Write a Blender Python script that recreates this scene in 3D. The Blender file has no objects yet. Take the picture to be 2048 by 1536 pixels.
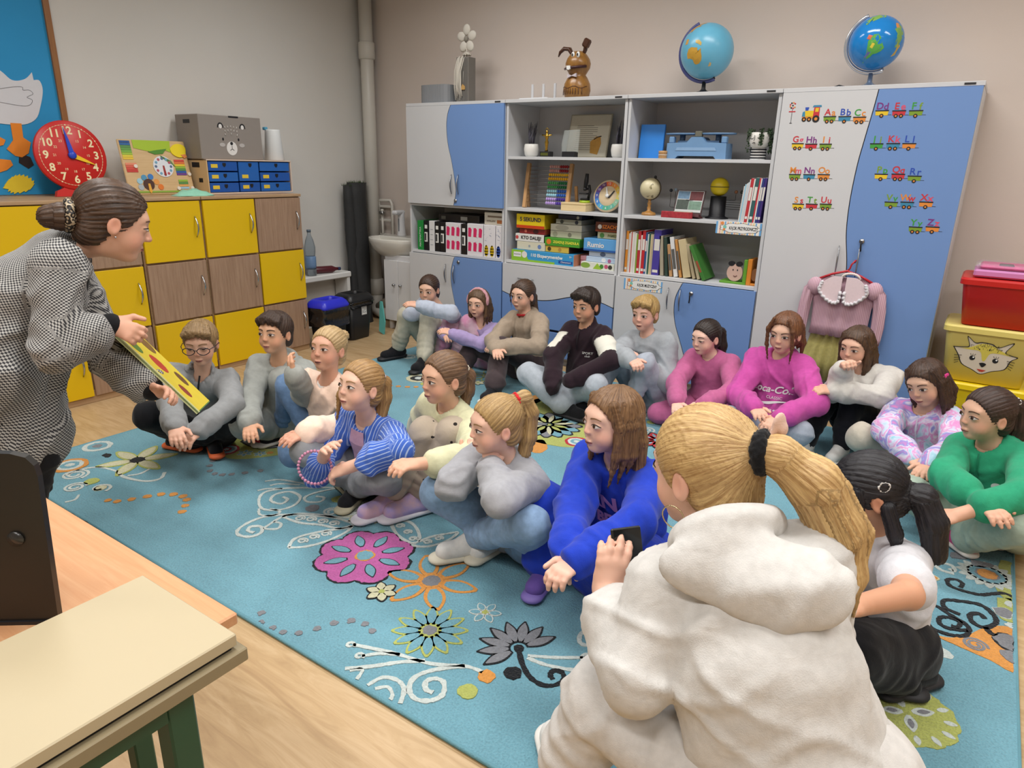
import bpy, math, random
import numpy as np
from mathutils import Vector, Matrix
random.seed(7)
S = bpy.context.scene
COL = S.collection
PI = math.pi

# ---------------------------------------------------------------- camera, world, lamps, exposure
def _cam():
    f, p, y, r = 1365.2, .3115, -.5949, .0214
    fw = np.array([math.sin(y)*math.cos(p), math.cos(y)*math.cos(p), -math.sin(p)])
    rt = np.array([math.cos(y), -math.sin(y), 0.]); up = np.cross(rt, fw)
    rt2 = math.cos(r)*rt + math.sin(r)*up; up2 = np.cross(rt2, fw)
    cd = bpy.data.cameras.new('camera'); c = bpy.data.objects.new('camera', cd); COL.objects.link(c)
    m = Matrix(((rt2[0], up2[0], -fw[0], 3.572), (rt2[1], up2[1], -fw[1], -3.8583), (rt2[2], up2[2], -fw[2], 1.2966), (0, 0, 0, 1)))
    c.matrix_world = m
    cd.sensor_fit = 'HORIZONTAL'; cd.sensor_width = 36; cd.lens = f*36/2048; cd.clip_start = .05
    S.camera = c
_cam()
wd = bpy.data.worlds.new('world'); S.world = wd; wd.use_nodes = True
wd.node_tree.nodes['Background'].inputs[0].default_value = (.80, .86, 1, 1)
wd.node_tree.nodes['Background'].inputs[1].default_value = .25
LAMP_W = 21
for lx in (.9, 2.7, 4.5):
    for ly in (-.9, -2.7, -4.5):
        ld = bpy.data.lights.new('ceiling_lamp', 'AREA'); ld.shape = 'RECTANGLE'; ld.size = 1.2; ld.size_y = .28
        ld.energy = LAMP_W; ld.color = (1, .985, .965); ld.spread = math.radians(150)
        lo = bpy.data.objects.new('ceiling_lamp', ld); COL.objects.link(lo); lo.location = (lx, ly, 2.90)
S.view_settings.view_transform = 'Standard'; S.view_settings.look = 'None'
S.view_settings.exposure = 0.06; S.view_settings.gamma = 1.0; S.view_settings.use_curve_mapping = False
S.cycles.use_denoising = True
S.cycles.max_bounces = 5; S.cycles.diffuse_bounces = 3; S.cycles.glossy_bounces = 2; S.cycles.transmission_bounces = 4; S.cycles.caustics_reflective = False; S.cycles.caustics_refractive = False; S.cycles.use_adaptive_sampling = True; S.cycles.adaptive_threshold = .03

# ---------------------------------------------------------------- materials
def lin(c):
    if isinstance(c, str):
        c = c.lstrip('#'); c = [int(c[i:i+2], 16)/255 for i in (0, 2, 4)]
    elif max(c) > 1.001: c = [v/255 for v in c[:3]]
    return tuple((v/12.92 if v <= .04045 else ((v+.055)/1.055)**2.4) for v in c[:3]) + (1,)
_mc = {}
def mat(col, rough=.6, metal=0, var=.05, scale=30, bump=0, bscale=200, alpha=1, trans=0, sheen=0, spec=.5, emit=0):
    key = (str(col), rough, metal, var, scale, bump, bscale, alpha, trans, sheen, spec, emit)
    if key in _mc: return _mc[key]
    m = bpy.data.materials.new('m'); m.use_nodes = True; nt = m.node_tree; b = nt.nodes['Principled BSDF']
    c = lin(col)
    b.inputs['Base Color'].default_value = c; b.inputs['Roughness'].default_value = rough; b.inputs['Metallic'].default_value = metal
    b.inputs['Specular IOR Level'].default_value = spec
    if trans: b.inputs['Transmission Weight'].default_value = trans; b.inputs['IOR'].default_value = 1.3
    if alpha < 1: b.inputs['Alpha'].default_value = alpha
    if sheen: b.inputs['Sheen Weight'].default_value = sheen
    tc = nt.nodes.new('ShaderNodeTexCoord')
    if var:
        n = nt.nodes.new('ShaderNodeTexNoise'); n.inputs['Scale'].default_value = scale; n.inputs['Detail'].default_value = 3
        nt.links.new(tc.outputs['Object'], n.inputs['Vector'])
        r = nt.nodes.new('ShaderNodeMix'); r.data_type = 'RGBA'
        r.inputs[6].default_value = tuple(max(0, v*(1-var)) for v in c[:3])+(1,); r.inputs[7].default_value = tuple(min(1, v*(1+var)) for v in c[:3])+(1,)
        nt.links.new(n.outputs[0], r.inputs[0]); nt.links.new(r.outputs[2], b.inputs['Base Color'])
    if bump:
        n2 = nt.nodes.new('ShaderNodeTexNoise'); n2.inputs['Scale'].default_value = bscale; n2.inputs['Detail'].default_value = 2
        nt.links.new(tc.outputs['Object'], n2.inputs['Vector'])
        bp = nt.nodes.new('ShaderNodeBump'); bp.inputs['Strength'].default_value = bump; bp.inputs['Distance'].default_value = .004
        nt.links.new(n2.outputs[0], bp.inputs['Height']); nt.links.new(bp.outputs[0], b.inputs['Normal'])
    _mc[key] = m
    return m
def ramp(nt, fac, stops, interp='LINEAR'):
    r = nt.nodes.new('ShaderNodeValToRGB'); r.color_ramp.interpolation = interp; e = r.color_ramp.elements
    while len(e) < len(stops): e.new(.5)
    for k, (p, c) in enumerate(stops): e[k].position = p; e[k].color = lin(c)
    nt.links.new(fac, r.inputs[0]); return r.outputs[0]
def wood(c1, c2, axis='Z', scale=6, rough=.45, stretch=14, bump=.0):
    m = bpy.data.materials.new('m'); m.use_nodes = True; nt = m.node_tree; b = nt.nodes['Principled BSDF']
    tc = nt.nodes.new('ShaderNodeTexCoord'); mp = nt.nodes.new('ShaderNodeMapping'); n = nt.nodes.new('ShaderNodeTexNoise')
    sc = [scale*stretch]*3; sc['XYZ'.index(axis)] = scale; mp.inputs['Scale'].default_value = sc
    nt.links.new(tc.outputs['Object'], mp.inputs[0]); nt.links.new(mp.outputs[0], n.inputs['Vector'])
    n.inputs['Scale'].default_value = 1; n.inputs['Detail'].default_value = 6; n.inputs['Distortion'].default_value = .6; n.inputs['Roughness'].default_value = .6
    nt.links.new(ramp(nt, n.outputs[0], [(.25, c1), (.75, c2)]), b.inputs['Base Color']); b.inputs['Roughness'].default_value = rough
    return m

# ---------------------------------------------------------------- mesh builder
class MB:
    def __init__(s): s.v = []; s.f = []; s.m = []; s.sm = []
    def add(s, vs, fs, mi=0, M=None, smooth=False):
        o = len(s.v)
        for p in vs:
            p = Vector(p)
            s.v.append(tuple(M @ p if M else p))
        for f in fs: s.f.append([o+i for i in f]); s.m.append(mi); s.sm.append(smooth)
        return s
    def box(s, x0, x1, y0, y1, z0, z1, mi=0, b=0.0, M=None):
        if b <= 0:
            vs = [(x, y, z) for x in (x0, x1) for y in (y0, y1) for z in (z0, z1)]
            fs = [(0, 1, 3, 2), (4, 6, 7, 5), (0, 4, 5, 1), (2, 3, 7, 6), (0, 2, 6, 4), (1, 5, 7, 3)]
            return s.add(vs, fs, mi, M)
        b = min(b, (x1-x0)*.45, (y1-y0)*.45, (z1-z0)*.45)
        vs = []; ix = {}
        for i, x in enumerate((x0, x1)):
            for j, y in enumerate((y0, y1)):
                for k, z in enumerate((z0, z1)):
                    dx, dy, dz = (b, -b)[i], (b, -b)[j], (b, -b)[k]
                    for a, p in enumerate(((x, y+dy, z+dz), (x+dx, y, z+dz), (x+dx, y+dy, z))):
                        ix[i, j, k, a] = len(vs); vs.append(p)
        fs = []
        for i in (0, 1):
            q = [ix[i, 0, 0, 0], ix[i, 1, 0, 0], ix[i, 1, 1, 0], ix[i, 0, 1, 0]]; fs.append(q if i else q[::-1])
            q = [ix[0, i, 0, 1], ix[1, i, 0, 1], ix[1, i, 1, 1], ix[0, i, 1, 1]]; fs.append(q[::-1] if i else q)
            q = [ix[0, 0, i, 2], ix[1, 0, i, 2], ix[1, 1, i, 2], ix[0, 1, i, 2]]; fs.append(q if i else q[::-1])
        for i in (0, 1):
            for j in (0, 1):
                fl = (i == j)
                q = [ix[i, j, 0, 0], ix[i, j, 0, 1], ix[i, j, 1, 1], ix[i, j, 1, 0]]; fs.append(q[::-1] if not fl else q)
                q = [ix[i, 0, j, 0], ix[i, 1, j, 0], ix[i, 1, j, 2], ix[i, 0, j, 2]]; fs.append(q if not fl else q[::-1])
                q = [ix[0, i, j, 1], ix[1, i, j, 1], ix[1, i, j, 2], ix[0, i, j, 2]]; fs.append(q[::-1] if not fl else q)
                for k in (0, 1):
                    t = [ix[i, j, k, 0], ix[i, j, k, 1], ix[i, j, k, 2]]; fs.append(t if (i+j+k) % 2 else t[::-1])
        return s.add(vs, fs, mi, M)
    def lathe(s, prof, n=20, c=(0, 0, 0), mi=0, M=None, sx=1, sy=1, smooth=True):
        vs = []; fs = []
        for r, z in prof:
            for k in range(n):
                a = 2*PI*k/n; vs.append((c[0]+r*math.cos(a)*sx, c[1]+r*math.sin(a)*sy, c[2]+z))
        for i in range(len(prof)-1):
            for k in range(n):
                k2 = (k+1) % n; fs.append((i*n+k, i*n+k2, (i+1)*n+k2, (i+1)*n+k))
        if prof[0][0] > 1e-5: fs.append(tuple(range(n))[::-1])
        if prof[-1][0] > 1e-5: fs.append(tuple(range((len(prof)-1)*n, len(prof)*n)))
        return s.add(vs, fs, mi, M, smooth)
    def cyl(s, c, r, h, n=16, mi=0, M=None, smooth=True):
        return s.lathe([(r, 0), (r, h)], n, c, mi, M, smooth=smooth)
    def ball(s, c, r, n=16, m=10, mi=0, M=None):
        if not hasattr(r, '__len__'): r = (r, r, r)
        vs = []; fs = []
        for i in range(m+1):
            t = PI*i/m
            for k in range(n):
                a = 2*PI*k/n; vs.append((c[0]+r[0]*math.sin(t)*math.cos(a), c[1]+r[1]*math.sin(t)*math.sin(a), c[2]-r[2]*math.cos(t)))
        for i in range(m):
            for k in range(n):
                k2 = (k+1) % n; fs.append((i*n+k, i*n+k2, (i+1)*n+k2, (i+1)*n+k))
        return s.add(vs, fs, mi, M, True)
    def tube(s, pts, r, n=8, mi=0, M=None, closed=False, flat=1.0):
        P = [Vector(p) for p in pts]; L = len(P); rr = r if hasattr(r, '__len__') else [r]*L
        vs = []; fs = []; up = None
        for i in range(L):
            a = P[(i-1) % L] if closed or i > 0 else P[i]; b = P[(i+1) % L] if closed or i < L-1 else P[i]
            d = (b-a).normalized()
            if up is None:
                up = Vector((0, 0, 1)) if abs(d.z) < .9 else Vector((1, 0, 0))
            sd = d.cross(up)
            if sd.length < 1e-4: sd = d.cross(Vector((1, 0, .3)))
            sd.normalize(); up = sd.cross(d).normalized()
            for k in range(n):
                t = 2*PI*k/n; vs.append(P[i]+sd*math.cos(t)*rr[i]+up*math.sin(t)*rr[i]*flat)
        R = L if closed else L-1
        for i in range(R):
            i2 = (i+1) % L
            for k in range(n):
                k2 = (k+1) % n; fs.append((i*n+k, i*n+k2, i2*n+k2, i2*n+k))
        if not closed: fs.append(tuple(range(n))[::-1]); fs.append(tuple((L-1)*n+k for k in range(n)))
        return s.add(vs, fs, mi, M, True)
    def prism(s, poly, d0, d1, plane='XZ', mi=0, M=None):
        # polygon in a plane extruded along the third axis from d0 to d1
        def P(a, b, d): return {'XZ': (a, d, b), 'XY': (a, b, d), 'YZ': (d, a, b)}[plane]
        n = len(poly)
        ar = sum(poly[i][0]*poly[(i+1) % n][1]-poly[(i+1) % n][0]*poly[i][1] for i in range(n))
        if ar < 0: poly = poly[::-1]
        vs = [P(a, b, d0) for a, b in poly]+[P(a, b, d1) for a, b in poly]
        fl = plane == 'XZ'
        if d1 < d0: fl = not fl
        fs = []
        f0 = list(range(n))[::-1]; f1 = list(range(n, 2*n)); sd = [(i, (i+1) % n, n+(i+1) % n, n+i) for i in range(n)]
        if fl: f0 = f0[::-1]; f1 = f1[::-1]; sd = [q[::-1] for q in sd]
        return s.add(vs, [f0, f1]+sd, mi, M)
    def build(s, name, mats, parent=None, loc=None, rot=None, **props):
        me = bpy.data.meshes.new(name); me.from_pydata(s.v, [], s.f)
        ms = mats if isinstance(mats, (list, tuple)) else [mats]
        for m in ms: me.materials.append(m)
        me.polygons.foreach_set('material_index', s.m); me.polygons.foreach_set('use_smooth', s.sm); me.update()
        return link(name, me, parent, loc, rot, **props)
def link(name, me, parent=None, loc=None, rot=None, **props):
    o = bpy.data.objects.new(name, me); COL.objects.link(o)
    if parent: o.parent = parent
    if loc: o.location = loc
    if rot: o.rotation_euler = rot
    for k, v in props.items(): o[k] = v
    return o
def thing(name, label, cat, loc=(0, 0, 0), rot=(0, 0, 0), group=None):
    o = link(name, None, None, loc, rot, label=label, category=cat)
    if group: o['group'] = group
    return o
def tag(o, label, cat, group=None):
    o['label'] = label; o['category'] = cat
    if group: o['group'] = group
    return o
def text(name, s, size, m, parent=None, M=None, ext=.0006, align='CENTER', bold=0, shear=0, sx=1, **props):
    cu = bpy.data.curves.new('t', 'FONT'); cu.body = s; cu.size = size; cu.extrude = ext; cu.align_x = align; cu.align_y = 'CENTER'
    cu.offset = bold; cu.shear = shear; cu.resolution_u = 3
    o = bpy.data.objects.new('t', cu)
    me = bpy.data.meshes.new_from_object(o)
    bpy.data.objects.remove(o); bpy.data.curves.remove(cu)
    me.materials.clear(); me.materials.append(m)
    if sx != 1: me.transform(Matrix.Diagonal((sx, 1, 1, 1)))
    if M is not None: me.transform(M)
    return link(name, me, parent, **props)
def T(x, y, z): return Matrix.Translation((x, y, z))
def RX(a): return Matrix.Rotation(a, 4, 'X')
def RY(a): return Matrix.Rotation(a, 4, 'Y')
def RZ(a): return Matrix.Rotation(a, 4, 'Z')
FRONT = RX(PI/2)            # a flat XY drawing turned upright to face -Y
SIDE = RZ(PI/2) @ RX(PI/2)  # upright, facing +X (drawing x runs along +Y)
# ================================================================ ROOM
XW, YW, ZC = -.80, .42, 2.95
def wall_mat(c):
    m = mat(c, .85, var=.03, scale=3, bump=.08, bscale=90); return m
def struct(name, mb, m, **k): o = mb.build(name, m, **k); o['kind'] = 'structure'; return o
def floor_mat():
    m = bpy.data.materials.new('floor'); m.use_nodes = True; nt = m.node_tree; b = nt.nodes['Principled BSDF']
    tc = nt.nodes.new('ShaderNodeTexCoord'); mp = nt.nodes.new('ShaderNodeMapping'); n = nt.nodes.new('ShaderNodeTexNoise')
    mp.inputs['Scale'].default_value = (3.2, 26, 1)
    nt.links.new(tc.outputs['Object'], mp.inputs[0]); nt.links.new(mp.outputs[0], n.inputs['Vector'])
    n.inputs['Scale'].default_value = 1; n.inputs['Detail'].default_value = 7; n.inputs['Distortion'].default_value = 1.2; n.inputs['Roughness'].default_value = .62
    c = ramp(nt, n.outputs[0], [(.28, '#a38560'), (.48, '#b4976f'), (.62, '#bfa37d'), (.8, '#ac8d66')])
    nt.links.new(c, b.inputs['Base Color']); b.inputs['Roughness'].default_value = .42
    return m
struct('floor', MB().box(XW-.1, 5.6, -6.2, YW+.1, -.1, 0), floor_mat())
struct('ceiling', MB().box(XW-.1, 5.6, -6.2, YW+.1, ZC, ZC+.1), wall_mat('#d8d6d0'))
struct('wall_left', MB().box(XW-.1, XW, -6.2, YW, 0, ZC), wall_mat('#dcd9d3'))
struct('wall_back', MB().box(XW, 5.6, YW, YW+.1, 0, ZC), wall_mat('#d6cac1'))
struct('wall_right', MB().box(5.6, 5.7, -6.2, YW+.1, 0, ZC), wall_mat('#c9bdb2'))
struct('wall_front', MB().box(XW-.1, 5.6, -6.3, -6.2, 0, ZC), wall_mat('#c9bdb2'))

chrome = mat('#b9bcc0', .22, 1, var=0)
brushed = mat('#a7a9ac', .3, 1, var=0)
black = mat('#15151a', .5, var=.1)
dark = mat('#26262a', .55, var=.1)
white = mat('#e9e9e6', .45, var=.02)
paper = mat('#eceae4', .8, var=.02)

# ================================================================ LOCKERS ALONG THE LEFT WALL
wood_lk = wood('#8a6c55', '#a98b72', 'Z', 5, .5, 16)
wood_fr = wood('#a07f5c', '#b99a76', 'Y', 5, .5, 16)
yellow = mat('#dcb400', .38, var=.02, scale=4)
XL = -.302
def locker(cols, label):
    ya, yb = cols[0][0]+.002, cols[-1][1]-.002; yb, ya = max(ya, yb), min(ya, yb)
    yc = (ya+yb)/2
    t = thing('locker_cabinet', label, 'cabinet', ((XW+XL)/2, yc, 0), group='school lockers along the left wall')
    dx = -(XW+XL)/2
    def B(x0, x1, y0, y1, z0, z1, b=.002): return MB().box(x0+dx, x1+dx, y0-yc, y1-yc, z0, z1, 0, b)
    body = B(XW+.012, XL-.02, ya, yb, .07, 1.06)
    body.build('body', wood_fr, t)
    B(XW+.012, XL+.004, ya, yb, 1.06, 1.078).build('top_panel', wood_fr, t)
    B(XW+.03, XL-.012, ya+.004, yb-.004, 0, .07).build('plinth', wood_fr, t)
    for (y1, y0, kinds) in cols:
        y0, y1 = min(y0, y1), max(y0, y1)
        for r, k in enumerate(kinds):
            z1 = 1.057-r*.347; z0 = z1-.341 if r < 2 else .035
            d = B(XL-.018, XL, y0+.005, y1-.005, z0+.003, z1-.003, .0015).build('door', yellow if k == 'y' else wood_lk, t)
            hy = y1-.045; hz = (z0+z1)/2+.02
            pts = [(XL+dx+.001+.026*math.sin(PI*i/8), hy-yc, hz-.06+.12*i/8) for i in range(9)]
            MB().tube(pts, [.0035+.002*math.sin(PI*i/8) for i in range(9)], 7, flat=.7).build('handle', chrome, d)
    return t
locker([(-.730, -1.089, 'wyw'), (-1.089, -1.452, 'ywy')], 'two-column yellow and wood locker cabinet beside the blue waste bin')
locker([(-1.462, -1.830, 'ywy')], 'single-column locker of yellow, wood and yellow doors behind the child wearing glasses')
locker([(-1.845, -2.210, 'wyw'), (-2.210, -2.575, 'ywy')], 'yellow and wood locker cabinet behind the person in the blazer')
locker([(-2.583, -2.950, 'wyw'), (-2.950, -3.315, 'ywy')], 'yellow and wood locker cabinet at the left edge, below the goose poster')

# ================================================================ WALL CABINETS
cab_grey = mat('#cbccce', .42, var=.015, scale=4)
cab_blue = mat('#7092c8', .4, var=.015, scale=4)
cab_edge = mat('#9a9b9e', .5, var=.02)
H = 1.689; PT = .018
def spline(pts, n=14):
    out = []
    for i in range(len(pts)-1):
        p0 = pts[max(i-1, 0)]; p1 = pts[i]; p2 = pts[i+1]; p3 = pts[min(i+2, len(pts)-1)]
        for k in range(n):
            t = k/n
            out.append(tuple(.5*((2*p1[a])+(-p0[a]+p2[a])*t+(2*p0[a]-5*p1[a]+4*p2[a]-p3[a])*t*t+(-p0[a]+3*p1[a]-3*p2[a]+p3[a])*t**3) for a in range(len(p1))))
    out.append(tuple(pts[-1])); return out
def arch_handle(parent, x, z, vert=True, L=.13, m=None, y=-.0015):
    n = 9; pts = []
    for i in range(n):
        s = i/(n-1); o = -L/2+L*s; b = y-.004-.02*math.sin(PI*s)
        pts.append((x+.004*math.sin(PI*s), b, z+o) if vert else (x+o, b, z))
    return MB().tube(pts, [.004+.005*math.sin(PI*i/(n-1)) for i in range(n)], 8, flat=.5 if vert else .45).build('handle', m or brushed, parent)
def cab(name_label, x0, shelves, solid_z=None):
    t = thing('wall_cabinet', name_label, 'cabinet', (x0, 0, 0), group='grey and blue cabinets along the back wall')
    w = .856; d = .40
    MB().box(.002, PT, .018, d, .0, H-.02, 0, .001).build('side_panel', cab_grey, t)
    MB().box(w-PT, w, .018, d, .0, H-.02, 0, .001).build('side_panel', cab_grey, t)
    MB().box(.0, w+.002, .004, d+.005, H-.02, H, 0, .0015).build('top_panel', cab_grey, t)
    MB().box(PT, w-PT, d-.006, d-.001, .06, H-.02).build('back_panel', cab_grey, t)
    MB().box(PT, w-PT, .03, .046, 0, .05).build('plinth', cab_edge, t)
    for z in shelves:
        MB().box(PT, w-PT, .019 if z > .1 else .02, d-.006, z-PT, z, 0, .001).build('shelf', cab_grey, t)
    return t, w
def wave_doors(t, w, z0, z1, wave, L=None, hz=None, hdx=(.035, .03), lock=None, hl=.13):
    pts = spline(wave, 12)
    g = .0022
    left = [(.003, z0), *[(x-g, z) for x, z in pts], (.003, z1)]
    right = [(w-.003, z0), *[(x+g, z) for x, z in pts], (w-.003, z1)]
    a = MB().prism(left, .0, .017).build('door', cab_grey, t); b = MB().prism(right, .0, .017).build('door', cab_blue, t)
    # dark edging along the curve
    e = MB(); n = len(pts)
    e.prism([(x-g, z) for x, z in pts]+[(x+g*.3, z) for x, z in pts][::-1], .003, .016)
    e.build('edge_strip', black, t)
    hx = min(pts, key=lambda p: abs(p[1]-hz))[0]
    arch_handle(a, hx-hdx[0], hz, L=hl); arch_handle(b, hx+hdx[1], hz, L=hl)
    if lock:
        MB().lathe([(.0, -.003), (.011, -.003), (.012, .003), (.012, .006)], 14, M=T(lock[0], .0, lock[1]) @ RX(PI/2)).build('lock', brushed, b)
    return a, b
# unit 1 -------------------------------------------------------
t1, w = cab('grey and blue cabinet with binders on its open shelf, beside the sink', 0, [.673, 1.012, .06])
wave_doors(t1, w, 1.012, 1.668, [(.432, 1.012), (.452, 1.09), (.447, 1.16), (.418, 1.30), (.385, 1.42), (.374, 1.53), (.384, 1.61), (.41, 1.668)], hz=1.155, hdx=(.03, .03), lock=(.452, 1.045))
wave_doors(t1, w, .055, .652, [(.50, .055), (.47, .2), (.432, .34), (.407, .45), (.404, .54), (.42, .61), (.437, .652)], hz=.53, hdx=(.045, .035), lock=(.475, .62))
# unit 2 -------------------------------------------------------
t2, w = cab('grey open cabinet of board games and an abacus above wavy drawers', .86, [.673, 1.019, 1.3455, .06])
wv = spline([(.003, .457), (.11, .432), (.25, .425), (.39, .438), (.56, .482), (.68, .490), (.78, .468), (w-.003, .447)], 8)
a = MB().prism([(.003, .652), *[(x, z+.003) for x, z in wv], (w-.003, .652)], 0, .017).build('drawer', cab_grey, t2)
arch_handle(a, .195, .562, False); arch_handle(a, .665, .553, False)
MB().prism([(.003, .243), *[(x, z-.003) for x, z in wv], (w-.003, .243)], 0, .017).build('drawer', cab_blue, t2)
MB().prism([(x, z+.003) for x, z in wv]+[(x, z-.003) for x, z in wv][::-1], .003, .016).build('edge_strip', black, t2)
MB().box(.003, w-.003, 0, .017, .055, .225, 0, .001).build('drawer', cab_blue, t2)
MB().box(PT, w-PT, .02, .3, .225, .243).build('drawer_gap', black, t2)
# unit 3 -------------------------------------------------------
t3, w = cab('grey open cabinet of books, scale and solar system above a blue door', 1.72, [.673, 1.019, 1.3455, .06])
wave_doors(t3, w, .055, .652, [(.52, .055), (.488, .2), (.458, .285), (.412, .40), (.394, .49), (.398, .57), (.43, .652)], hz=.555, hdx=(.045, .03), lock=(.49, .60))
MB().tube([(.49, -.012, .60), (.49, -.024, .59), (.488, -.016, .565), (.486, -.014, .545)], .004, 6).build('key', black, t3)
# unit 4 -------------------------------------------------------
t4, w = cab('tall grey and blue wardrobe with alphabet train stickers on its doors', 2.58, [.06, .673, 1.019])
d4a, d4b = wave_doors(t4, w, .055, 1.668, [(.49, .055), (.47, .3), (.445, .6), (.428, .83), (.40, 1.0), (.392, 1.15), (.398, 1.32), (.412, 1.45), (.428, 1.58), (.437, 1.668)], hz=.86, hdx=(.045, .05), lock=(.478, .965), hl=.15)
MB().tube([(.478, -.012, .965), (.478, -.022, .955), (.479, -.014, .93), (.48, -.012, .915)], .004, 6).build('key', black, d4b)
# small maker marks on the cabinet tops
for t, xx in ((t1, .80), (t2, .80), (t3, .80), (t4, .80)):
    MB().box(xx-.022, xx+.022, .002, .004, H-.014, H-.006).build('label_strip', dark, t)

# ================================================================ SINK CORNER
t = thing('sink_cabinet', 'white vanity cabinet with small sink in the corner', 'sink', (-.19, .20, 0))
lacq = mat('#dcdcdd', .3, var=.01)
cer = mat('#dedbd2', .12, var=.01)
MB().box(-.145, .155, -.12, .19, .075, .60, 0, .003).build('body', lacq, t)
for k in (0, 1):
    x0 = -.145+.15*k
    d = MB().box(x0+.002, x0+.148, -.137, -.121, .078, .56, 0, .002).build('door', lacq, t)
    MB().lathe([(.004, 0), (.004, .012), (.011, .016), (.010, .024), (0, .026)], 12, M=T(x0+(.115 if k == 0 else .035), -.137, .37) @ RX(PI/2)).build('knob', chrome, d)
for x in (-.13, .12):
    MB().box(x, x+.03, -.11, -.08, 0, .076, 0, .003).build('foot', lacq, t)
bw = MB(); N = 24
prof = [(.30, .60), (.62, .615), (.86, .66), (.98, .72), (1.0, .745), (.985, .752), (.9, .748), (.8, .70), (.55, .655), (.0, .64)]
bw.lathe([(r*.19, z-.03) for r, z in prof], N, (-.11, -.01, 0), sx=1.38, sy=.98)
bw.box(-.36, .16, .02, .19, .66, .722, 0, .01)
bw.build('basin', cer, t)
t = thing('soap_dispenser', 'white automatic soap dispenser standing on the sink', 'dispenser', (-.355, .30, .722))
wp = mat('#d9dadd', .3, var=.01)
MB().lathe([(.032, 0), (.034, .01), (.030, .05), (.026, .15), (.024, .19), (0, .2)], 18, sx=1.1).build('bottle', wp, t)
MB().box(-.03, .025, -.085, .03, .17, .205, 0, .012).build('spout_head', wp, t)
MB().box(-.004, .004, -.0325, -.028, .04, .14).build('level_window', mat('#6d7176', .3), t)
# water pipes and the big riser
pipe_m = mat('#d3cfc6', .4, var=.03, scale=8)
t = thing('water_pipes', 'white wall-mounted water pipes with valve above the sink', 'pipe', (-.60, .375, .62))
p = MB(); p.tube([(-.075, .0, .02), (-.075, 0, .34), (-.06, 0, .37), (.06, 0, .37), (.075, 0, .34), (.075, 0, .02)], .012, 8); p.build('pipe_loop', pipe_m, t)
MB().tube([(-.03, -.01, .01), (-.03, -.01, .30)], .011, 8).build('inner_pipe', pipe_m, t)
MB().tube([(-.04, -.02, .27), (.0, -.03, .27)], .014, 8).build('valve', chrome, t)
for z in (.08, .2, .31): MB().box(-.08, .075, -.006, .012, z, z+.02, 0, .003).build('clip', pipe_m, t)
t = thing('riser_pipe', 'large white vertical drain pipe in the room corner', 'pipe', (-.70, .33, 0))
MB().cyl((0, 0, .10), .052, 2.85, 20).build('pipe', pipe_m, t)
MB().lathe([(.052, 2.05), (.064, 2.06), (.064, 2.17), (.052, 2.18)], 20).build('coupling', pipe_m, t)
MB().lathe([(.052, .20), (.066, .21), (.066, .33), (.054, .34)], 20).build('coupling', pipe_m, t)
MB().tube([(0, 0, .22), (0, 0, .12), (.02, -.01, .07), (.1, -.02, .055), (.24, -.02, .06)], .055, 14).build('elbow', pipe_m, t)
MB().tube([(.05, -.02, .10), (.16, -.03, .16), (.28, -.02, .19)], .04, 12).build('branch', mat('#a79d8c', .6), t)
# artificial turf roll, dark back outside
t = thing('turf_roll', 'rolled black-backed artificial turf leaning in the corner', 'roll', (-.70, .12, 0))
rb = mat('#2b2c2d', .75, var=.15, bump=.3, bscale=60)
for i, (dy, r, rh) in enumerate(((0, .085, 1.13), (-.08, .05, 1.11))):
    m = MB(); n = 18; seg = 10; vs = []; fs = []
    for k in range(seg+1):
        z = rh*k/seg
        for j in range(n):
            a_ = 2*PI*j/n; rr = r*(1+.08*math.sin(3*a_+k*1.1)+.04*math.sin(k*2.3+j))
            vs.append((rr*math.cos(a_)*.75+.05*(1-k/seg), dy+rr*math.sin(a_)+.03*k/seg, z))
    for k in range(seg):
        for j in range(n): j2 = (j+1) % n; fs.append((k*n+j, k*n+j2, (k+1)*n+j2, (k+1)*n+j))
    fs.append(tuple(seg*n+j for j in range(n))); m.add(vs, fs, 0, None, True); m.build('backing', rb, t)
gm = mat('#3d5426', .8, var=.4, scale=200)
g = MB()
for i in range(160):
    a_ = random.uniform(0, 2*PI); r = random.uniform(.4, 1); k = random.random() < .7
    x = .06*r*math.cos(a_); y = (0 if k else -.08)+(.08 if k else .045)*r*math.sin(a_)+.03; z = 1.125 if k else 1.105
    g.add([(x-.002, y, z), (x+.002, y, z), (x+random.uniform(-.01, .01), y+random.uniform(-.01, .01), z+random.uniform(.012, .03))], [(0, 1, 2)])
o = g.build('grass_fringe', gm, t); o['kind'] = 'stuff'

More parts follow.
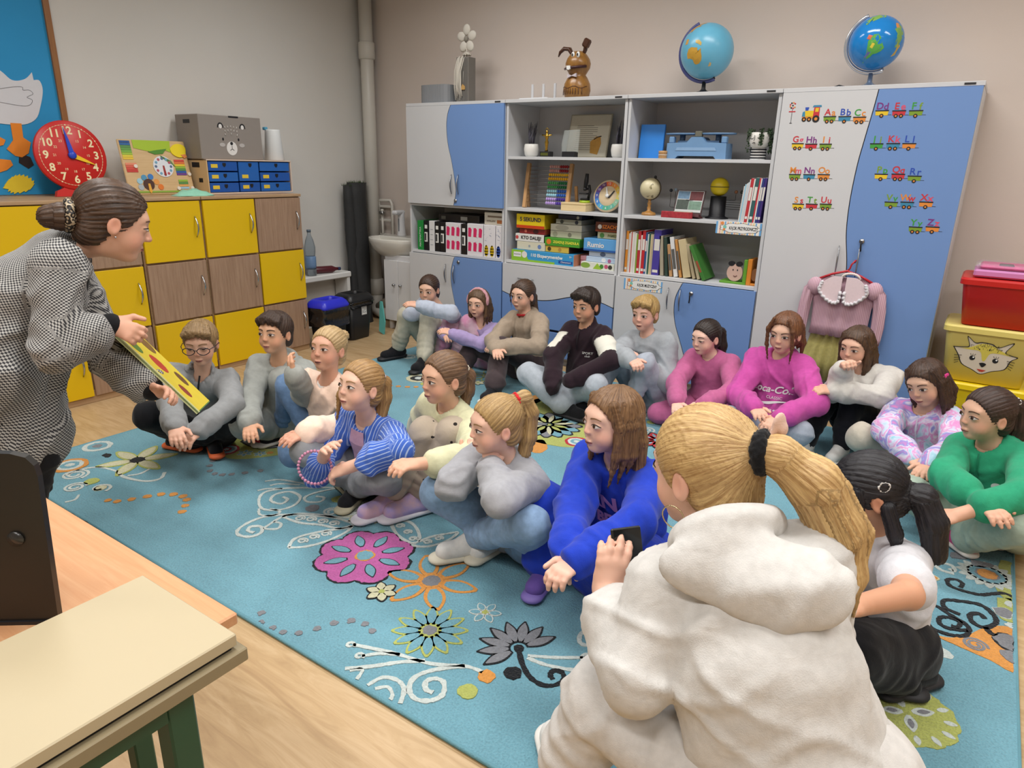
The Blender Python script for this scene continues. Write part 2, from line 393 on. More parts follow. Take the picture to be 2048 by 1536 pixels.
# ================================================================ BINS, LOW BENCH, BOTTLE
def bin_(name, label, loc, rz, c_lid, c_body, open_lid, rim=True):
    t = thing(name, label, 'bin', loc, (0, 0, rz)); t.scale = (.70, .70, .64)
    def ring(z, sx, sy, r=.05, n=6):
        out = []
        for cx, cy, a0 in ((1, 1, 0), (-1, 1, 90), (-1, -1, 180), (1, -1, 270)):
            for k in range(n):
                a_ = math.radians(a0+90*k/(n-1)); out.append((cx*(sx-r)+r*math.cos(a_), cy*(sy-r)+r*math.sin(a_), z))
        return out
    def loft(rings, cap0=False, cap1=False):
        m = MB(); n = len(rings[0]); vs = [p for r in rings for p in r]; fs = []
        for i in range(len(rings)-1):
            for k in range(n): k2 = (k+1) % n; fs.append((i*n+k, i*n+k2, (i+1)*n+k2, (i+1)*n+k))
        if cap0: fs.append(tuple(range(n))[::-1])
        if cap1: fs.append(tuple(range((len(rings)-1)*n, len(rings)*n)))
        return m.add(vs, fs, 0, None, True)
    loft([ring(0, .10, .14), ring(.02, .105, .145), ring(.47, .13, .175), ring(.475, .12, .165), ring(.05, .09, .13)], True, True).build('body', c_body, t)
    lid = loft([ring(.44, .133, .178), ring(.44, .142, .188), ring(.475, .145, .19), ring(.52, .125, .17), ring(.545, .10, .145, .045), ring(.55, .085, .125, .04), ring(.53, .075, .115, .04), ring(.44, .07, .11, .04)])
    lid.build('lid', c_lid, t)
    return t, loft, ring
bagm = mat('#101013', .22, var=.2, bump=.9, bscale=28, spec=.8)
blue_lid = mat('#2a2fc4', .35, var=.03); blk_pl = mat('#17181a', .4, var=.05)
def bag(t, loft, ring, z0, z1):
    rs = []
    for k in range(7):
        z = z1+(z0-z1)*k/6
        rr = ring(z, .14+.012*math.sin(k*1.3), .188+.012*math.sin(k*1.7+1), .05)
        rs.append([(x*(1+.035*math.sin(i*2.1+k*1.9)), y*(1+.03*math.sin(i*1.7+k*2.7)), z_+.012*math.sin(i*1.1+k)) for i, (x, y, z_) in enumerate(rr)])
    loft(rs).build('bin_liner', bagm, t)
t, l, r = bin_('waste_bin', 'blue-lidded waste bin with black liner beside the lockers', (-.265, -.585, 0), .05, blue_lid, blk_pl, True); bag(t, l, r, .25, .46)
t, l, r = bin_('waste_bin', 'all-black waste bin with a white recycling sticker', (-.31, -.30, 0), .05, blk_pl, blk_pl, True); bag(t, l, r, .40, .46)
st = MB().box(.1275, .1285, -.01, .07, .29, .40).build('sticker', mat('#b9bcbc', .5), t)
rm = mat('#f4f4f2', .5)
for k in range(3):
    a_ = k*2*PI/3+.3
    pts = [(.1292, .03+.022*math.cos(a_+d), .35+.022*math.sin(a_+d)) for d in (0, .5, 1.0, 1.5)]
    MB().tube(pts, [.004, .004, .004, .007], 5, flat=.3).build('recycling_arrow', rm, st)
MB().box(.1286, .1292, 0, .06, .30, .308).build('sticker_line', rm, st)
t = thing('low_bench', 'low white shelf against the wall behind the bins', 'shelf', (-.71, -.36, 0))
MB().box(-.08, .085, -.36, .35, .40, .445, 0, .008).build('top', white, t)
for y in (-.35, .31): MB().box(-.075, .075, y, y+.03, 0, .4, 0, .003).build('side', white, t)
t = thing('water_bottle', 'clear plastic water bottle on the white shelf by the lockers', 'bottle', (-.68, -.37, .445))
pet = mat('#b9c9d6', .08, var=0, trans=.85, alpha=.75); 
MB().lathe([(.030, 0), (.040, .008), (.041, .03), (.038, .05), (.041, .08), (.041, .12), (.036, .15), (.041, .19), (.041, .22), (.030, .27), (.014, .31), (.013, .335)], 20).build('bottle_body', pet, t)
MB().lathe([(.038, .051), (.0412, .08), (.0412, .145), (.037, .15)], 20).build('water_label', mat('#7fa3cf', .3, alpha=.8), t)
MB().cyl((0, 0, .33), .016, .018, 14).build('cap', mat('#5b6a78', .4), t)
t = thing('spray_bottle', 'dark red bottle lying beside the clear water bottle', 'bottle', (-.69, -.22, .475), (0, PI/2, 1.2))
MB().lathe([(.0, -.1), (.026, -.1), (.028, -.09), (.028, .05), (.014, .08), (.012, .1), (0, .1)], 14).build('bottle_body', mat('#5a1f28', .3), t)
MB().cyl((0, 0, .1), .013, .02, 12).build('cap', mat('#20305a', .4), t)
t = thing('cleaning_cloth', 'turquoise cloth hanging behind the black bin', 'cloth', (-.22, -.10, 0))
MB().prism([(-.03, 0.02), (.02, .0), (.035, .1), (.01, .26), (-.01, .26)], 0, .012, 'XZ').build('cloth', mat('#5fb5b0', .8, bump=.5), t)
# ================================================================ TABLES IN THE FOREGROUND
t = thing('beech_desk', 'orange beech desk with the black screen on it', 'desk', (2.0, -3.75, 0))
beech = wood('#c68c60', '#d6a67c', 'X', 4, .4, 18)
MB().box(-.61, .69, -.05, .42, .578, .60, 0, .003).build('tabletop', beech, t)
grn = mat('#1d4a34', .45, var=.06)
for x, y in ((-.55, -.0), (-.55, .36), (.40, -.0), (.40, .36)):
    MB().box(x-.018, x+.018, y-.018, y+.018, 0, .578, 0, .003).build('leg', grn, t)
t = thing('display_screen', 'black backside of an upright screen on the beech desk', 'screen', (2.49, -3.508, .60), (0, 0, math.radians(38)))
poly = [(-.40, 0), (.0, 0)] + [(-.013, .13), (-.026, .26)] + [(-.029-.012*(1-math.cos(a_)), .27+.012*math.sin(a_)) for a_ in np.linspace(0, PI/2, 5)] + [(-.38, .30)]
sc_m = mat('#1d1a16', .38, var=.08)
MB().prism([(-.42, .004), (.0, .004), (.014, .250), (.012, .268), (.002, .281), (-.018, .287), (-.40, .30)], 0, .012, 'XZ').build('panel', sc_m, t)
MB().prism([(-.418, .0), (.002, .0), (.0, .006), (-.42, .006)], -.004, .016, 'XZ').build('bottom_edge', black, t)
MB().lathe([(0, 0), (.012, 0), (.012, .003), (0, .004)], 16, M=T(-.035, 0, .15) @ RX(PI/2)).build('badge', mat('#2b2a28', .25), t)
t = thing('beige_side_table', 'narrow beige-topped table with dark green legs at the lower left', 'table', (2.62, -3.75, 0))
lam = mat('#b8aa8b', .5, var=.03, scale=5); lam_e = mat('#8c7f62', .6, var=.05)
MB().box(-.085, .182, -.42, .362, .602, .624, 0, .002).build('tabletop', lam_e, t)
for x, y in ((.135, .27), (-.05, -.15), (.135, -.36), (-.05, -.36)):
    MB().box(x-.02, x+.02, y-.02, y+.02, 0, .602, 0, .003).build('leg', grn, t)
MB().box(.115, .155, -.34, .25, .56, .602).build('apron', grn, t)
t = thing('beige_board', 'pale beige board lying flat on the narrow green-legged table', 'board', (2.62, -3.75, .624))
MB().box(-.075, .174, -.42, .352, .006, .026, 0, .002).build('board_sheet', lam, t)
MB().box(-.065, .168, -.41, .345, .0, .006).build('board_gap_shade', black, t)  # black sheet puts in the shade of the gap between board and tabletop
# ================================================================ THINGS ON THE LEFT SIDE
def mtext(mb, s, size, M, mi=0, ext=.0004, bold=0, shear=0, sx=1):
    o = text('t', s, size, black, None, None, ext, bold=bold, shear=shear, sx=sx); me = o.data
    mb.add([v.co for v in me.vertices], [tuple(p.vertices) for p in me.polygons], mi, M)
    bpy.data.objects.remove(o); bpy.data.meshes.remove(me); return mb
def poly3(mb, pts, mi, M, d=.0008):
    return mb.prism(pts, 0, d, 'XY', mi, M)
def disc(cx, cy, r, n=18, ry=None): return [(cx+r*math.cos(2*PI*k/n), cy+(ry or r)*math.sin(2*PI*k/n)) for k in range(n)]
def wallY(x): return Matrix(((0, 0, 1, x), (1, 0, 0, 0), (0, 1, 0, 0), (0, 0, 0, 1)))   # drawing (a,b) -> y=a, z=b, facing +X
def cabM(y): return Matrix(((1, 0, 0, 0), (0, 0, -1, y), (0, 1, 0, 0), (0, 0, 0, 1)))    # drawing (a,b) -> x=a, z=b, facing -Y

# goose poster on a pin board
t = thing('pin_board', 'blue paper pin board with a paper goose on the left wall', 'board', (XW, -2.9, 0))
def sh(pts, x0, d): return MB().prism([(a+2.9, b) for a, b in pts], x0, x0+d, 'YZ')
sh([(-3.6, 1.085), (-1.93, 1.085), (-1.925, 1.4), (-1.93, 2.3), (-3.6, 2.3)], .002, .006).build('blue_paper', mat('#2795cf', .7, var=.08, scale=3, bump=.6, bscale=6), t)
sh([(-1.93, 1.085), (-1.9, 1.085), (-1.9, 2.3), (-1.93, 2.3)], .002, .02).build('wooden_frame', wood('#8a5a34', '#a3713f', 'Z', 5), t)
gw = mat('#d9dadf', .75, var=.02)
sh(spline([(-2.30, 1.78), (-2.187, 1.704), (-2.138, 1.662), (-2.078, 1.673), (-2.038, 1.710)], 5)+spline([(-2.036, 1.672), (-2.008, 1.672), (-2.0, 1.626), (-2.023, 1.549), (-2.061, 1.475), (-2.143, 1.442), (-2.30, 1.45)], 5), .009, .002).build('goose_body', gw, t)
ln = spline([(-2.26, 1.60), (-2.145, 1.628), (-2.098, 1.632), (-2.096, 1.618), (-2.065, 1.62), (-2.052, 1.602), (-2.083, 1.584), (-2.060, 1.571), (-2.078, 1.545), (-2.126, 1.539), (-2.26, 1.555)], 5)
MB().tube([(.0115, a+2.9, b) for a, b in ln], .0016, 5, flat=.4).build('wing_outline', black, t)
org = mat('#e98a2a', .75, var=.04)
sh([(-2.185, 1.45), (-2.133, 1.45), (-2.137, 1.379), (-2.105, 1.355), (-2.125, 1.30), (-2.16, 1.278), (-2.19, 1.284), (-2.225, 1.318), (-2.187, 1.364)], .009, .003).build('goose_leg', org, t)
sh([(-2.35, 1.43), (-2.28, 1.40), (-2.222, 1.363), (-2.236, 1.338), (-2.30, 1.32)], .009, .003).build('orange_leaf', org, t)
sh([(-2.34, 1.25), (-2.268, 1.268), (-2.217, 1.263), (-2.21, 1.238), (-2.243, 1.212), (-2.279, 1.2), (-2.34, 1.21)], .009, .003).build('orange_leaf', org, t)
sh([(-2.17, 1.30), (-2.12, 1.28), (-2.11, 1.24), (-2.14, 1.22), (-2.18, 1.25)], .009, .002).build('dark_leaf', mat('#2c2322', .8), t)
lf = [(-2.275, 1.124), (-2.245, 1.162), (-2.201, 1.185), (-2.155, 1.178), (-2.127, 1.145), (-2.16, 1.107), (-2.228, 1.093), (-2.258, 1.108)]
lf2 = []
for i, (a, b) in enumerate(spline(lf, 5)): lf2.append((a+(.006 if i % 2 else -.003), b+(.006 if i % 2 else -.004)))
sh(lf2, .009, .003).build('yellow_leaf', mat('#eed335', .7, var=.04), t)
sh([(-2.30, 1.66), (-2.26, 1.65), (-2.25, 1.60), (-2.30, 1.59)], .0112, .002).build('yellow_patch', mat('#ecd55a', .7), t)
sh([(-2.30, 1.82), (-2.22, 1.80), (-2.21, 1.76), (-2.30, 1.74)], .0112, .002).build('orange_beak', org, t)

# teaching clock
t = thing('teaching_clock', 'large red teaching clock with blue and yellow hands', 'clock', (-.62, -1.978, 1.078), (0, math.radians(-8), 0))
red = mat('#c8221d', .4, var=.03); ivory = mat('#efe3b4', .5); bl = mat('#2547c4', .35); yl = mat('#f2c71c', .35)
R0 = .182; CZ = .215
MB().lathe([(0, 0), (R0, 0), (R0, .012), (R0-.004, .016), (0, .016)], 48, M=T(0, 0, CZ) @ RY(PI/2)).build('face_disc', red, t)
MB().prism([(-.12, 0), (.12, 0), (.11, .03), (.075, .045), (.07, .08), (-.07, .08), (-.075, .045), (-.11, .03)], -.02, .01, 'YZ').build('foot', red, t)
n_ = MB()
WM = T(.0165, 0, CZ) @ wallY(0)
for k in range(1, 13):
    a_ = PI/2-k*PI/6
    mtext(n_, str(k), .056, WM @ T(.128*math.cos(a_), .128*math.sin(a_), 0), bold=.0015)
    if k < 12: mtext(n_, str(k+12), .018, WM @ T(.085*math.cos(a_), .085*math.sin(a_), 0))
n_.build('numerals', ivory, t)
tk = MB()
for k in range(60):
    a_ = k*PI/30; poly3(tk, disc(.158*math.cos(a_), .158*math.sin(a_), .004 if k % 5 == 0 else .0022, 6), 0, WM)
tk.tube([WM @ Vector((.158*math.cos(k*PI/24), .158*math.sin(k*PI/24), 0)) for k in range(48)], .0008, 4, closed=True)
tk.build('minute_track', ivory, t)
def hand(a_, L, m, nm, dz):
    M_ = WM @ RZ(a_) @ T(0, 0, dz)
    poly3(MB(), [(-.0, -.014), (L*.6, -.007), (L, 0), (L*.6, .007), (0, .014)], 0, M_, .004).build(nm, m, t)
hand(math.radians(97), .148, bl, 'minute_hand', .006); hand(math.radians(-24), .125, yl, 'hour_hand', .003)
MB().lathe([(0, .0), (.02, .0), (.02, .012), (.012, .016), (0, .016)], 20, M=WM).build('hub', bl, t)

# wooden calendar board
t = thing('calendar_board', 'wooden learning calendar board with little clock and duck', 'toy', (-.60, -1.505, 1.078), (0, math.radians(-12), 0))
cw = wood('#c9a878', '#d9bb8c', 'Y', 5)
MB().box(-.012, 0, -.205, .205, .0, .318, 0, .004).build('board', cw, t)
CM = T(.0005, 0, 0) @ wallY(0)
def ap(nm, pts, c, d=.002): return poly3(MB(), pts, 0, CM, d).build(nm, mat(c, .5, var=.02), t)
ap('green_band', [(-.12, .27)]+spline([(-.05, .255), (.02, .25), (.06, .262), (.1, .25)], 5)+[(.11, .316), (-.12, .316)], '#a6c52c')
ap('leaf_shape', [(-.04, .25), (.0, .235), (.05, .24), (.08, .27), (.02, .262)], '#4f8a2a', .003)
ap('leaf_shape', [(.03, .23), (.09, .20), (.11, .165), (.07, .19), (.03, .22)], '#57922e', .003)
ap('duck_body', spline([(.10, .27), (.11, .24), (.15, .22), (.19, .235), (.2, .28), (.17, .30), (.13, .295), (.10, .27)], 5)[:-1], '#f0d818', .006)
ap('duck_wing', [(.16, .235), (.19, .24), (.2, .225), (.18, .215)], '#e08a4a', .008)
ap('little_dial', disc(.035, .165, .062, 28), '#dfe3ea', .003)
dl = MB()
for k in range(12): poly3(dl, disc(.035+.047*math.cos(k*PI/6), .165+.047*math.sin(k*PI/6), .008, 10), k % 3, CM, .0045)
dl.build('dial_dots', [mat('#5a6c8c', .5), mat('#b7515f', .5), mat('#6fa3c0', .5)], t)
ap('little_hand', [(.03, .17), (.04, .17), (.043, .115), (.036, .108), (.029, .115)], '#9c2f2a', .005)
cols = ['#20508f', '#28639f', '#56914a', '#64a048', '#79b243', '#9dc23c', '#e2d03f', '#e8c53a']
for k, c in enumerate(cols): ap('month_strip', [(-.195, .298-k*.0135), (-.135, .298-k*.0135), (-.135, .310-k*.0135), (-.195, .310-k*.0135)], c)
for k, c in enumerate(['#e28a6a', '#d9604a', '#d24a3c', '#c83b34']): ap('month_strip', [(-.19, .172-k*.0135), (-.125, .172-k*.0135), (-.125, .184-k*.0135), (-.19, .184-k*.0135)], c)
for k, c in enumerate(['#d24a3c', '#e0763c', '#e8c53a', '#8fb83c', '#56914a', '#2a5aa8', '#6a3c8c']): ap('day_strip', [(.11, .195-k*.0135), (.175, .195-k*.0135), (.175, .207-k*.0135), (.11, .207-k*.0135)], c)
for k, c in enumerate(['#8fb83c', '#56914a', '#e0a65a', '#9cc4d8']): ap('season_strip', [(.11, .075-k*.0145), (.17, .075-k*.0145), (.17, .087-k*.0145), (.11, .087-k*.0145)], c)
for (a, b, c) in [(-.10, .10, '#4f93b9'), (-.06, .105, '#3a7ac0'), (-.13, .08, '#9cc7d8'), (-.03, .075, '#e39a4a'), (-.01, .045, '#e07a2a'), (-.13, .045, '#a9b4bb')]: ap('weather_disc', disc(a, b, .017, 14), c, .0025)
ap('season_disc', disc(-.08, .06, .033, 20), '#4a2a1e', .003); ap('season_pointer', [(-.086, .065), (-.074, .065), (-.07, .02), (-.079, .008), (-.088, .02)], '#e2a83a', .006)
ap('green_rail', [(-.17, .012), (.15, .012), (.15, .022), (-.17, .022)], '#86a93a', .003)
for a, b in ((-.135, .165), (.19, .12), (.19, .035), (.1, .035)): ap('slider_knob', disc(a, b, .011, 10), '#e6ded2', .008)

# desktop organiser with blue drawers, storage box with a bear, white jug
t = thing('drawer_organiser', 'tabletop organiser with nine small blue drawers on the lockers', 'organiser', (-.635, -.95, 1.078))
om = mat('#d8c3b2', .5, var=.03); oy = mat('#d9b98a', .5)
MB().box(-.14, .135, -.318, -.312, 0, .207, 0).build('printed_side', oy, t)
MB().box(-.14, .135, .312, .32, 0, .207, 0).build('side', om, t)
MB().box(-.14, .137, -.318, .32, .202, .21, 0, .001).build('top', om, t)
MB().box(-.14, .137, -.318, .32, 0, .008, 0, .001).build('bottom', om, t)
MB().box(-.14, -.132, -.31, .312, .008, .202, 0).build('back', om, t)
MB().box(-.02, .06, -.3195, -.3182, .16, .19).build('side_slot', black, t); MB().box(.04, .08, -.3195, -.3182, .07, .095).build('side_slot', black, t)
db = [mat('#1d55a8', .4, var=.04), mat('#2363b4', .4, var=.04)]; tagm = mat('#e4c53a', .6)
cells = []
for c_, (a0, a1) in enumerate(((-.308, -.098), (-.092, .092-.03), (.068, .308))):
    if c_ == 1: rows = [(.076, .20), (.01, .071)]
    else: rows = [(.139, .20), (.0745, .134), (.01, .0695)]
    for rz_ in rows: cells.append((a0, a1, *rz_))
for i, (a0, a1, z0, z1) in enumerate(cells):
    d = MB().box(-.12, .130, a0+.002, a1-.002, z0+.001, z1-.002, 0, .002).build('drawer', db[i % 2], t)
    cx = (a0+a1)/2+.01; zz = z1-.025
    hp = [(cx-.012, zz+.014), (cx+.012, zz+.014), (cx+.012, zz), (cx+.006, zz-.008), (cx, zz-.011), (cx-.006, zz-.008), (cx-.012, zz)]
    MB().prism(hp, .1302, .1312, 'YZ').build('finger_hole', black, d)
    if not (i == 5): MB().box(.1302, .131, a0+.022, a0+.068, z0+.02, z0+.042).build('name_tag', tagm, d)
t = thing('bear_box', 'grey storage box with a printed bear face on the organiser', 'box', (-.64, -1.06, 1.288))
bxm = mat('#8f8780', .65, var=.03); bxs = mat('#857d77', .65, var=.03)
MB().box(-.125, .12, -.22, .225, 0, .262, 0, .003).build('box_body', bxm, t)
MB().box(-.04, .03, -.2212, -.2202, .21, .232).build('hand_hole', black, t); MB().box(.1202, .1212, -.01, .06, .252, .262).build('hand_hole', black, t)
def bp(nm, pts, m, d=.001): return poly3(MB(), pts, 0, T(.1205, 0, 0) @ wallY(0), d).build(nm, m, t)
wb = mat('#e3e0dc', .6); gb = mat('#b9b4b0', .6)
for cx in (-.073, .084):
    bp('ear_outline', [(cx+.022*math.cos(a_), .19+.03*math.sin(a_)) for a_ in np.linspace(0, PI, 12)]+[(cx+.015*math.cos(a_), .19+.021*math.sin(a_)) for a_ in np.linspace(PI, 0, 12)], black)
    bp('ear_inner', disc(cx, .198, .011, 14, .014), wb)
for cx in (-.062, .049): bp('eye', disc(cx, .122, .006, 12, .009), black)
for cx in (-.07, .07): bp('cheek', disc(cx, .088, .02, 16, .012), gb)
bp('muzzle', disc(-.004, .068, .038, 24, .042), wb); bp('nose', disc(-.005, .098, .010, 14, .010), black, .002)
MB().tube([(.1225, -.004, .09), (.1225, -.004, .065), (.1225, -.018, .056)], .0015, 4).build('mouth', black, t)
MB().tube([(.1225, -.004, .065), (.1225, .01, .056)], .0015, 4).build('mouth', black, t)
fr = MB()
for i in range(5):
    for j in range(3-(i % 2)):
        a_ = -.045+.022*i; b_ = .205-.022*j-.003*abs(i-2); fr.tube([(.1225, a_, b_), (.1225, a_-.002*(i-2), b_-.012)], .002, 4)
fr.build('forehead_dashes', wb, t)
t = thing('paper_jug', 'white tapered container standing beside the bear box', 'container', (-.60, -.685, 1.288))
MB().lathe([(.062, 0), (.066, .005), (.050, .19), (.048, .2), (.046, .2), (.046, .19), (0, .19)], 24).build('body', mat('#e3e6e6', .45, var=.02), t)
MB().box(-.035, -.005, -.055, -.03, .195, .215, 0, .004).build('blue_tab', mat('#5aa7c9', .4), t)
t = thing('green_packet', 'crumpled mint green packet lying on the locker top', 'packet', (-.37, -1.46, 1.078))
pk = MB(); vs = []; fs = []
for i in range(9):
    for j in range(6):
        a_ = -.11+.22*i/8; b_ = -.045+.09*j/5; e = math.sin(PI*i/8)*math.sin(PI*j/5)
        vs.append((b_*(1+.15*math.sin(i)), a_, .003+.036*e**.6*(1+.25*math.sin(i*2.1+j*1.7))))
for i in range(8):
    for j in range(5): fs.append((i*6+j, i*6+j+1, (i+1)*6+j+1, (i+1)*6+j))
pk.add(vs, fs, 0, None, True); pk.box(-.045, .045, -.11, .11, 0, .003); pk.build('wrapper', mat('#8fcab0', .3, var=.1, scale=60, bump=.4, bscale=40), t)

# ================================================================ ALPHABET TRAIN STICKERS (flat print on the wardrobe doors)
LT = {'A': (.239, 1.557), 'B': (.307, 1.556), 'C': (.374, 1.552), 'D': (.467, 1.579), 'E': (.539, 1.577), 'F': (.609, 1.576), 'G': (.106, 1.431), 'H': (.171, 1.429), 'I': (.239, 1.429), 'J': (.468, 1.431), 'K': (.539, 1.432), 'L': (.606, 1.432), 'M': (.113, 1.281), 'N': (.183, 1.282), 'O': (.252, 1.284), 'P': (.511, 1.292), 'Q': (.584, 1.294), 'R': (.654, 1.287), 'S': (.15, 1.135), 'T': (.216, 1.138), 'U': (.283, 1.141), 'V': (.576, 1.164), 'W': (.644, 1.167), 'X': (.722, 1.171), 'Y': (.699, 1.054), 'Z': (.769, 1.059)}
sc = {k: mat(v, .5, var=0) for k, v in dict(red='#c5323c', blue='#2c4fae', green='#3f9a3f', orange='#dd8a3a', yellow='#e3c02a', teal='#3a86a8', purple='#7a2f7e', black='#1c1c20', lime='#7a9a2e', pink='#d8506a').items()}
ordr = list(sc); lc = 'red orange blue blue green orange purple purple red pink green lime red pink purple purple orange red green lime red pink blue blue orange pink purple purple orange orange lime green red red blue blue orange red green lime red red lime green orange red red pink green green purple pink'.split()
wg = 'lime teal orange yellow red lime yellow red lime green teal orange lime teal orange yellow red lime yellow red lime lime teal orange lime orange'.split()
for i, (ch, (x, z)) in enumerate(LT.items()):
    m = MB(); M_ = T(x, -.0004, z) @ FRONT; c0 = ordr.index(wg[i]); k_ = ordr.index('black')
    w2 = .026
    poly3(m, [(-w2, -.026), (w2, -.026), (w2+.002, -.007), (-w2-.002, -.007)], c0, M_, .0004)
    poly3(m, [(-w2-.003, -.0085), (w2+.003, -.0085), (w2+.003, -.003), (-w2-.003, -.003)], k_, M_, .0006)
    for wx in ((-.011, .011) if i % 2 == 0 else (0,)):
        poly3(m, disc(wx, -.028, .009, 14), k_, M_, .0007); poly3(m, disc(wx, -.028, .0042, 10), ordr.index('orange'), M_, .0009)
    poly3(m, [(w2, -.025), (w2+.016, -.025), (w2+.016, -.0235), (w2, -.0235)], k_, M_, .0004)
    mtext(m, ch, .042, M_ @ T(-.012, .014, 0), ordr.index(lc[(2*i) % len(lc)]), .0003, .0008)
    mtext(m, ch.lower(), .042, M_ @ T(.015, .012, 0), ordr.index(lc[(2*i+1) % len(lc)]), .0003, .0008)
    m.build('letter_wagon_sticker', [sc[k] for k in ordr], d4a if x < .40 else d4b)
m = MB(); M_ = T(.149, -.0004, 1.563) @ FRONT; I = ordr.index
poly3(m, [(-.04, -.02), (.04, -.02), (.04, -.008), (-.042, -.008)], I('orange'), M_, .0004)
poly3(m, spline([(-.038, -.01), (-.04, .005), (-.03, .018)], 4)+[(.012, .018), (.012, -.01)], I('yellow'), M_, .0004)
poly3(m, [(-.042, -.01), (-.04, .012), (-.03, .016), (-.026, -.01)], I('teal'), M_, .0006)
poly3(m, [(.010, -.012), (.040, -.012), (.038, .036), (.012, .036)], I('red'), M_, .0005); poly3(m, [(.004, .034), (.046, .034), (.044, .043), (.008, .043)], I('teal'), M_, .0006)
poly3(m, [(.018, .012), (.034, .012), (.034, .03), (.018, .03)], I('yellow'), M_, .0007); poly3(m, [(-.028, .018), (-.016, .018), (-.012, .034), (-.031, .034)], I('blue'), M_, .0005)
for wx, wr in ((-.03, .011), (-.006, .011), (.026, .017)): poly3(m, disc(wx, -.026+wr*.3, wr, 16), I('black'), M_, .0008); poly3(m, disc(wx, -.026+wr*.3, wr*.45, 10), I('orange'), M_, .001)
m.build('locomotive_sticker', [sc[k] for k in ordr], d4a)
m = MB(); M_ = T(.057, -.0004, 1.572) @ FRONT
poly3(m, [(-.001, -.05), (.001, -.05), (.001, .02), (-.001, .02)], I('black'), M_, .0004); poly3(m, [(-.016, .004), (.016, .004), (.016, .009), (-.016, .009)], I('red'), M_, .0005)
for k in range(9): poly3(m, disc(.013*math.cos(k*.7)*(1 if k else 0), .035+.013*math.sin(k*.7), .004, 8), I(['black', 'red', 'orange'][k % 3]), M_, .0006)
poly3(m, [(-.006, -.05), (.006, -.05), (.006, -.047), (-.006, -.047)], I('black'), M_, .0004)
m.build('signal_sticker', [sc[k] for k in ordr], d4a)

# signs "KĄCIK ..."
def sign(label, s, x, z, y, rot):
    t = thing('corner_sign', label, 'sign', (x, y, z), (0, rot, 0))
    st_ = [mat('#e9e2d8', .7), mat('#6aa6d8', .7), mat('#e8b49a', .7), mat('#e8d59a', .7), mat('#5a3a2a', .6), mat('#e08a4a', .6), mat('#7ac2b0', .6)]
    m = MB(); m.box(-.125, .125, -.0008, .0, -.033, .033); m.build('card', st_[0], t)
    s2 = MB()
    for k in range(15): s2.box(-.105+.014*k, -.098+.014*k, -.0013, -.0008, -.033, .033, [2, 3, 1][k % 3])
    for k in (-.125, .115): s2.box(k, k+.010, -.0013, -.0008, -.033, .033, 1)
    s2.build('stripes', st_, t)
    cl = [(.108*math.cos(a_)*(1+.05*math.cos(9*a_)), .025*math.sin(a_)*(1+.08*math.cos(9*a_))) for a_ in np.linspace(0, 2*PI, 48, endpoint=False)]
    poly3(MB(), [(a*1.03, b*1.06) for a, b in cl], 0, T(.008, -.0014, 0) @ FRONT, .0004).build('cloud_outline', black, t)
    poly3(MB(), cl, 0, T(.008, -.0018, 0) @ FRONT, .0004).build('cloud', white, t)
    text('lettering', s, .0235, black, t, T(.028, -.0024, -.001) @ FRONT, .0003, bold=.0006, sx=.62)
    a_ = MB(); poly3(a_, disc(-.075, .004, .010, 10), 6, T(0, -.0024, 0) @ FRONT, .0004); poly3(a_, disc(-.09, .024, .009, 10), 5, T(0, -.0018, 0) @ FRONT, .0006); poly3(a_, disc(-.078, -.009, .007, 8), 5, T(0, -.0026, 0) @ FRONT, .0004)
    a_.build('animal_prints', st_, t)
sign('striped paper sign reading KĄCIK PRZYRODNICZY on the shelf edge', 'KĄCIK PRZYRODNICZY', 2.432, .985, .0175, .0)
sign('striped paper sign reading KĄCIK MUZYCZNY on the cabinet door', 'KĄCIK MUZYCZNY', 1.904, .613, -.0005, .0)
# ================================================================ THINGS ON TOP OF THE CABINETS
ZT = H
t = thing('ribbed_planter', 'low grey ribbed planter box on the cabinet top', 'planter', (.196, .14, ZT))
m = MB(); n = 72; vs = []; fs = []
for k, z in enumerate((0, .004, .118, .122, .122, .02)):
    for j in range(n):
        a_ = 2*PI*j/n; c, s_ = math.cos(a_), math.sin(a_); p_ = 4
        r = 1/((abs(c)/.128)**p_+(abs(s_)/.075)**p_)**(1/p_); r *= (1+.012*(j % 2)) if k < 4 else .94
        vs.append((r*c, r*s_, z))
for k in range(5):
    for j in range(n): j2 = (j+1) % n; fs.append((k*n+j, k*n+j2, (k+1)*n+j2, (k+1)*n+j))
fs.append(tuple(range(n))[::-1]); fs.append(tuple(5*n+j for j in range(n)))
m.add(vs, fs).build('body', mat('#85888c', .5, var=.03), t)
t = thing('gift_box', 'tall grey slatted box with cord tassels on the cabinet', 'box', (.415, .16, ZT))
gy = mat('#77736d', .6, var=.05)
MB().box(-.05, .055, -.04, .04, 0, .29, 0, .002).build('box_body', gy, t)
for k in range(4): MB().box(-.001+.013*k, .007+.013*k, -.043, -.04, .01, .28, 0, .001).build('slat', mat('#6b6863', .6), t)
cord = mat('#cfc9bd', .85, var=.08)
for k in range(7):
    x = -.055+.009*k; MB().tube([(x+.02, -.042, .285+.006*(k % 3)), (x+.004*math.sin(k), -.052, .2), (x-.004*math.cos(k*2), -.05, .1), (x+.006, -.047, .02+.012*(k % 4))], [.003, .004, .004, .003], 6).build('cord', cord, t)
MB().prism([(.01, .12), (.03, .105), (.03, .085), (.0, .085), (-.0, .105)], -.049, -.0435, 'XZ').build('wooden_charm', mat('#c29a5c', .5), t)
MB().tube([(.014, -.047, .12), (.016, -.046, .2)], .001, 4).build('charm_string', cord, t)
t = thing('flower_ornament', 'white wooden flower standing on the tall grey box', 'ornament', (.425, .16, ZT+.29))
fl = MB()
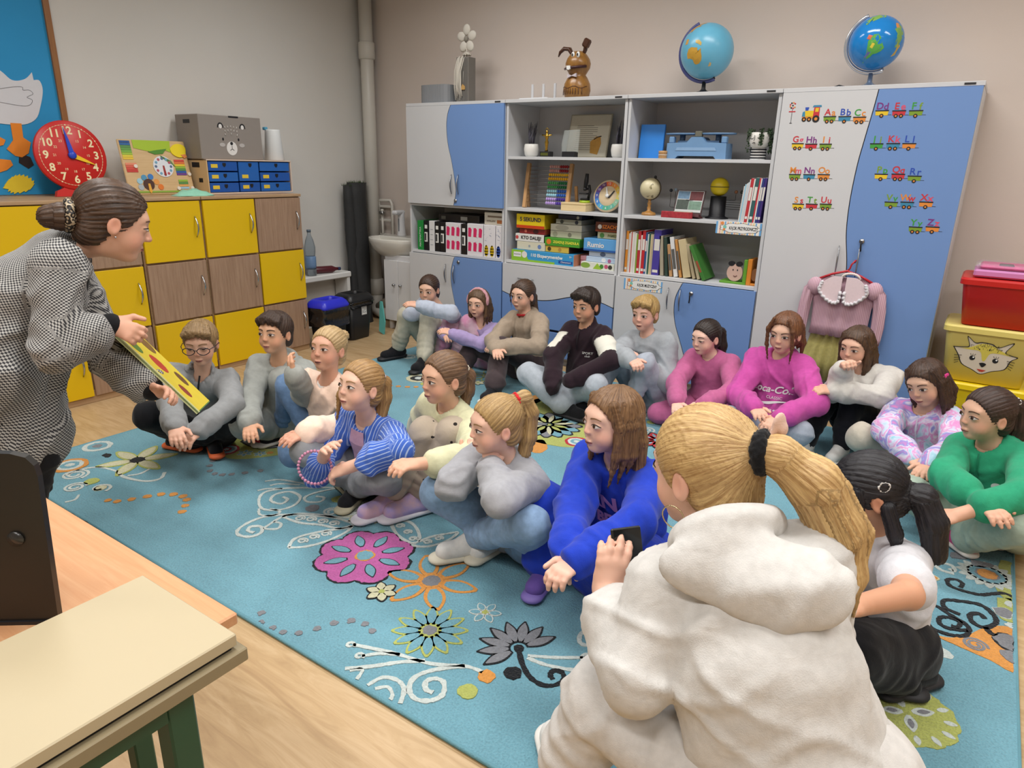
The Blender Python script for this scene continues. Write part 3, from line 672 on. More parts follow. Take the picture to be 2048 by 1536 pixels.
for k in range(5):
    a_ = PI/2+k*2*PI/5; fl.ball((0, 0, 0), (.036, .012, .030), 14, 8, 0, T(.048*math.cos(a_), 0, .115+.056*math.sin(a_)) @ RY(-a_))
fl.build('petals', mat('#d4cfc4', .7, var=.03), t); MB().ball((0, 0, 0), (.016, .014, .02), 12, 8, 0, T(0, -.006, .115)).build('centre', mat('#8b857a', .7), t)
MB().cyl((0, 0, 0), .005, .075, 8).build('stem', mat('#cfc9bd', .7), t)
kn = MB()
for k in range(9): a_ = k*.7; kn.tube([(.03*math.cos(a_), .02*math.sin(a_), .012), (.012*math.cos(a_+.6), .01*math.sin(a_+.6), .03), (.035*math.cos(a_+1.3), .02*math.sin(a_+1.3), .014)], .005, 6)
kn.build('cord_bow', cord, t)
t = thing('wifi_router', 'white router with three upright antennas on the cabinet', 'router', (.96, .22, ZT))
MB().box(-.11, .12, -.06, .07, 0, .022, 0, .008).build('body', wp, t)
for x in (-.07, .016, .104): MB().box(x-.009, x+.009, .05, .06, .02, .115, 0, .003).build('antenna', wp, t)
# ceramic rabbit
t = thing('rabbit_figurine', 'brown carved rabbit figurine with a bow tie', 'figurine', (1.305, .14, ZT))
bn = wood('#7c5326', '#a87a3c', 'Z', 9, .3, 5); bd = mat('#4a2a1a', .35, var=.15)
MB().lathe([(.066, 0), (.075, .01), (.084, .05), (.08, .085), (.062, .12), (.05, .135), (.058, .15), (.074, .175), (.078, .2), (.07, .225), (.052, .25), (.03, .268), (0, .272)], 28).build('body', bn, t)
MB().tube([(-.03, 0, .235), (-.065, 0, .285), (-.10, -.005, .29), (-.125, -.01, .27), (-.135, -.012, .245)], [.014, .022, .021, .016, .006], 12, flat=.6).build('ear', bd, t)
MB().tube([(.03, 0, .24), (.045, 0, .275), (.052, -.005, .30)], [.013, .018, .02], 12, flat=.6).build('ear', bd, t)
MB().box(-.022, .022, -.02, .015, -.02, .03, 0, .008, T(.057, -.01, .305) @ RY(.5)).build('ear_tip', bd, t)
MB().tube([(-.072, -.032, .172), (-.04, -.068, .17), (.01, -.079, .172), (.05, -.062, .176), (.073, -.03, .18)], .008, 8).build('mouth', mat('#3a1418', .4), t)
MB().prism([(-.032, .182), (-.008, .182), (-.004, .165), (-.018, .158), (-.03, .163)], -.088, -.076, 'XZ').build('tooth', white, t)
for x in (-.005, .03): MB().ball((x, -.058, .243), (.012, .008, .018), 12, 8).build('eye', white, t); 
for x in (-.006, .029): MB().ball((x, -.066, .243), (.005, .004, .009), 10, 6).build('pupil', black, t)
bt = MB(); bt.prism([(-.03, .137), (0, .128), (.03, .14), (.03, .118), (0, .126), (-.03, .114)], -.075, -.062, 'XZ'); bt.build('bow_tie', mat('#c9c0c6', .5, var=.5, scale=260), t)
gr = MB()
for k in range(9):
    x = -.064+.016*k; yy = -math.sqrt(max(0, .0835**2-x*x))-.0005; gr.tube([(x, yy, .055), (x*1.02, yy-.001, .035), (x*1.03, yy, .02)], .0022, 5)
gr.tube([(.083*math.sin(a_), -.083*math.cos(a_), .062+.006*math.sin(6*a_)) for a_ in np.linspace(-1.3, 1.3, 15)], .002, 5)
gr.build('carved_grooves', bd, t)
# globes ------------------------------------------------------------------
def globe_mat(sea, lands, rough, thr=.53, scale=2.6, seed=0):
    m = bpy.data.materials.new('globe'); m.use_nodes = True; nt = m.node_tree; b = nt.nodes['Principled BSDF']
    tc = nt.nodes.new('ShaderNodeTexCoord'); mp = nt.nodes.new('ShaderNodeMapping'); mp.inputs['Location'].default_value = (seed, seed*.7, 1.3*seed)
    nt.links.new(tc.outputs['Object'], mp.inputs[0])
    n = nt.nodes.new('ShaderNodeTexNoise'); n.inputs['Scale'].default_value = scale; n.inputs['Detail'].default_value = 5; n.inputs['Roughness'].default_value = .5
    nt.links.new(mp.outputs[0], n.inputs['Vector'])
    msk = ramp(nt, n.outputs[0], [(thr, (0, 0, 0)), (thr+.012, (255, 255, 255))])
    v = nt.nodes.new('ShaderNodeTexVoronoi'); v.inputs['Scale'].default_value = scale*6; nt.links.new(mp.outputs[0], v.inputs['Vector'])
    hs = nt.nodes.new('ShaderNodeSeparateColor'); nt.links.new(v.outputs['Color'], hs.inputs[0])
    land = ramp(nt, hs.outputs[0], [(i/len(lands), c) for i, c in enumerate(lands)], 'CONSTANT')
    n3 = nt.nodes.new('ShaderNodeTexNoise'); n3.inputs['Scale'].default_value = 8; nt.links.new(mp.outputs[0], n3.inputs['Vector'])
    seac = ramp(nt, n3.outputs[0], [(.3, sea[0]), (.7, sea[1])])
    mx = nt.nodes.new('ShaderNodeMix'); mx.data_type = 'RGBA'; nt.links.new(msk, mx.inputs[0]); nt.links.new(seac, mx.inputs[6]); nt.links.new(land, mx.inputs[7])
    nt.links.new(mx.outputs[2], b.inputs['Base Color']); b.inputs['Roughness'].default_value = rough
    return m
def blob(mb, R, lon, lat, pts, mi, FM):
    # a raised land patch: outline (dlon,dlat in degrees) projected on the ball
    out = []
    for a, b in pts:
        lo, la = math.radians(lon+a), math.radians(lat+b)
        out.append((R*1.004*math.cos(la)*math.sin(lo), -R*1.004*math.cos(la)*math.cos(lo), R*1.004*math.sin(la)))
    c = sum((Vector(p) for p in out), Vector())/len(out); c = c.normalized()*R*1.005
    n = len(out); mb.add(out+[tuple(c)], [(i, (i+1) % n, n) for i in range(n)], mi, FM, True)
    ring = [tuple((Vector(p)+c).normalized()*R*1.006) for p in out]
    mb.add(out+ring, [(i, (i+1) % n, n+(i+1) % n, n+i) for i in range(n)], mi, FM, True); mb.add(ring+[tuple(c.normalized()*R*1.008)], [(i, (i+1) % n, n) for i in range(n)], mi, FM, True)
AUS = [(-20, 6), (-14, 12), (-6, 14), (0, 16), (3, 11), (6, 12), (8, 18), (11, 12), (17, 4), (20, -4), (18, -12), (12, -17), (6, -16), (0, -10), (-8, -10), (-16, -13), (-20, -4)]
SAM = [(-10, 18), (-2, 22), (6, 18), (16, 8), (24, 2), (22, -6), (16, -14), (10, -18), (8, -26), (2, -34), (0, -46), (-4, -48), (-5, -36), (-6, -20), (-10, -8), (-14, 2), (-12, 10)]
NAM = [(-30, 20), (-10, 30), (10, 26), (20, 18), (8, 8), (4, -2), (0, -8), (-4, -4), (-14, 0), (-10, -12), (-4, -18), (-8, -20), (-18, -10), (-24, 4)]
AFR = [(-14, 18), (0, 22), (14, 18), (20, 4), (14, -10), (10, -26), (2, -32), (-4, -20), (-6, -4), (-16, 2)]
def globe(label, x, y, R, zc, gm, rim, base, lands, tilt=.41):
    t = thing('desk_globe', label, 'globe', (x, y, ZT))
    b_ = MB().ball((0, 0, 0), R, 36, 22, 0, T(0, 0, zc)); b_.build('sphere', gm, t)
    lm = MB(); mats = []
    for i, (lon, lat, pts, c) in enumerate(lands): mats.append(mat(c, .35, var=.12, scale=30)); blob(lm, R, lon, lat, pts, i, T(0, 0, zc) @ RY(tilt))
    lm.build('land_masses', mats, t)
    pts = [(-(R+.012)*math.cos(a_), 0, zc+(R+.012)*math.sin(a_)) for a_ in np.linspace(math.radians(68), math.radians(-112-0), 26)]
    MB().tube(pts, .006, 8, flat=1.6).build('meridian_arm', rim, t)
    MB().lathe([(.062, 0), (.064, .006), (.05, .012), (.022, .02), (.012, .03), (.010, max(.035, zc-R-.012))], 26).build('base', base, t)
    px, pz = pts[-1][0], pts[-1][2]
    MB().tube([(px, 0, pz), (px*.85, 0, zc-R*.86)], .005, 8).build('axis_pin', base, t)
globe('light blue globe showing Australia on the cabinet with the scale', 2.10, .17, .142, .222, mat('#68b3d2', .3, var=.10, scale=14), mat('#4a4f86', .35), black,
      [(-2, -16, AUS, '#c79a3c'), (-6, 10, [(-8, 2), (0, 5), (8, 2), (10, -4), (2, -3), (-5, -3)], '#cfae5a'), (-46, 30, [(-16, 26), (4, 30), (10, 14), (2, -6), (-10, -14), (-18, -4)], '#b98a4a'), (-36, 2, [(-6, 4), (3, 6), (6, -4), (-2, -7)], '#c99a50'), (40, -20, [(-3, 4), (2, 3), (4, -3), (-1, -6)], '#d3b070')])
globe('glossy political globe showing South America on the tall wardrobe', 2.945, .17, .122, .205, mat('#1f83cf', .12, var=.10, scale=9), mat('#c9ccd2', .2, .6), mat('#6d7d95', .25, .4),
      [(8, -8, SAM, '#5fae4e'), (2, -12, [(0, 8), (8, 6), (8, -4), (0, -6)], '#e6cf4a'), (4, -30, [(-2, 8), (8, 6), (4, -8), (-2, -10)], '#6a6fb0'), (-8, 2, [(-4, 4), (5, 5), (5, -4), (-3, -5)], '#d86a4a'), (-28, 42, NAM, '#86b45a'), (54, 34, AFR, '#7da85a'), (46, 48, [(-8, 6), (6, 10), (10, -2), (-4, -6)], '#d9905a'), (62, 0, [(-6, 16), (8, 10), (8, -10), (0, -16)], '#c9a84a')])
MB().tube([(2.78, .12, ZT+.004), (2.82, .10, ZT+.014), (2.86, .12, ZT+.004), (2.9, .15, ZT+.005)], .0035, 6).build('power_cable', black, None, label='thin black cable curled on the wardrobe top by the globe', category='cable')

# ================================================================ OPEN SHELF WITH BINDERS (first cabinet)
ZS = .673
def binder(label, x0, x1, z1, mats_, y=.03, d=.26, deco=None, cat='binder', name='ring_binder', group='binders on the lowest open shelf', z0=ZS):
    t = thing(name, label, cat, ((x0+x1)/2, y, z0), group=group); w2 = (x1-x0)/2-.001; h = z1-z0
    MB().box(-w2, w2, 0, d, 0, h, 0, .002).build('cover', mats_[0], t)
    if deco == 'spine':
        MB().box(-w2*.6, w2*.6, -.001, 0, h*.30, h*.62).build('spine_label', white, t); MB().box(-w2*.5, w2*.1, -.0016, -.001, h*.34, h*.58).build('spine_print', dark, t)
        MB().box(-w2*.5, w2*.5, -.001, 0, h*.74, h*.86).build('spine_label', white, t)
    if deco == 'wh': 
        for k in range(4): MB().box(-w2*.5, w2*.5, -.001, 0, h*(.2+.17*k), h*(.2+.17*k)+.004).build('spine_print', mat('#9aa0a8', .6), t)
    if deco == 'grn':
        text('spine_print', 'MATEMATYKA', .022, white, t, T(0, -.001, h*.45) @ RY(-PI/2) @ FRONT, .0003)
    if deco in ('pink', 'yel', 'blu'):
        c = {'pink': '#d42a63', 'yel': '#e8c21a', 'blu': '#2f55b0'}[deco]; m = MB(); rnd = random.Random(x0)
        nx = max(1, round((x1-x0)/.042))
        for i in range(nx):
            for j in range(2):
                cx = -w2+(i+.5)*2*w2/nx; cz = h*(.28+.45*j)
                if deco == 'pink': poly3(m, [(cx-.014, cz-.03), (cx+.012, cz-.032), (cx+.017, cz+.02), (cx+.006, cz+.032), (cx-.012, cz+.03)], 0, FRONT, .0008)
                else: poly3(m, disc(cx, h*.2, .017, 12, .04), 0, FRONT, .0008)
        m.build('printed_shapes', mat(c, .5), t)
        m = MB()
        for i in range(14):
            cx, cz = rnd.uniform(-w2*.9, w2*.9), rnd.uniform(.02, h-.02); L_ = min(rnd.uniform(.004, .011), w2-abs(cx)); a_ = rnd.uniform(0, PI)
            poly3(m, [(cx-L_*math.cos(a_), cz-L_*math.sin(a_)), (cx+L_*math.cos(a_), cz+L_*math.sin(a_)), (cx+L_*math.cos(a_)+.001, cz+L_*math.sin(a_)+.0015), (cx-L_*math.cos(a_)+.001, cz-L_*math.sin(a_)+.0015)], 0, FRONT, .0005)
        m.build('printed_lines', mat('#5a6a92', .6), t)
    return t
gB = mat('#1d8a3c', .45); kB = mat('#17171b', .4, var=.06); wB = mat('#dcdcdd', .5)
binder('green binder, first on the shelf from the sink side', .060, .119, .886, [gB], deco='grn')
binder('slim black binder right beside the green binder', .121, .170, .888, [kB], deco='spine')
binder('slim white binder between two black binders', .174, .226, .890, [wB], deco='wh')
binder('black binder following the slim white binder', .228, .276, .888, [kB], deco='spine')
binder('black binder touching the first pink-patterned box', .278, .326, .888, [kB], deco='spine')
pk_ = mat('#e2dfe2', .5)
binder('white box with pink shapes between two black binders', .331, .470, .888, [pk_], deco='pink', cat='box', name='patterned_box')
binder('lone black binder between the two pink-patterned boxes', .474, .524, .887, [kB], deco='spine')
binder('wide white box with pink shapes near the yellow box', .529, .670, .893, [pk_], deco='pink', cat='box', name='patterned_box')
binder('white box with yellow shapes under the beige box', .675, .774, .893, [pk_], deco='yel', cat='box', name='patterned_box')
binder('narrow white box with blue marks at the shelf end', .778, .829, .893, [pk_], deco='blu', cat='box', name='patterned_box')
t = binder('flat black box lying across the binders', .225, .60, .945, [kB], y=.08, d=.20, cat='box', name='flat_box', z0=.893)
MB().box(.02, .08, -.001, 0, .012, .038).build('barcode', mat('#8a8a84', .6), t); MB().box(-.16, -.12, -.001, 0, .012, .035).build('print', mat('#5a5a52', .6), t)
t = binder('beige box lying on the yellow-printed box', .665, .825, .978, [mat('#c9c3b4', .6)], y=.05, d=.22, cat='box', name='beige_box', z0=.894)
MB().box(-.05, .07, -.001, 0, .05, .062).build('print', mat('#7a6a5a', .6), t); MB().box(.03, .075, -.001, 0, .012, .035).build('print', mat('#b06a3a', .6), t); text('print', 'DYPLOMY', .016, mat('#6a5a4a', .6), t, T(-.02, -.001, .025) @ FRONT)
# ================================================================ SECOND CABINET: TROPHY SHELF
Z1, Z2, Z3 = 1.3455, 1.019, .673
def grass_pot(label, x, y, seed):
    t = thing('potted_grass', label, 'plant', (x, y, Z1)); rnd = random.Random(seed)
    MB().lathe([(.034, 0), (.044, .012), (.050, .045), (.046, .075), (.042, .08), (.039, .078), (.039, .07), (0, .07)], 22).build('pot', mat('#e2e0da', .3, var=.02), t)
    for k in range(20):
        a_ = rnd.uniform(0, 2*PI); L_ = rnd.uniform(.08, .15); sp = rnd.uniform(.005, .035)
        MB().tube([(.015*math.cos(a_), .015*math.sin(a_), .07), (.02*math.cos(a_), .02*math.sin(a_), .07+L_*.5), (sp*math.cos(a_)+.01, sp*math.sin(a_), .07+L_)], [.003, .004, .001], 5).build('blade', mat('#4c4a55', .6, var=.2), t)
grass_pot('white pot of dark grass beside the small gold trophy', .975, .15, 1)
grass_pot('white pot of dark grass beside the framed certificate', 1.613, .15, 2)
t = thing('gold_trophy', 'small gold figurine trophy on a black base', 'trophy', (1.11, .12, Z1)); gold = mat('#c9a54c', .2, 1, var=.05)
MB().box(-.038, .038, -.025, .025, 0, .034, 0, .003).build('base', black, t); MB().box(-.028, .028, -.0262, -.025, .008, .026).build('plate', gold, t)
MB().lathe([(.012, .034), (.008, .05), (.010, .07), (.013, .09), (.008, .105), (.012, .12), (.014, .135), (.006, .142), (.009, .15), (.009, .16), (0, .166)], 14).build('figure', gold, t)
MB().tube([(-.036, 0, .135), (-.012, 0, .13), (.012, 0, .13), (.036, 0, .135)], .005, 8).build('arms', gold, t); MB().tube([(-.012, 0, .165), (0, 0, .178), (.012, 0, .165)], .003, 6).build('star', gold, t)
t = thing('glass_award', 'clear glass award plaque on a black base', 'award', (1.30, .10, Z1)); gl = mat('#c8cdc8', .05, var=0, alpha=.28, spec=.8)
MB().box(-.045, .045, -.03, .02, 0, .034, 0, .002).build('base', black, t); MB().prism([(-.062, .02), (.05, .03), (.058, .165), (-.05, .16), (-.066, .08)], .0, .012, 'XZ').build('glass_plate', gl, t)
t = thing('framed_certificate', 'pale certificate in a thin frame leaning at the back', 'picture', (1.33, .24, Z1), (math.radians(-14), 0, .0))
MB().box(-.15, .15, 0, .01, 0, .275, 0, .002).build('frame', mat('#a9a28c', .5), t); MB().box(-.142, .142, -.0012, 0, .008, .267).build('sheet', mat('#cbc5b2', .6), t)
m = MB()
for k in range(13): m.box(-.09, .06 if k % 4 else .03, -.0018, -.0012, .20-.0125*k, .203-.0125*k)
m.build('text_lines', mat('#7c7768', .6), t)
poly3(MB(), [(.03, .03), (.085, .02), (.1, .09), (.09, .13), (.06, .135), (.02, .10)], 0, T(0, -.0018, 0) @ FRONT, .0006).build('orange_drawing', mat('#b9893a', .6, var=.2, scale=60), t)
MB().tube([(.045, -.003, .115), (.07, -.003, .13), (.095, -.003, .135)], .003, 5).build('ink_stroke', dark, t)
# ---- abacus
t = thing('bead_abacus', 'wooden abacus with ten rows of coloured beads', 'abacus', (1.108, .13, Z2), (math.radians(-10), 0, 0)); pine = wood('#b98a58', '#d2a878', 'Z', 8)
for x in (-.165, .165): MB().box(x-.012, x+.012, -.014, .014, 0, .292, 0, .003).build('post', pine, t)
for x in (-.19, .19): MB().box(-.01, .01, -.008, .008, 0, .17, 0, .002, T(x, .10, .0) @ RX(.35)).build('rear_leg', pine, t)
bc = [('#e0a8a0', '#a8242c'), ('#e0a8a0', '#a8242c'), ('#e0b020', '#e0b020'), ('#e0a818', '#e0a818'), ('#52a05a', '#1f7040'), ('#3f9650', '#1a6a3a'), ('#9fd4e4', '#2a5cb0'), ('#a8dcea', '#2f66c0'), ('#b79cd8', '#4a3294'), ('#b79cd8', '#553aa0')]
wire = mat('#c9ccd0', .25, 1, var=0)
for r in range(10):
    z = .272-.026*r; MB().tube([(-.16, 0, z), (.16, 0, z)], .0016, 5).build('wire', wire, t)
    bead = MB().ball((0, 0, 0), (.0078, .011, .011), 8, 5)
    me = [None, None]
    for k in range(10):
        x = .148-.0158*(9-k)-(0 if k < 9 or r > 1 else -.003)
        h_ = 0 if k < 5 else 1
        if me[h_] is None: o = bead.build('bead', mat(bc[r][h_], .3, var=.02), t); me[h_] = o.data
        else: o = link('bead', me[h_], t)
        o.location = (x, 0, z)
# ---- microscope on a box
t = thing('wooden_box', 'small pale wooden box under the toy microscope', 'box', (1.36, .13, Z2)); MB().box(-.09, .09, -.07, .06, 0, .052, 0, .002).build('box_body', wood('#d9bf8e', '#e6d0a4', 'X', 8), t); MB().box(-.091, .091, -.071, .061, .04, .0415).build('lid_seam', mat('#9a7f55', .6), t)
t = thing('toy_microscope', 'black toy microscope on a lime green base', 'microscope', (1.405, .13, Z2+.052))
MB().lathe([(.034, 0), (.036, .004), (.034, .014), (0, .015)], 20).build('base', mat('#9ab62a', .4), t)
MB().box(-.025, .025, -.02, .022, .014, .03, 0, .004).build('foot', black, t); MB().tube([(.02, .01, .03), (.028, .012, .07), (.02, .01, .11)], .009, 8).build('arm', black, t)
MB().box(-.035, .02, -.02, .02, .052, .06, 0, .002).build('stage', black, t); MB().tube([(-.006, 0, .075), (.004, 0, .13), (.008, 0, .178)], [.009, .014, .011], 12).build('tube', black, t); MB().tube([(.002, -.02, .085), (.002, .02, .085)], .008, 8).build('focus_knob', dark, t)
# ---- rainbow clock
t = thing('rainbow_clock', 'round wooden clock toy with a rainbow number ring', 'clock', (1.565, .12, Z2), (math.radians(-14), 0, 0))
MB().lathe([(0, 0), (.098, 0), (.1, .004), (.098, .014), (0, .014)], 40, M=T(0, 0, .1) @ RX(PI/2)).build('disc', wood('#d9c19a', '#e6d3b0', 'X', 6), t)
rc = ['#d8602a', '#e08a2a', '#e0b83a', '#d8c86a', '#8fc0a0', '#5fb09a', '#4aa88a', '#4f9fc0', '#3a7ac0', '#3a4f9c', '#5a3a8c', '#5a2a5c']
for k in range(12):
    a0 = PI/2-(k+.5)*PI/6; a1 = a0+PI/6
    pts = [(.088*math.cos(a_), .088*math.sin(a_)) for a_ in np.linspace(a0, a1, 5)]+[(.062*math.cos(a_), .062*math.sin(a_)) for a_ in np.linspace(a1, a0, 5)]
    d = poly3(MB(), pts, 0, T(0, -.0142, .1) @ FRONT, .002).build('number_tile', mat(rc[(k) % 12], .5), t); am = (a0+a1)/2
    mtext(MB(), str(12 if k == 0 else k), .02, T(.075*math.cos(am), -.0165, .1+.075*math.sin(am)) @ FRONT).build('numeral', white, d)
poly3(MB(), [(-.008, 0), (-.02, .05), (-.012, .055), (.004, .004)], 0, T(0, -.017, .1) @ FRONT, .002).build('minute_hand', white, t); poly3(MB(), [(.004, -.012), (.04, .035), (.045, .03), (.014, -.014)], 0, T(0, -.0168, .1) @ FRONT, .002).build('hour_hand', black, t)
MB().lathe([(0, 0), (.012, 0), (.012, .006), (0, .006)], 14, M=T(0, -.02, .1) @ RX(PI/2)).build('hub', white, t)
# ---- board games
def game(label, x0, x1, z0, z1, c, y=.05, d=.22, side=None, txt=None, tc='#1c2430', ts=.04, tx=0, tz=.5, band=None, rot=0, shear=0, marks=()):
    cx = (x0+x1)/2; w2 = (x1-x0)/2; h = z1-z0-.001
    t = thing('board_game', label, 'board game', (cx, y, z0), (0, 0, rot), group='board games on the shelf')
    ms = [mat(c, .4, var=.03), mat(side or c, .4, var=.1, scale=25)]
    m = MB(); m.box(-w2, w2, 0, d, 0, h, 0, .001); m.m = [1 if abs(sum(Vector(m.v[i]).x for i in f)/len(f)) > w2*.98 else 0 for f in m.f]; m.build('box', ms, t)
    if band: MB().box(-w2+.001, w2-.001, -.0008, 0, .001, h*band[1]).build('colour_band', mat(band[0], .4), t)
    if txt: text('lettering', txt, ts, mat(tc, .5), t, T(tx, -.0012, h*tz) @ FRONT, .0003, bold=.0008, shear=shear)
    for (a, b, r, mc) in marks: poly3(MB(), disc(a, h*b, r, 14, min(r, h*.42)), 0, T(0, -.0005, 0) @ FRONT, .0006).build('emblem', mat(mc, .5), t)
    return t
G = game
g110 = G('green and blue science game box, the lowest and widest', .914, 1.401, Z3, .748, '#3a9ad2', .03, .24, '#c98a6a', '110 Eksperymentów', '#f0f0ea', .030, .035, .62, marks=[(-.138, .62, .022, '#e8e4dc')])
MB().prism([(-.243, .001), (-.1, .001), (-.14, .074), (-.243, .074)], -.0009, 0, 'XZ').build('green_corner', mat('#8fc23c', .4), g110); MB().box(-.243, .1, -.0011, 0, .001, .014).build('green_band', mat('#8fc23c', .4), g110)
MB().box(.13, .235, -.0012, 0, .012, .03).build('brand_panel', mat('#1c4fa0', .4), g110); text('brand_lettering', 'Clementoni', .016, white, g110, T(.185, -.0016, .021) @ FRONT, .0003); text('age_mark', '8+', .018, white, g110, T(.22, -.0012, .058) @ FRONT, .0003)
MB().box(-.225, -.165, -.0014, 0, .028, .06).build('white_panel', white, g110); text('panel_lettering', 'NAUKOWA', .010, dark, g110, T(-.195, -.0018, .044) @ FRONT, .0002)
G('long white game box lying on the science box', .944, 1.165, .749, .803, '#d9d4bc', .05, .22, marks=[(.07, .5, .014, '#6a86b8'), (-.01, .5, .008, '#9aa3a8')])
G('yellow game box end below the green game', 1.167, 1.345, .749, .790, '#d8b44a', .06, .2, '#5a3a2a', marks=[(-.06, .5, .014, '#4a3a1a'), (.02, .5, .012, '#b98a3a')])
G('white quiz game box reading KTO DALEJ', .930, 1.158, .804, .854, '#e2e0da', .05, .22, '#2a2a2e', 'KTO DALEJ?', '#17171b', .030, .012, marks=[(-.1, .5, .012, '#c84a4a')])
G('green animal game box under the grey boxes', 1.160, 1.425, .791, .843, '#4a9a30', .055, .2, '#3a7a2a', 'ZGADUJ ZGADULA', '#e6e04a', .022, .03, marks=[(-.10, .5, .018, '#e07a2a')])
G('dark red slim game box under the yellow game', .955, 1.158, .855, .889, '#7c1e24', .06, .2, '#8a3a2a', marks=[(-.05, .5, .01, '#c86a5a'), (.03, .5, .022, '#3a1014')])
G('yellow game box reading 5 SEKUND on its front', .936, 1.158, .890, .984, '#e0c41c', .05, .2, '#c8a81c', '5 SEKUND', '#1c2448', .036, .0, .62, ('#c8401c', .22))
G('lower light grey game box above the green game', 1.182, 1.415, .844, .887, '#c9c5b4', .09, .2, marks=[(-.08, .5, .018, '#a8a494'), (.03, .5, .014, '#8a867a')])
G('upper light grey game box with pale printing', 1.182, 1.415, .888, .930, '#cfcbbc', .09, .2, marks=[(-.03, .5, .05, '#b3afa2')])
G('small grey game box with two dark emblems', 1.215, 1.405, .931, .962, '#a3a496', .10, .18, marks=[(-.05, .5, .013, '#3f4440'), (.06, .5, .013, '#2f3440')])
G('dark blue box on top of the grey game stack', 1.225, 1.40, .963, .990, '#252c48', .11, .16, marks=[(.06, .5, .01, '#c9c5b4')])
G('brown chess box reading SZACHY on the right stack', 1.518, 1.690, .903, .965, '#5a2a1c', .08, .2, '#4a2014', 'SZACHY', '#e07a2a', .030, .02, .5, ('#8a3a1c', .18), marks=[(-.055, .5, .014, '#d8d0c4')])
G('beige nature game box below the chess box', 1.536, 1.690, .862, .902, '#b3ab88', .08, .2, txt='PAMIĘĆ', tc='#6a6a3a', ts=.02, tx=.03, marks=[(-.045, .5, .016, '#4a7a3a')])
G('light blue game box with white lettering', 1.459, 1.690, .783, .861, '#5fa3dc', .045, .2, '#3a6fb0', 'Rumio', '#f0e6dc', .045, -.03, .5, ('#2a5ca8', .16))
G('pale blue flat game box under the blue box', 1.493, 1.690, .750, .782, '#c3cfdc', .06, .2, marks=[(0, .5, .02, '#5a6a86')])
G('pale wet-wipes pack above the floral pack', 1.480, 1.690, .716, .749, '#b7cce4', .05, .2, marks=[(.02, .5, .016, '#e0e6ec'), (.06, .4, .012, '#a8608a')])
t = G('floral green and white pack at the shelf front', 1.455, 1.690, Z3, .715, '#dfe2d4', .03, .2, '#cfd6c0', marks=[(-.085, .5, .034, '#86a848'), (.03, .5, .014, '#4a8a3a'), (.062, .55, .013, '#c85a7a'), (.09, .5, .014, '#3c3c34')])
MB().prism([(-.03, .002), (.03, .002), (.0, .04)], -.0012, 0, 'XZ').build('green_wedge', mat('#9ac23c', .5), t)
G('lower pink card game box between the two stacks', 1.412, 1.470-.018, Z3, .712, '#cf8aa0', .10, .18)
G('upper pink card game box between the two stacks', 1.412, 1.470-.018, .713, .742, '#d8a0ac', .10, .18)

# ================================================================ THIRD CABINET
t = thing('blue_book', 'plain bright blue book standing on the top shelf', 'book', (1.827, .13, Z1), (math.radians(-6), 0, .06)); MB().box(-.074, .074, 0, .018, 0, .192, 0, .002).build('cover', mat('#2f87e0', .35, var=.02), t); MB().box(-.072, .072, .003, .015, .1905, .1925).build('pages', paper, t)
t = thing('wooden_canister', 'small round wooden canister beside the blue scale', 'canister', (1.925, .09, Z1)); MB().lathe([(.024, 0), (.025, .003), (.025, .03), (.026, .031), (.026, .042), (0, .044)], 18).build('pot', wood('#a87a4a', '#c29a68', 'X', 8), t); MB().lathe([(.0255, .0185), (.0262, .019), (.0262, .022), (.0255, .0225)], 18).build('band', mat('#d8cfc0', .5), t)
t = thing('kitchen_scale', 'vintage light blue balance scale with two pans', 'scale', (2.118, .15, Z1)); sb = mat('#6f95bd', .45, var=.05); sbd = mat('#4a6480', .5)
MB().prism([(-.175, 0), (-.12, 0), (-.105, .016), (.105, .016), (.12, 0), (.175, 0), (.172, .085), (.055, .09), (.03, .118), (-.03, .118), (-.055, .09), (-.172, .085)], -.06, .05, 'XZ').build('housing', sb, t)
MB().prism([(-.12, .045), (.12, .045), (.11, .062), (-.11, .062)], -.0625, -.06, 'XZ').build('raised_panel', mat('#86a8cc', .45), t)
for x in (-.165, .14): MB().box(x, x+.03, -.055, -.02, .085, .12, 0, .004).build('pillar', sb, t)
for x in (-.105, .105): MB().lathe([(.095, 0), (.1, .004), (.1, .008), (.0, .01)], 24, (x, 0, .132), sy=.6).build('pan', sb, t); MB().cyl((x, 0, .09), .016, .042, 12).build('pan_post', sbd, t)
MB().box(-.02, .02, -.04, -.01, .118, .15, 0, .004).build('beam_head', mat('#6c6a5c', .5), t); MB().box(-.12, .12, -.03, .03, .088, .1, 0).build('beam', sbd, t)
t = thing('face_planter', 'white face-shaped planter with striped neck and trailing plant', 'planter', (2.463, .11, Z1))
MB().lathe([(.038, 0), (.040, .003), (.038, .058), (.036, .062)], 24).build('neck', white, t)
for k in range(4): MB().lathe([(.0405, .006+.0145*k), (.0412, .007+.0145*k), (.0408, .013+.0145*k), (.0400, .014+.0145*k)], 24).build('black_stripe', black, t)
MB().lathe([(.03, .06), (.045, .068), (.054, .09), (.055, .115), (.050, .138), (.046, .14), (.044, .136), (0, .132)], 26).build('head', mat('#dfdcd5', .35), t)
fm = MB()
for x0_, x1_ in ((-.04, -.018), (.002, .024)):
    fm.tube([(x0_+(x1_-x0_)*k/5, -math.sqrt(.0552**2-(x0_+(x1_-x0_)*k/5)**2)-.0004, .112-.006*math.sin(PI*k/5)) for k in range(6)], .0012, 4)
fm.tube([(-.014, -.0545, .125), (-.012, -.0556, .105), (-.018, -.054, .098)], .0012, 4); fm.tube([(-.022, -.0518, .084), (-.014, -.0535, .087), (-.008, -.0540, .084)], .0024, 5)
fm.build('painted_face', dark, t)
rnd = random.Random(5); lv = MB()
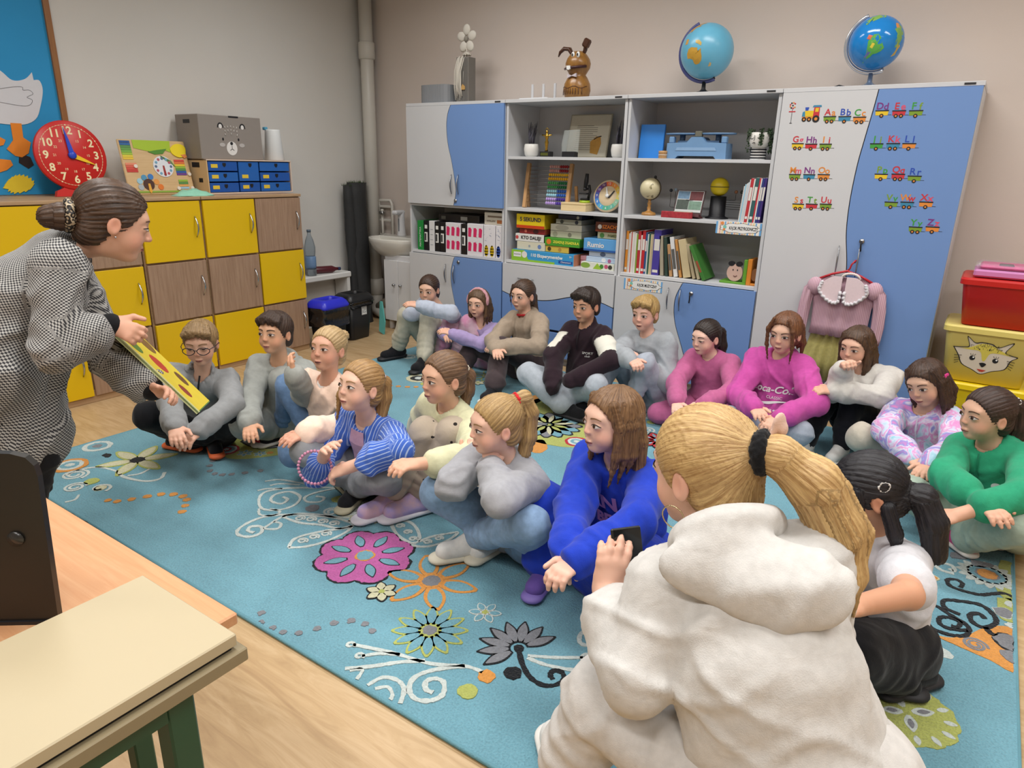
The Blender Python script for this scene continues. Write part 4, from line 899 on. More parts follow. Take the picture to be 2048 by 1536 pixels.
for s_ in range(15):
    a_ = rnd.uniform(-PI, .2) if s_ > 3 else rnd.uniform(-.5, .5); L_ = rnd.uniform(.03, .14) if s_ % 3 else .13
    a_ = [-2.7, -2.4, -.5, -.2, -1.2, 2.6, .4, -2.9][s_] if s_ < 8 else a_
    if -1.9 < a_ < -.9 and L_ > .05: L_ = .09
    for k in range(int(L_/.006)):
        s0 = k*.006; r = .046+min(.014, s0*.6); z = .142+.012*math.sin(min(s0/.02, 1)*PI)-max(0, s0-.02)
        if z < .006: break
        for q in range(2):
            c = Vector((r*math.cos(a_)+rnd.uniform(-.008, .008), r*math.sin(a_)+rnd.uniform(-.006, .004), z+rnd.uniform(-.004, .004)))
            u = Vector((rnd.uniform(-1, 1), rnd.uniform(-1, 1), rnd.uniform(-1, 1))).normalized()*.006; w_ = u.orthogonal().normalized()*.0045
            lv.add([c-u, c+w_, c+u, c-w_], [(0, 1, 2, 3)])
o = lv.build('trailing_leaves', mat('#33472c', .6, var=.35, scale=90), t); o['kind'] = 'stuff'
# ---- solar shelf
t = thing('antique_globe', 'small cream antique-style globe on a turned stand', 'globe', (1.852, .12, Z2))
MB().lathe([(.042, 0), (.044, .006), (.040, .016), (.02, .022), (.010, .03), (.012, .045), (.008, .055), (.013, .068), (.008, .078), (.01, .095)], 22).build('stand', wood('#9a6a34', '#b98a4c', 'X', 9, .3), t)
MB().ball((0, 0, .155), .062, 26, 16).build('sphere', globe_mat(('#cfc49a', '#d6ccaa'), ['#8f8560', '#a89c74', '#7e7654'], .35, .55, 14, 3), t)
MB().tube([(.066*math.cos(a_), 0, .155+.066*math.sin(a_)) for a_ in np.linspace(-1.9, 1.2, 14)], .003, 6).build('meridian', mat('#3a3022', .4), t); MB().ball((.026, 0, .222), .009, 10, 6).build('finial', black, t)
t = thing('solar_system_model', 'solar system model with yellow sun, black base and wires', 'model', (2.247, .19, Z2))
MB().lathe([(.066, 0), (.066, .006), (.05, .012), (.046, .018), (.044, .125), (.0, .127)], 26).build('base', black, t)
MB().ball((0, 0, .178), .052, 24, 16).build('sun', mat('#dcc21c', .35, var=.03), t); MB().lathe([(.0525, .176), (.0535, .177), (.0535, .179), (.0525, .18)], 26).build('sun_ring', mat('#4a4a2a', .5), t)
pl = [(-.30, .135, .05, '#23252c', .010), (-.27, .14, .055, '#8a9aa8', .010), (.092, .14, .105, '#8a5a3a', .010), (.125, .14, .092, '#2c3428', .0105), (.155, .13, .080, '#8a5a3a', .009), (.17, .10, .068, '#b98a5a', .008), (.178, .09, .056, '#6a6a72', .008), (-.10, .12, .045, '#6a7a9a', .008)]
for (x, z, h_, c, r) in pl:
    MB().tube([(0, .02, h_), (x*.98, .02, h_), (x, .02, h_+.004), (x, .02, z)], .0013, 5).build('wire', black, t); MB().ball((x, .02, z+.012), r, 12, 8).build('planet', mat(c, .4), t)
t = thing('photo_calendar', 'small photo calendar with landscape pictures standing on the shelf', 'calendar', (2.105, .075, Z2), (math.radians(-20), 0, 0)); 
MB().box(-.085, .085, 0, .006, .02, .165, 0, .001).build('board', mat('#3a1c1c', .5), t); MB().box(-.078, .078, -.001, 0, .035, .16).build('page', mat('#c9cccb', .5), t)
for (a, b, c, d_, col_) in ((-.075, -.005, .112, .157, '#5a7a94'), (-.002, .075, .105, .157, '#5c1c20'), (-.075, -.002, .05, .108, '#3c4840'), (.0, .075, .05, .10, '#6c8a78')): MB().box(a, b, -.0016, -.001, c, d_).build('photo', mat(col_, .5, var=.5, scale=60), t)
MB().box(-.085, .085, -.03, .05, .0, .02, 0, .002).build('stand', mat('#4a1a20', .5), t); text('lettering', 'PIENINY', .012, dark, t, T(0, -.0022, .104) @ FRONT)
t = thing('red_box', 'red patterned flat box in front of the photo calendar', 'box', (2.068, .04, Z2)); MB().box(-.095, .09, -.02, .0, 0, .036, 0, .002).build('box_body', mat('#a8303a', .5, var=.6, scale=70), t); MB().box(-.02, .088, -.019, -.001, .036, .039).build('note', mat('#c9c0ac', .7), t)
# ---- books
def book(label, x, y, z, w_, h_, d_, c, lean=0, group=None, bands=(), name='book'):
    t = thing(name, label, 'book', (x, y, z), (0, lean, 0), group=group)
    m = MB(); m.box(0, w_, 0, d_, 0, h_, 0, .0008); m.build('cover', mat(c, .45, var=.05, scale=20), t)
    MB().box(.0015, w_-.0015, .003, d_-.002, h_-.0005, h_+.0003).build('pages', paper, t)
    for (z0, z1, bc_) in bands: MB().box(w_*.12, w_*.88, -.0008, .0, h_*z0, h_*z1).build('spine_print', mat(bc_, .5), t)
    return t
x = 2.42; seq = [('#d8d8d4', .006, .19, 'white booklet, outermost of the upright books by the sign'), ('#9fc8dc', .008, .20, 'pale blue booklet beside the white booklet'), ('#dcdcd8', .006, .205, 'thin white booklet next to the pale blue one'), ('#c9d4dc', .007, .21, 'greyish thin booklet near the red book'), ('#dadada', .006, .225, 'white booklet touching the red book'), ('#b8323a', .016, .232, 'red book among the upright books above the sign'), ('#e0dcd8', .008, .228, 'white book between the red and teal books'), ('#2f5c5c', .02, .236, 'teal thick book above the sign'), ('#c83a44', .008, .234, 'slim bright red book beside the teal book'), ('#e4e0dc', .007, .232, 'slim white book before the navy book'), ('#2c3c7c', .012, .234, 'navy book second from the cabinet side'), ('#3c2c74', .014, .236, 'purple book against the cabinet side panel')]
for c, w_, h_, lb in seq: book(lb, x, .03, Z2, w_-.0008, h_, .15, c, .06, 'upright books above the nature sign', [(.08, .14, '#e0e0dc'), (.5, .8, '#dcd8d0')] if w_ > .011 else []); x += w_
row = [('#d98a2c', .012, .25, 'orange spine book first in the lower row'), ('#c9c4bc', .006, .235, 'thin grey booklet next to the orange book'), ('#dcd8d2', .006, .245, 'thin white booklet second after the orange book'), ('#c4605a', .005, .245, 'thin red-brown booklet among white ones'), ('#dedad4', .007, .245, 'white booklet with faint printing'), ('#d0ccc4', .006, .245, 'light grey booklet in the white group'), ('#dcd8d0', .007, .24, 'cream booklet in the white group'), ('#7a9a3a', .007, .235, 'slim green booklet before the red books'), ('#b02830', .013, .255, 'first red book in the lower row'), ('#d8d0c8', .007, .23, 'white booklet between the two red books'), ('#b8242c', .014, .26, 'second red book in the lower row'), ('#2c5080', .009, .25, 'blue slim book after the red books'), ('#c9d0cc', .006, .24, 'pale booklet beside the blue slim book'), ('#2f5a4a', .008, .245, 'dark green slim book in the lower row'), ('#cbb890', .007, .24, 'tan slim book before the purple album'), ('#b0a48c', .007, .24, 'greyish tan slim book touching the purple album'), ('#453a94', .032, .268, 'thick purple album in the lower row')]
x = 1.745
for c, w_, h_, lb in [(c, w_*1.42, h_, lb) for c, w_, h_, lb in row]: book(lb, x, .06, Z3, w_-.0008, h_, .18, c, 0, 'books on the music corner shelf', [(.06, .12, '#d8d4cc'), (.55, .8, '#d8d4cc')] if w_ > .012 else []); x += w_
ln_ = [('#a39a86', .014, .235, .10, 'grey-beige book leaning after the purple album'), ('#2c4038', .012, .23, .12, 'dark green book leaning beside the light brown one'), ('#b98e62', .012, .19, .16, 'light brown leaning book beside the white one'), ('#d9d9d8', .016, .235, .20, 'white leaning book with printed spine'), ('#c28a4a', .010, .225, .22, 'orange-tan book leaning right of the white one'), ('#c9b890', .030, .225, .24, 'thick cream leaning book in the lower row'), ('#b3a484', .012, .205, .30, 'beige leaning book behind the green one'), ('#cbbf9c', .012, .20, .33, 'thin cream leaning book next to the green one')]
x += .012
for c, w_, h_, le, lb in [(c, w_*1.5, h_, le, lb) for c, w_, h_, le, lb in ln_]: book(lb, x, .06, Z3+.001, w_, h_, .18, c, -le, 'books on the music corner shelf', [(.2, .7, '#5a5a58')] if 'white' in lb else []); x += w_/math.cos(le)+.010
gb_ = book('green picture book leaning with its cover showing', x+.012, .03, Z3+.001, .02, .215, .17, '#3f7a34', -.48, 'books on the music corner shelf')
MB().box(-.0008, 0, .02, .15, .12, .18).build('cover_title', mat('#a9b04a', .5), gb_); MB().box(.004, .016, -.0008, 0, .05, .12).build('spine_picture', mat('#9a4a34', .5), gb_)
t = thing('bookend', 'green and orange wooden bookend with an animal face', 'bookend', (2.475, .12, Z3))
gg = mat('#5f9a2c', .45); oo = mat('#d8862c', .45)
MB().box(-.13, .02, -.06, .06, 0, .012, 0, .002).build('base', gg, t); MB().box(.0, .02, -.06, .06, .012, .14, 0, .002).build('upright', gg, t); MB().box(.021, .045, -.06, .06, .0, .145, 0, .002).build('upright', oo, t); MB().box(.045, .078, -.06, .06, 0, .012, 0, .002).build('base', oo, t)
MB().prism(disc(-.05, .062, .045, 24, .048), -.05, -.038, 'XZ').build('animal_face', mat('#c9a99a', .5), t)
for x_ in (-.073, -.03): MB().prism(disc(x_, .112, .018, 14, .014), -.051, -.037, 'XZ').build('ear', black, t)
for x_ in (-.06, -.035): MB().prism(disc(x_, .078, .003, 8, .005), -.0515, -.05, 'XZ').build('eye', black, t)
MB().tube([(-.055, -.0515, .045), (-.045, -.0515, .04), (-.035, -.0515, .047)], .002, 5).build('smile', mat('#5a2a2a', .5), t)
MB().prism(disc(.062, .06, .02, 14, .035), -.05, -.04, 'XZ').build('brown_figure', mat('#8a5a34', .5), t)

# ================================================================ HANGER WITH BLOUSE AND SKIRT
t = thing('hung_outfit', 'pink blouse and yellow floral skirt on a red hanger', 'clothes', (3.02, -.03, .758)); t.scale = (.84, .84, .84)
rd = mat('#b8202c', .35)
MB().tube([(.03, .012, .12), (.035, .0, .135), (.03, -.012, .128), (.018, -.012, .11), (.012, -.01, .085), (.0, -.01, .07)], .005, 8).build('hanger_hook', rd, t)
MB().tube([(-.17, -.01, .0), (-.08, -.012, .045), (0, -.012, .07), (.08, -.012, .045), (.17, -.01, .0)], .007, 8).build('hanger_bar', rd, t)
pr = MB()
for k in range(16): a_ = PI*k/15; pr.ball((.048*math.cos(a_)+.03, -.030-.012*math.sin(a_), .03+.030*math.sin(a_)), .0075, 8, 6)
pr.build('pearl_beads', mat('#e6ddd6', .3), t)
def cloth_sheet(poly, y0, thick, m, nm, parent, pleats, amp, ph=0, sm=True):
    mb = MB(); xs = [p[0] for p in poly[0]]; vs = []; fs = []; R_ = len(poly); C_ = len(poly[0])
    for s_ in (0, 1):
        for r in range(R_):
            for c in range(C_):
                x, z = poly[r][c]; u = c/(C_-1); e = math.sin(PI*u)**.5
                yy = y0-(thick*e+amp*math.sin(pleats*u*2*PI+ph+r*.25)*e) if s_ == 0 else y0+.012
                vs.append((x, yy, z))
    N_ = R_*C_
    for r in range(R_-1):
        for c in range(C_-1):
            i = r*C_+c; fs.append((i, i+C_, i+C_+1, i+1)); fs.append((N_+i, N_+i+1, N_+i+C_+1, N_+i+C_))
    for r in range(R_-1):
        for c in (0, C_-1): i = r*C_+c; fs.append((i, N_+i, N_+i+C_, i+C_))
    for c in range(C_-1):
        for r in (0, R_-1): i = r*C_+c; fs.append((i, N_+i, N_+i+1, i+1))
    mb.add(vs, fs, 0, None, sm); return mb.build(nm, m, parent)
def grid(rows, C_):   # rows of (z, x0, x1)
    return [[(x0+(x1-x0)*c/(C_-1), z) for c in range(C_)] for z, x0, x1 in rows]
def stripe_mat(c1, c2, freq, axis=0, rough=.8, width=.5):
    m = bpy.data.materials.new('stripe'); m.use_nodes = True; nt = m.node_tree; b = nt.nodes['Principled BSDF']
    tc = nt.nodes.new('ShaderNodeTexCoord'); sx = nt.nodes.new('ShaderNodeSeparateXYZ'); nt.links.new(tc.outputs['Object'], sx.inputs[0])
    a_ = nt.nodes.new('ShaderNodeMath'); a_.operation = 'MULTIPLY'; a_.inputs[1].default_value = freq; nt.links.new(sx.outputs[axis], a_.inputs[0])
    f = nt.nodes.new('ShaderNodeMath'); f.operation = 'FRACT'; nt.links.new(a_.outputs[0], f.inputs[0])
    nt.links.new(ramp(nt, f.outputs[0], [(0, c1), (width, c2)], 'CONSTANT'), b.inputs['Base Color']); b.inputs['Roughness'].default_value = rough
    return m
pinkst = stripe_mat('#b98fa0', '#d0b0ba', 110, 0)
cloth_sheet(grid([(.03, -.10, .10), (-.01, -.165, .165), (-.06, -.185, .185), (-.15, -.165, .165), (-.27, -.16, .16), (-.335, -.165, .165)], 30), .0, .03, pinkst, 'blouse_body', t, 4, .006)
for s_ in (-1, 1):
    rows = [(-.0, .135, .185), (-.05, .16, .23), (-.15, .175, .245), (-.25, .18, .25), (-.32, .185, .245), (-.36, .19, .24)]
    cloth_sheet(grid([(z, min(s_*a, s_*b), max(s_*a, s_*b)) for z, a, b in rows], 14), -.012, .03, pinkst, 'sleeve', t, 2, .005, s_)
cloth_sheet(grid([(-.33, -.15, .15), (-.40, -.165, .165), (-.50, -.19, .19), (-.62, -.21, .21)], 40), .005, .03, mat('#b7ae6a', .8, var=.25, scale=55), 'skirt', t, 7, .010)
cl_ = mat('#e2cfd3', .9, var=.06, scale=80); rf_m = mat('#d8d6da', .9)
for s_ in (-1, 1):
    pol = spline([(s_*.012, .038), (s_*.012, -.05), (s_*.02, -.112), (s_*.07, -.108), (s_*.125, -.055), (s_*.118, -.005), (s_*.07, .034), (s_*.012, .038)], 5)[:-1]
    MB().prism(pol, -.062, -.052, 'XZ').build('collar', cl_, t)
    e_ = spline([(s_*.012, -.05), (s_*.02, -.115), (s_*.072, -.112), (s_*.13, -.056), (s_*.12, -.002)], 9); rf = MB()
    rf.tube([(x+s_*.003*math.sin(k*2.2), -.060+.005*math.sin(k*2.2), z-.004*math.cos(k*2.2)) for k, (x, z) in enumerate(e_)], .010, 6); rf.build('ruffle', rf_m, t)
for s_ in (-1, 1):
    pf = MB(); pf.ball((s_*.165, -.018, -.035), (.048, .036, .055), 16, 10); pf.build('puffed_shoulder', pinkst, t)
# ================================================================ STORAGE BINS AT THE RIGHT
def tub(label, x0, x1, z0, z1, c, y0=-.10, y1=.22, lid=None, taper=.03, name='storage_tub'):
    t = thing(name, label, 'storage box', ((x0+x1)/2, (y0+y1)/2, z0)); w2 = (x1-x0)/2; d2 = (y1-y0)/2; h = z1-z0; m_ = mat(c, .35, var=.02)
    mb = MB(); vs = []; fs = []; n = 8
    def rr(sx, sy, z, r=.03):
        return [(cx*(sx-r)+r*math.cos(math.radians(a0+90*k/5)), cy*(sy-r)+r*math.sin(math.radians(a0+90*k/5)), z) for cx, cy, a0 in ((1, 1, 0), (-1, 1, 90), (-1, -1, 180), (1, -1, 270)) for k in range(6)]
    rings = [rr(w2-taper, d2-taper, 0), rr(w2-.004, d2-.004, h-.03)]
    N_ = len(rings[0])
    for r in rings: vs += r
    for i in range(len(rings)-1):
        for k in range(N_): k2 = (k+1) % N_; fs.append((i*N_+k, i*N_+k2, (i+1)*N_+k2, (i+1)*N_+k))
    fs.append(tuple(range(N_))[::-1]); mb.add(vs, fs, 0, None, True); mb.build('tub_body', m_, t)
    l_ = MB(); rs = [rr(w2-.004, d2-.004, h-.032), rr(w2+.008, d2+.008, h-.03), rr(w2+.008, d2+.008, h-.008), rr(w2, d2, h), rr(w2-.02, d2-.02, h-.003)]; vs = []; fs = []
    for r in rs: vs += r
    for i in range(4):
        for k in range(N_): k2 = (k+1) % N_; fs.append((i*N_+k, i*N_+k2, (i+1)*N_+k2, (i+1)*N_+k))
    fs.append(tuple(4*N_+k for k in range(N_))); l_.add(vs, fs, 0, None, False); l_.build('lid', m_ if lid is None else mat(lid, .35, var=.02), t)
    return t, d2
tub('bright yellow storage tub at the bottom of the stack', 3.50, 3.86, 0, .355, '#e6c80c')
fx, d2 = tub('pale yellow storage tub printed with a fox face', 3.49, 3.86, .357, .625, '#d9c870')
tub('red storage tub on top of the fox tub', 3.515, 3.84, .627, .845, '#bf1d18')
tub('bright yellow storage tub at the right picture edge', 3.93, 4.28, 0, .39, '#e6c80c')
FM = T(-.01, -d2+.0160, .115) @ RX(math.radians(6.2)) @ FRONT
def fp(nm, pts, m, d=.001): return poly3(MB(), pts, 0, FM, d).build(nm, m, fx)
fw_ = mat('#cfc5b4', .5); fy = mat('#cdbf52', .5)
head = spline([(-.125, .048), (-.085, .052), (-.065, .06), (-.078, .098), (-.074, .102), (-.045, .078), (-.02, .083), (.02, .08), (.045, .068), (.09, .095), (.096, .09), (.075, .05), (.10, .038), (.122, .032), (.10, .012), (.085, -.03), (.04, -.048), (.0, -.068), (-.035, -.052), (-.08, -.03), (-.10, .01), (-.125, .048)], 4)[:-1]
fp('fox_outline', [(a*1.035, b*1.035) for a, b in head], black, .0006); fp('fox_face', head, fw_, .0010)
fp('fox_brow', spline([(-.10, .046), (-.06, .056), (-.02, .079), (.02, .076), (.06, .055), (.10, .036), (.06, .040), (.02, .036), (.006, .0), (-.006, .0), (-.02, .04), (-.06, .044), (-.10, .046)], 4)[:-1], fy, .0014)
for x_, s_ in ((-.045, 1), (.045, 1)):
    fp('fox_eye', disc(x_, .005, .0115, 16), black, .0018); fp('eye_shine', disc(x_+.004, .009, .004, 10), white, .0022)
    for k in (-1, 0, 1): MB().tube([FM @ Vector((x_+.006*k, .018, .0015)), FM @ Vector((x_+.010*k, .026, .0015))], .0009, 4).build('lash', black, fx)
fp('fox_nose', spline([(-.014, -.016), (.0, -.012), (.014, -.018), (.0, -.034), (-.014, -.016)], 4)[:-1], black, .0022)
fp('fox_mouth', [(-.018, -.045), (.018, -.047), (.006, -.057), (-.006, -.057)], mat('#b03a2a', .5), .0018)
ed = MB()
for a, b in zip(head, head[1:]+head[:1]): ed.tube([FM @ Vector((*a, .0012)), FM @ Vector((*b, .0012))], .0012, 4)
rnd = random.Random(3)
for k in range(60):
    a_ = rnd.uniform(-.06, .06); b_ = .05+.026*rnd.random()-abs(a_)*.12; ed.tube([FM @ Vector((a_, b_, .0017)), FM @ Vector((a_*1.05, b_+.006, .0017))], .0007, 3)
for s_ in (-1, 1):
    for k in range(4): ed.tube([FM @ Vector((s_*(.088+.003*k), .012-.011*k, .0015)), FM @ Vector((s_*(.118-.002*k), .008-.013*k, .0015))], .0011, 3)
ed.build('fox_lines', black, fx)
t = thing('pink_tray', 'pink plastic toy tray with clear lid on the red tub', 'tray', (3.70, .05, .846)); pkp = mat('#c983b8', .35, var=.03)
MB().box(-.15, .17, -.10, .12, 0, .035, 0, .008).build('tray_body', pkp, t); MB().box(-.13, .15, -.085, .1, .036, .055, 0, .008).build('pink_toys', mat('#cf3f86', .4, var=.5, scale=30), t)
MB().box(-.06, .0, -.075, .0, .037, .06, 0, .006).build('dark_toy', mat('#3a3440', .4), t); MB().box(-.148, .168, -.098, .118, .035, .062, 0, .012).build('clear_lid', mat('#e6d6e2', .1, var=0, alpha=.22), t)
RUG = [('F','pink',(2.025,-2.446),0.161,8,0.2),
('F','orangeline',(2.306,-2.425),0.156,6,0.3),
('F','bw',(2.217,-2.561),0.051,6,0.3),
('F','limeline',(2.463,-2.614),0.111,12,0.1),
('F','whiteline',(2.542,-2.454),0.05,6,0.5),
('FAN',(2.712,-2.526),0.114,'greyfan'),
('S',[(2.715,-2.531),(2.757,-2.574),(2.799,-2.602),(2.841,-2.607),(2.868,-2.588),(2.875,-2.558),(2.859,-2.538),(2.838,-2.544),(2.837,-2.563),(2.853,-2.574)],0.014,'black'),
('D',(2.704,-2.666),0.024,'orange'),
('D',(2.754,-2.616),0.024,'black'),
('D',(2.697,-2.738),0.026,'lime'),
('S',[(2.329,-2.785),(2.378,-2.767),(2.449,-2.743),(2.553,-2.717),(2.635,-2.67),(2.687,-2.66)],0.012,'white'),
('S',[(2.382,-2.805),(2.416,-2.767),(2.463,-2.738)],0.012,'white'),
('S',[(2.383,-2.863),(2.431,-2.819),(2.484,-2.76),(2.534,-2.716)],0.014,'white'),
('W',(2.324,-2.791),0.014,1,0,1,0.009,'white'),
('W',(2.377,-2.808),0.014,1,0,1,0.009,'white'),
('S',[(2.438,-2.874),(2.423,-2.839),(2.399,-2.861)],0.01,'white'),
('S',[(2.476,-2.872),(2.487,-2.829),(2.526,-2.814),(2.562,-2.828),(2.587,-2.869)],0.012,'white'),
('S',[(2.5,-2.869),(2.522,-2.846),(2.55,-2.858),(2.559,-2.876)],0.011,'white'),
('S',[(2.635,-2.67),(2.579,-2.727),(2.555,-2.778),(2.57,-2.818),(2.606,-2.835),(2.641,-2.818),(2.653,-2.784),(2.628,-2.75),(2.601,-2.752),(2.589,-2.774),(2.607,-2.795),(2.629,-2.793)],0.014,'white'),
('S',[(2.749,-2.537),(2.814,-2.499),(2.87,-2.459),(2.911,-2.434)],0.012,'white'),
('S',[(2.753,-2.544),(2.806,-2.539),(2.871,-2.516),(2.927,-2.48)],0.012,'white'),
('S',[(2.926,-2.464),(2.938,-2.414),(2.919,-2.358),(2.882,-2.321),(2.839,-2.33),(2.823,-2.369),(2.84,-2.405),(2.869,-2.399),(2.884,-2.368),(2.867,-2.348),(2.854,-2.36)],0.013,'white'),
('W',(2.888,-2.451),0.022,1.6,0,1,0.009,'white'),
('S',[(1.579,-2.439),(1.613,-2.385),(1.701,-2.339),(1.813,-2.317),(1.84,-2.335),(1.82,-2.372),(1.739,-2.396),(1.668,-2.43),(1.579,-2.439)],0.012,'white'),
('S',[(1.775,-2.566),(1.745,-2.514),(1.769,-2.445),(1.82,-2.372),(1.84,-2.335),(1.856,-2.381),(1.846,-2.465),(1.816,-2.528),(1.775,-2.566)],0.012,'white'),
('W',(1.641,-2.408),0.02,1.6,0,1,0.007,'white'),
('W',(1.68,-2.388),0.02,1.6,0,1,0.007,'white'),
('W',(1.726,-2.373),0.02,1.6,0,1,0.007,'white'),
('W',(1.771,-2.358),0.02,1.6,0,1,0.007,'white'),
('W',(1.777,-2.507),0.019,1.6,0,1,0.007,'white'),
('W',(1.788,-2.465),0.019,1.6,0,1,0.007,'white'),
('W',(1.806,-2.426),0.02,1.6,0,1,0.007,'white'),
('S',[(1.943,-2.235),(1.934,-2.204),(1.992,-2.185),(2.058,-2.214),(2.107,-2.264),(2.091,-2.292),(2.017,-2.279),(1.943,-2.235)],0.012,'white'),
('S',[(2.112,-2.269),(2.123,-2.222),(2.158,-2.166),(2.183,-2.139),(2.189,-2.203),(2.168,-2.26),(2.137,-2.291),(2.1,-2.302)],0.012,'white'),
('W',(1.98,-2.226),0.017,1.6,0,1,0.007,'white'),
('W',(2.032,-2.242),0.016,1.6,0,1,0.007,'white'),
('W',(2.081,-2.266),0.016,1.6,0,1,0.007,'white'),
('W',(2.136,-2.251),0.016,1.6,0,1,0.007,'white'),
('W',(2.153,-2.208),0.016,1.6,0,1,0.007,'white'),
('S',[(1.788,-2.294),(1.689,-2.353),(1.604,-2.401),(1.536,-2.462),(1.516,-2.524),(1.527,-2.589),(1.56,-2.616),(1.606,-2.6),(1.614,-2.559),(1.578,-2.533),(1.549,-2.554),(1.565,-2.578),(1.594,-2.574)],0.013,'white'),
('S',[(1.597,-2.407),(1.579,-2.439),(1.591,-2.514),(1.602,-2.533),(1.638,-2.506),(1.618,-2.476),(1.585,-2.482)],0.011,'white'),
('S',[(1.624,-2.115),(1.552,-2.157),(1.454,-2.23),(1.388,-2.291),(1.358,-2.353),(1.394,-2.407),(1.467,-2.445),(1.527,-2.41),(1.54,-2.35),(1.502,-2.294),(1.434,-2.29),(1.408,-2.342),(1.438,-2.384),(1.49,-2.377),(1.483,-2.34),(1.448,-2.335)],0.012,'white'),
('S',[(1.456,-2.452),(1.499,-2.479),(1.543,-2.456),(1.54,-2.42),(1.49,-2.428)],0.01,'white'),
('S',[(1.563,-2.154),(1.526,-2.227),(1.521,-2.285),(1.559,-2.305),(1.598,-2.275),(1.584,-2.243),(1.549,-2.254)],0.011,'white'),
('S',[(1.489,-2.182),(1.401,-2.213),(1.312,-2.244),(1.274,-2.29)],0.009,'white'),
('S',[(1.416,-2.225),(1.343,-2.268),(1.325,-2.304)],0.009,'white'),
('S',[(1.388,-2.291),(1.34,-2.327),(1.323,-2.362)],0.01,'white'),
('D',(1.617,-2.328),0.027,'grey'),
('D',(1.64,-2.218),0.028,'lime'),
('D',(1.644,-2.15),0.018,'orange'),
('W',(1.695,-2.305),0.034,1.8,0,1,0.009,'white'),
('F','cream',(1.805,-2.213),0.1,12,0.0),
('D',(2.005,-2.845),0.012,'grey'),
('D',(2.043,-2.874),0.012,'grey'),
('D',(2.091,-2.871),0.011,'grey'),
('D',(2.128,-2.865),0.011,'grey'),
('D',(2.169,-2.841),0.011,'grey'),
('D',(2.195,-2.797),0.011,'grey'),
('D',(2.215,-2.752),0.012,'grey'),
('D',(2.247,-2.715),0.012,'grey'),
('D',(2.29,-2.701),0.012,'grey'),
('D',(2.329,-2.711),0.011,'grey'),
('D',(0.931,-2.757),0.015,'orange'),
('D',(0.968,-2.74),0.015,'orange'),
('D',(0.996,-2.698),0.015,'orange'),
('D',(1.019,-2.649),0.016,'orange'),
('D',(1.045,-2.608),0.016,'orange'),
('D',(1.084,-2.579),0.016,'orange'),
('D',(1.13,-2.566),0.016,'orange'),
('D',(1.17,-2.574),0.015,'orange'),
('D',(1.209,-2.606),0.015,'orange'),
('D',(1.245,-2.639),0.015,'orange'),
('D',(0.919,-2.299),0.013,'grey'),
('D',(0.954,-2.338),0.013,'grey'),
('D',(1.002,-2.367),0.013,'grey'),
('D',(1.045,-2.371),0.013,'grey'),
('D',(1.079,-2.358),0.013,'grey'),
('D',(1.106,-2.331),0.013,'grey'),
('D',(1.137,-2.29),0.013,'grey'),
('D',(1.171,-2.239),0.013,'grey'),
('D',(0.779,-1.04),0.015,'orange'),
('D',(0.826,-1.016),0.015,'orange'),
('D',(0.875,-0.99),0.015,'orange'),
('D',(0.915,-0.959),0.015,'orange'),
('D',(0.963,-0.933),0.015,'orange'),
('F','dragon',(0.652,-2.493),0.156,6,0.05),
('P',[(0.473,-2.56),(0.467,-2.537),(0.503,-2.531),(0.515,-2.557)],'black',None),
('R',(0.475,-2.693),0.072,['orange','white','teal','white']),
('R',(0.355,-2.521),0.063,['white','teal','grey']),
('S',[(0.864,-2.489),(0.908,-2.535),(0.881,-2.584),(0.779,-2.614),(0.706,-2.607)],0.014,'white'),
('S',[(0.714,-2.601),(0.597,-2.627),(0.556,-2.689),(0.568,-2.754)],0.011,'white'),
('S',[(0.781,-2.508),(0.795,-2.559),(0.773,-2.6)],0.011,'white'),
('W',(0.591,-2.725),0.053,2.2,0,1,0.011,'white'),
('W',(0.713,-2.78),0.043,2,1,1,0.01,'white'),
('S',[(0.817,-2.863),(0.825,-2.83),(0.794,-2.801)],0.01,'white'),
('D',(0.71,-2.713),0.03,'lime'),
('D',(0.801,-2.725),0.024,'cream'),
('W',(0.801,-2.725),0.043,1,0,1,0.012,'white'),
('P',[(0.82,-2.22),(0.756,-2.157),(0.774,-2.089),(0.836,-1.994),(0.901,-1.927),(0.969,-1.892),(1.053,-1.93),(1.103,-2.041),(1.051,-2.151),(0.977,-2.228),(0.904,-2.242)],'lime',None),
('R',(0.858,-2.191),0.059,['red','white','teal','red','white']),
('P',[(0.834,-2.089),(0.819,-2.038),(0.874,-1.965),(0.963,-1.96),(1.018,-2.018),(0.983,-2.074),(0.908,-2.101)],'grey','black'),
('F','whiteline',(0.959,-2.164),0.036,6,0.2),
('F','whiteline',(1.018,-2.127),0.031,6,0.5),
('D',(1.044,-2.093),0.014,'orange'),
('P',[(0.83,-2.046),(0.846,-2.001),(0.929,-2.048),(0.911,-2.076)],'teal',None),
('P',[(0.894,-1.965),(0.942,-1.944),(1.022,-1.992),(0.995,-2.028)],'teal',None),
('P',[(1.612,-0.877),(1.611,-0.696),(1.715,-0.616),(1.865,-0.65),(1.998,-0.779),(2.095,-0.932),(2.159,-1.089),(2.135,-1.185),(2.023,-1.232),(1.912,-1.238),(1.77,-1.137)],'lime',None),
('F','central',(1.876,-1.011),0.172,16,0.1),
('P',[(1.541,-0.772),(1.573,-0.635),(1.644,-0.693),(1.634,-0.86)],'orange',None),
('P',[(1.92,-1.263),(1.961,-1.2),(2.023,-1.255),(2.042,-1.33),(1.993,-1.353)],'orange',None),
('R',(2.107,-1.121),0.059,['red','white','teal','white']),
('F','red',(2.423,-0.865),0.105,9,0.2),
('W',(2.247,-0.558),0.06,2,0,1,0.011,'white'),
('W',(2.315,-0.764),0.057,2,2,1,0.011,'white'),
('D',(2.293,-0.645),0.024,'lime'),
('F','limeline',(1.119,-0.514),0.121,9,0.2),
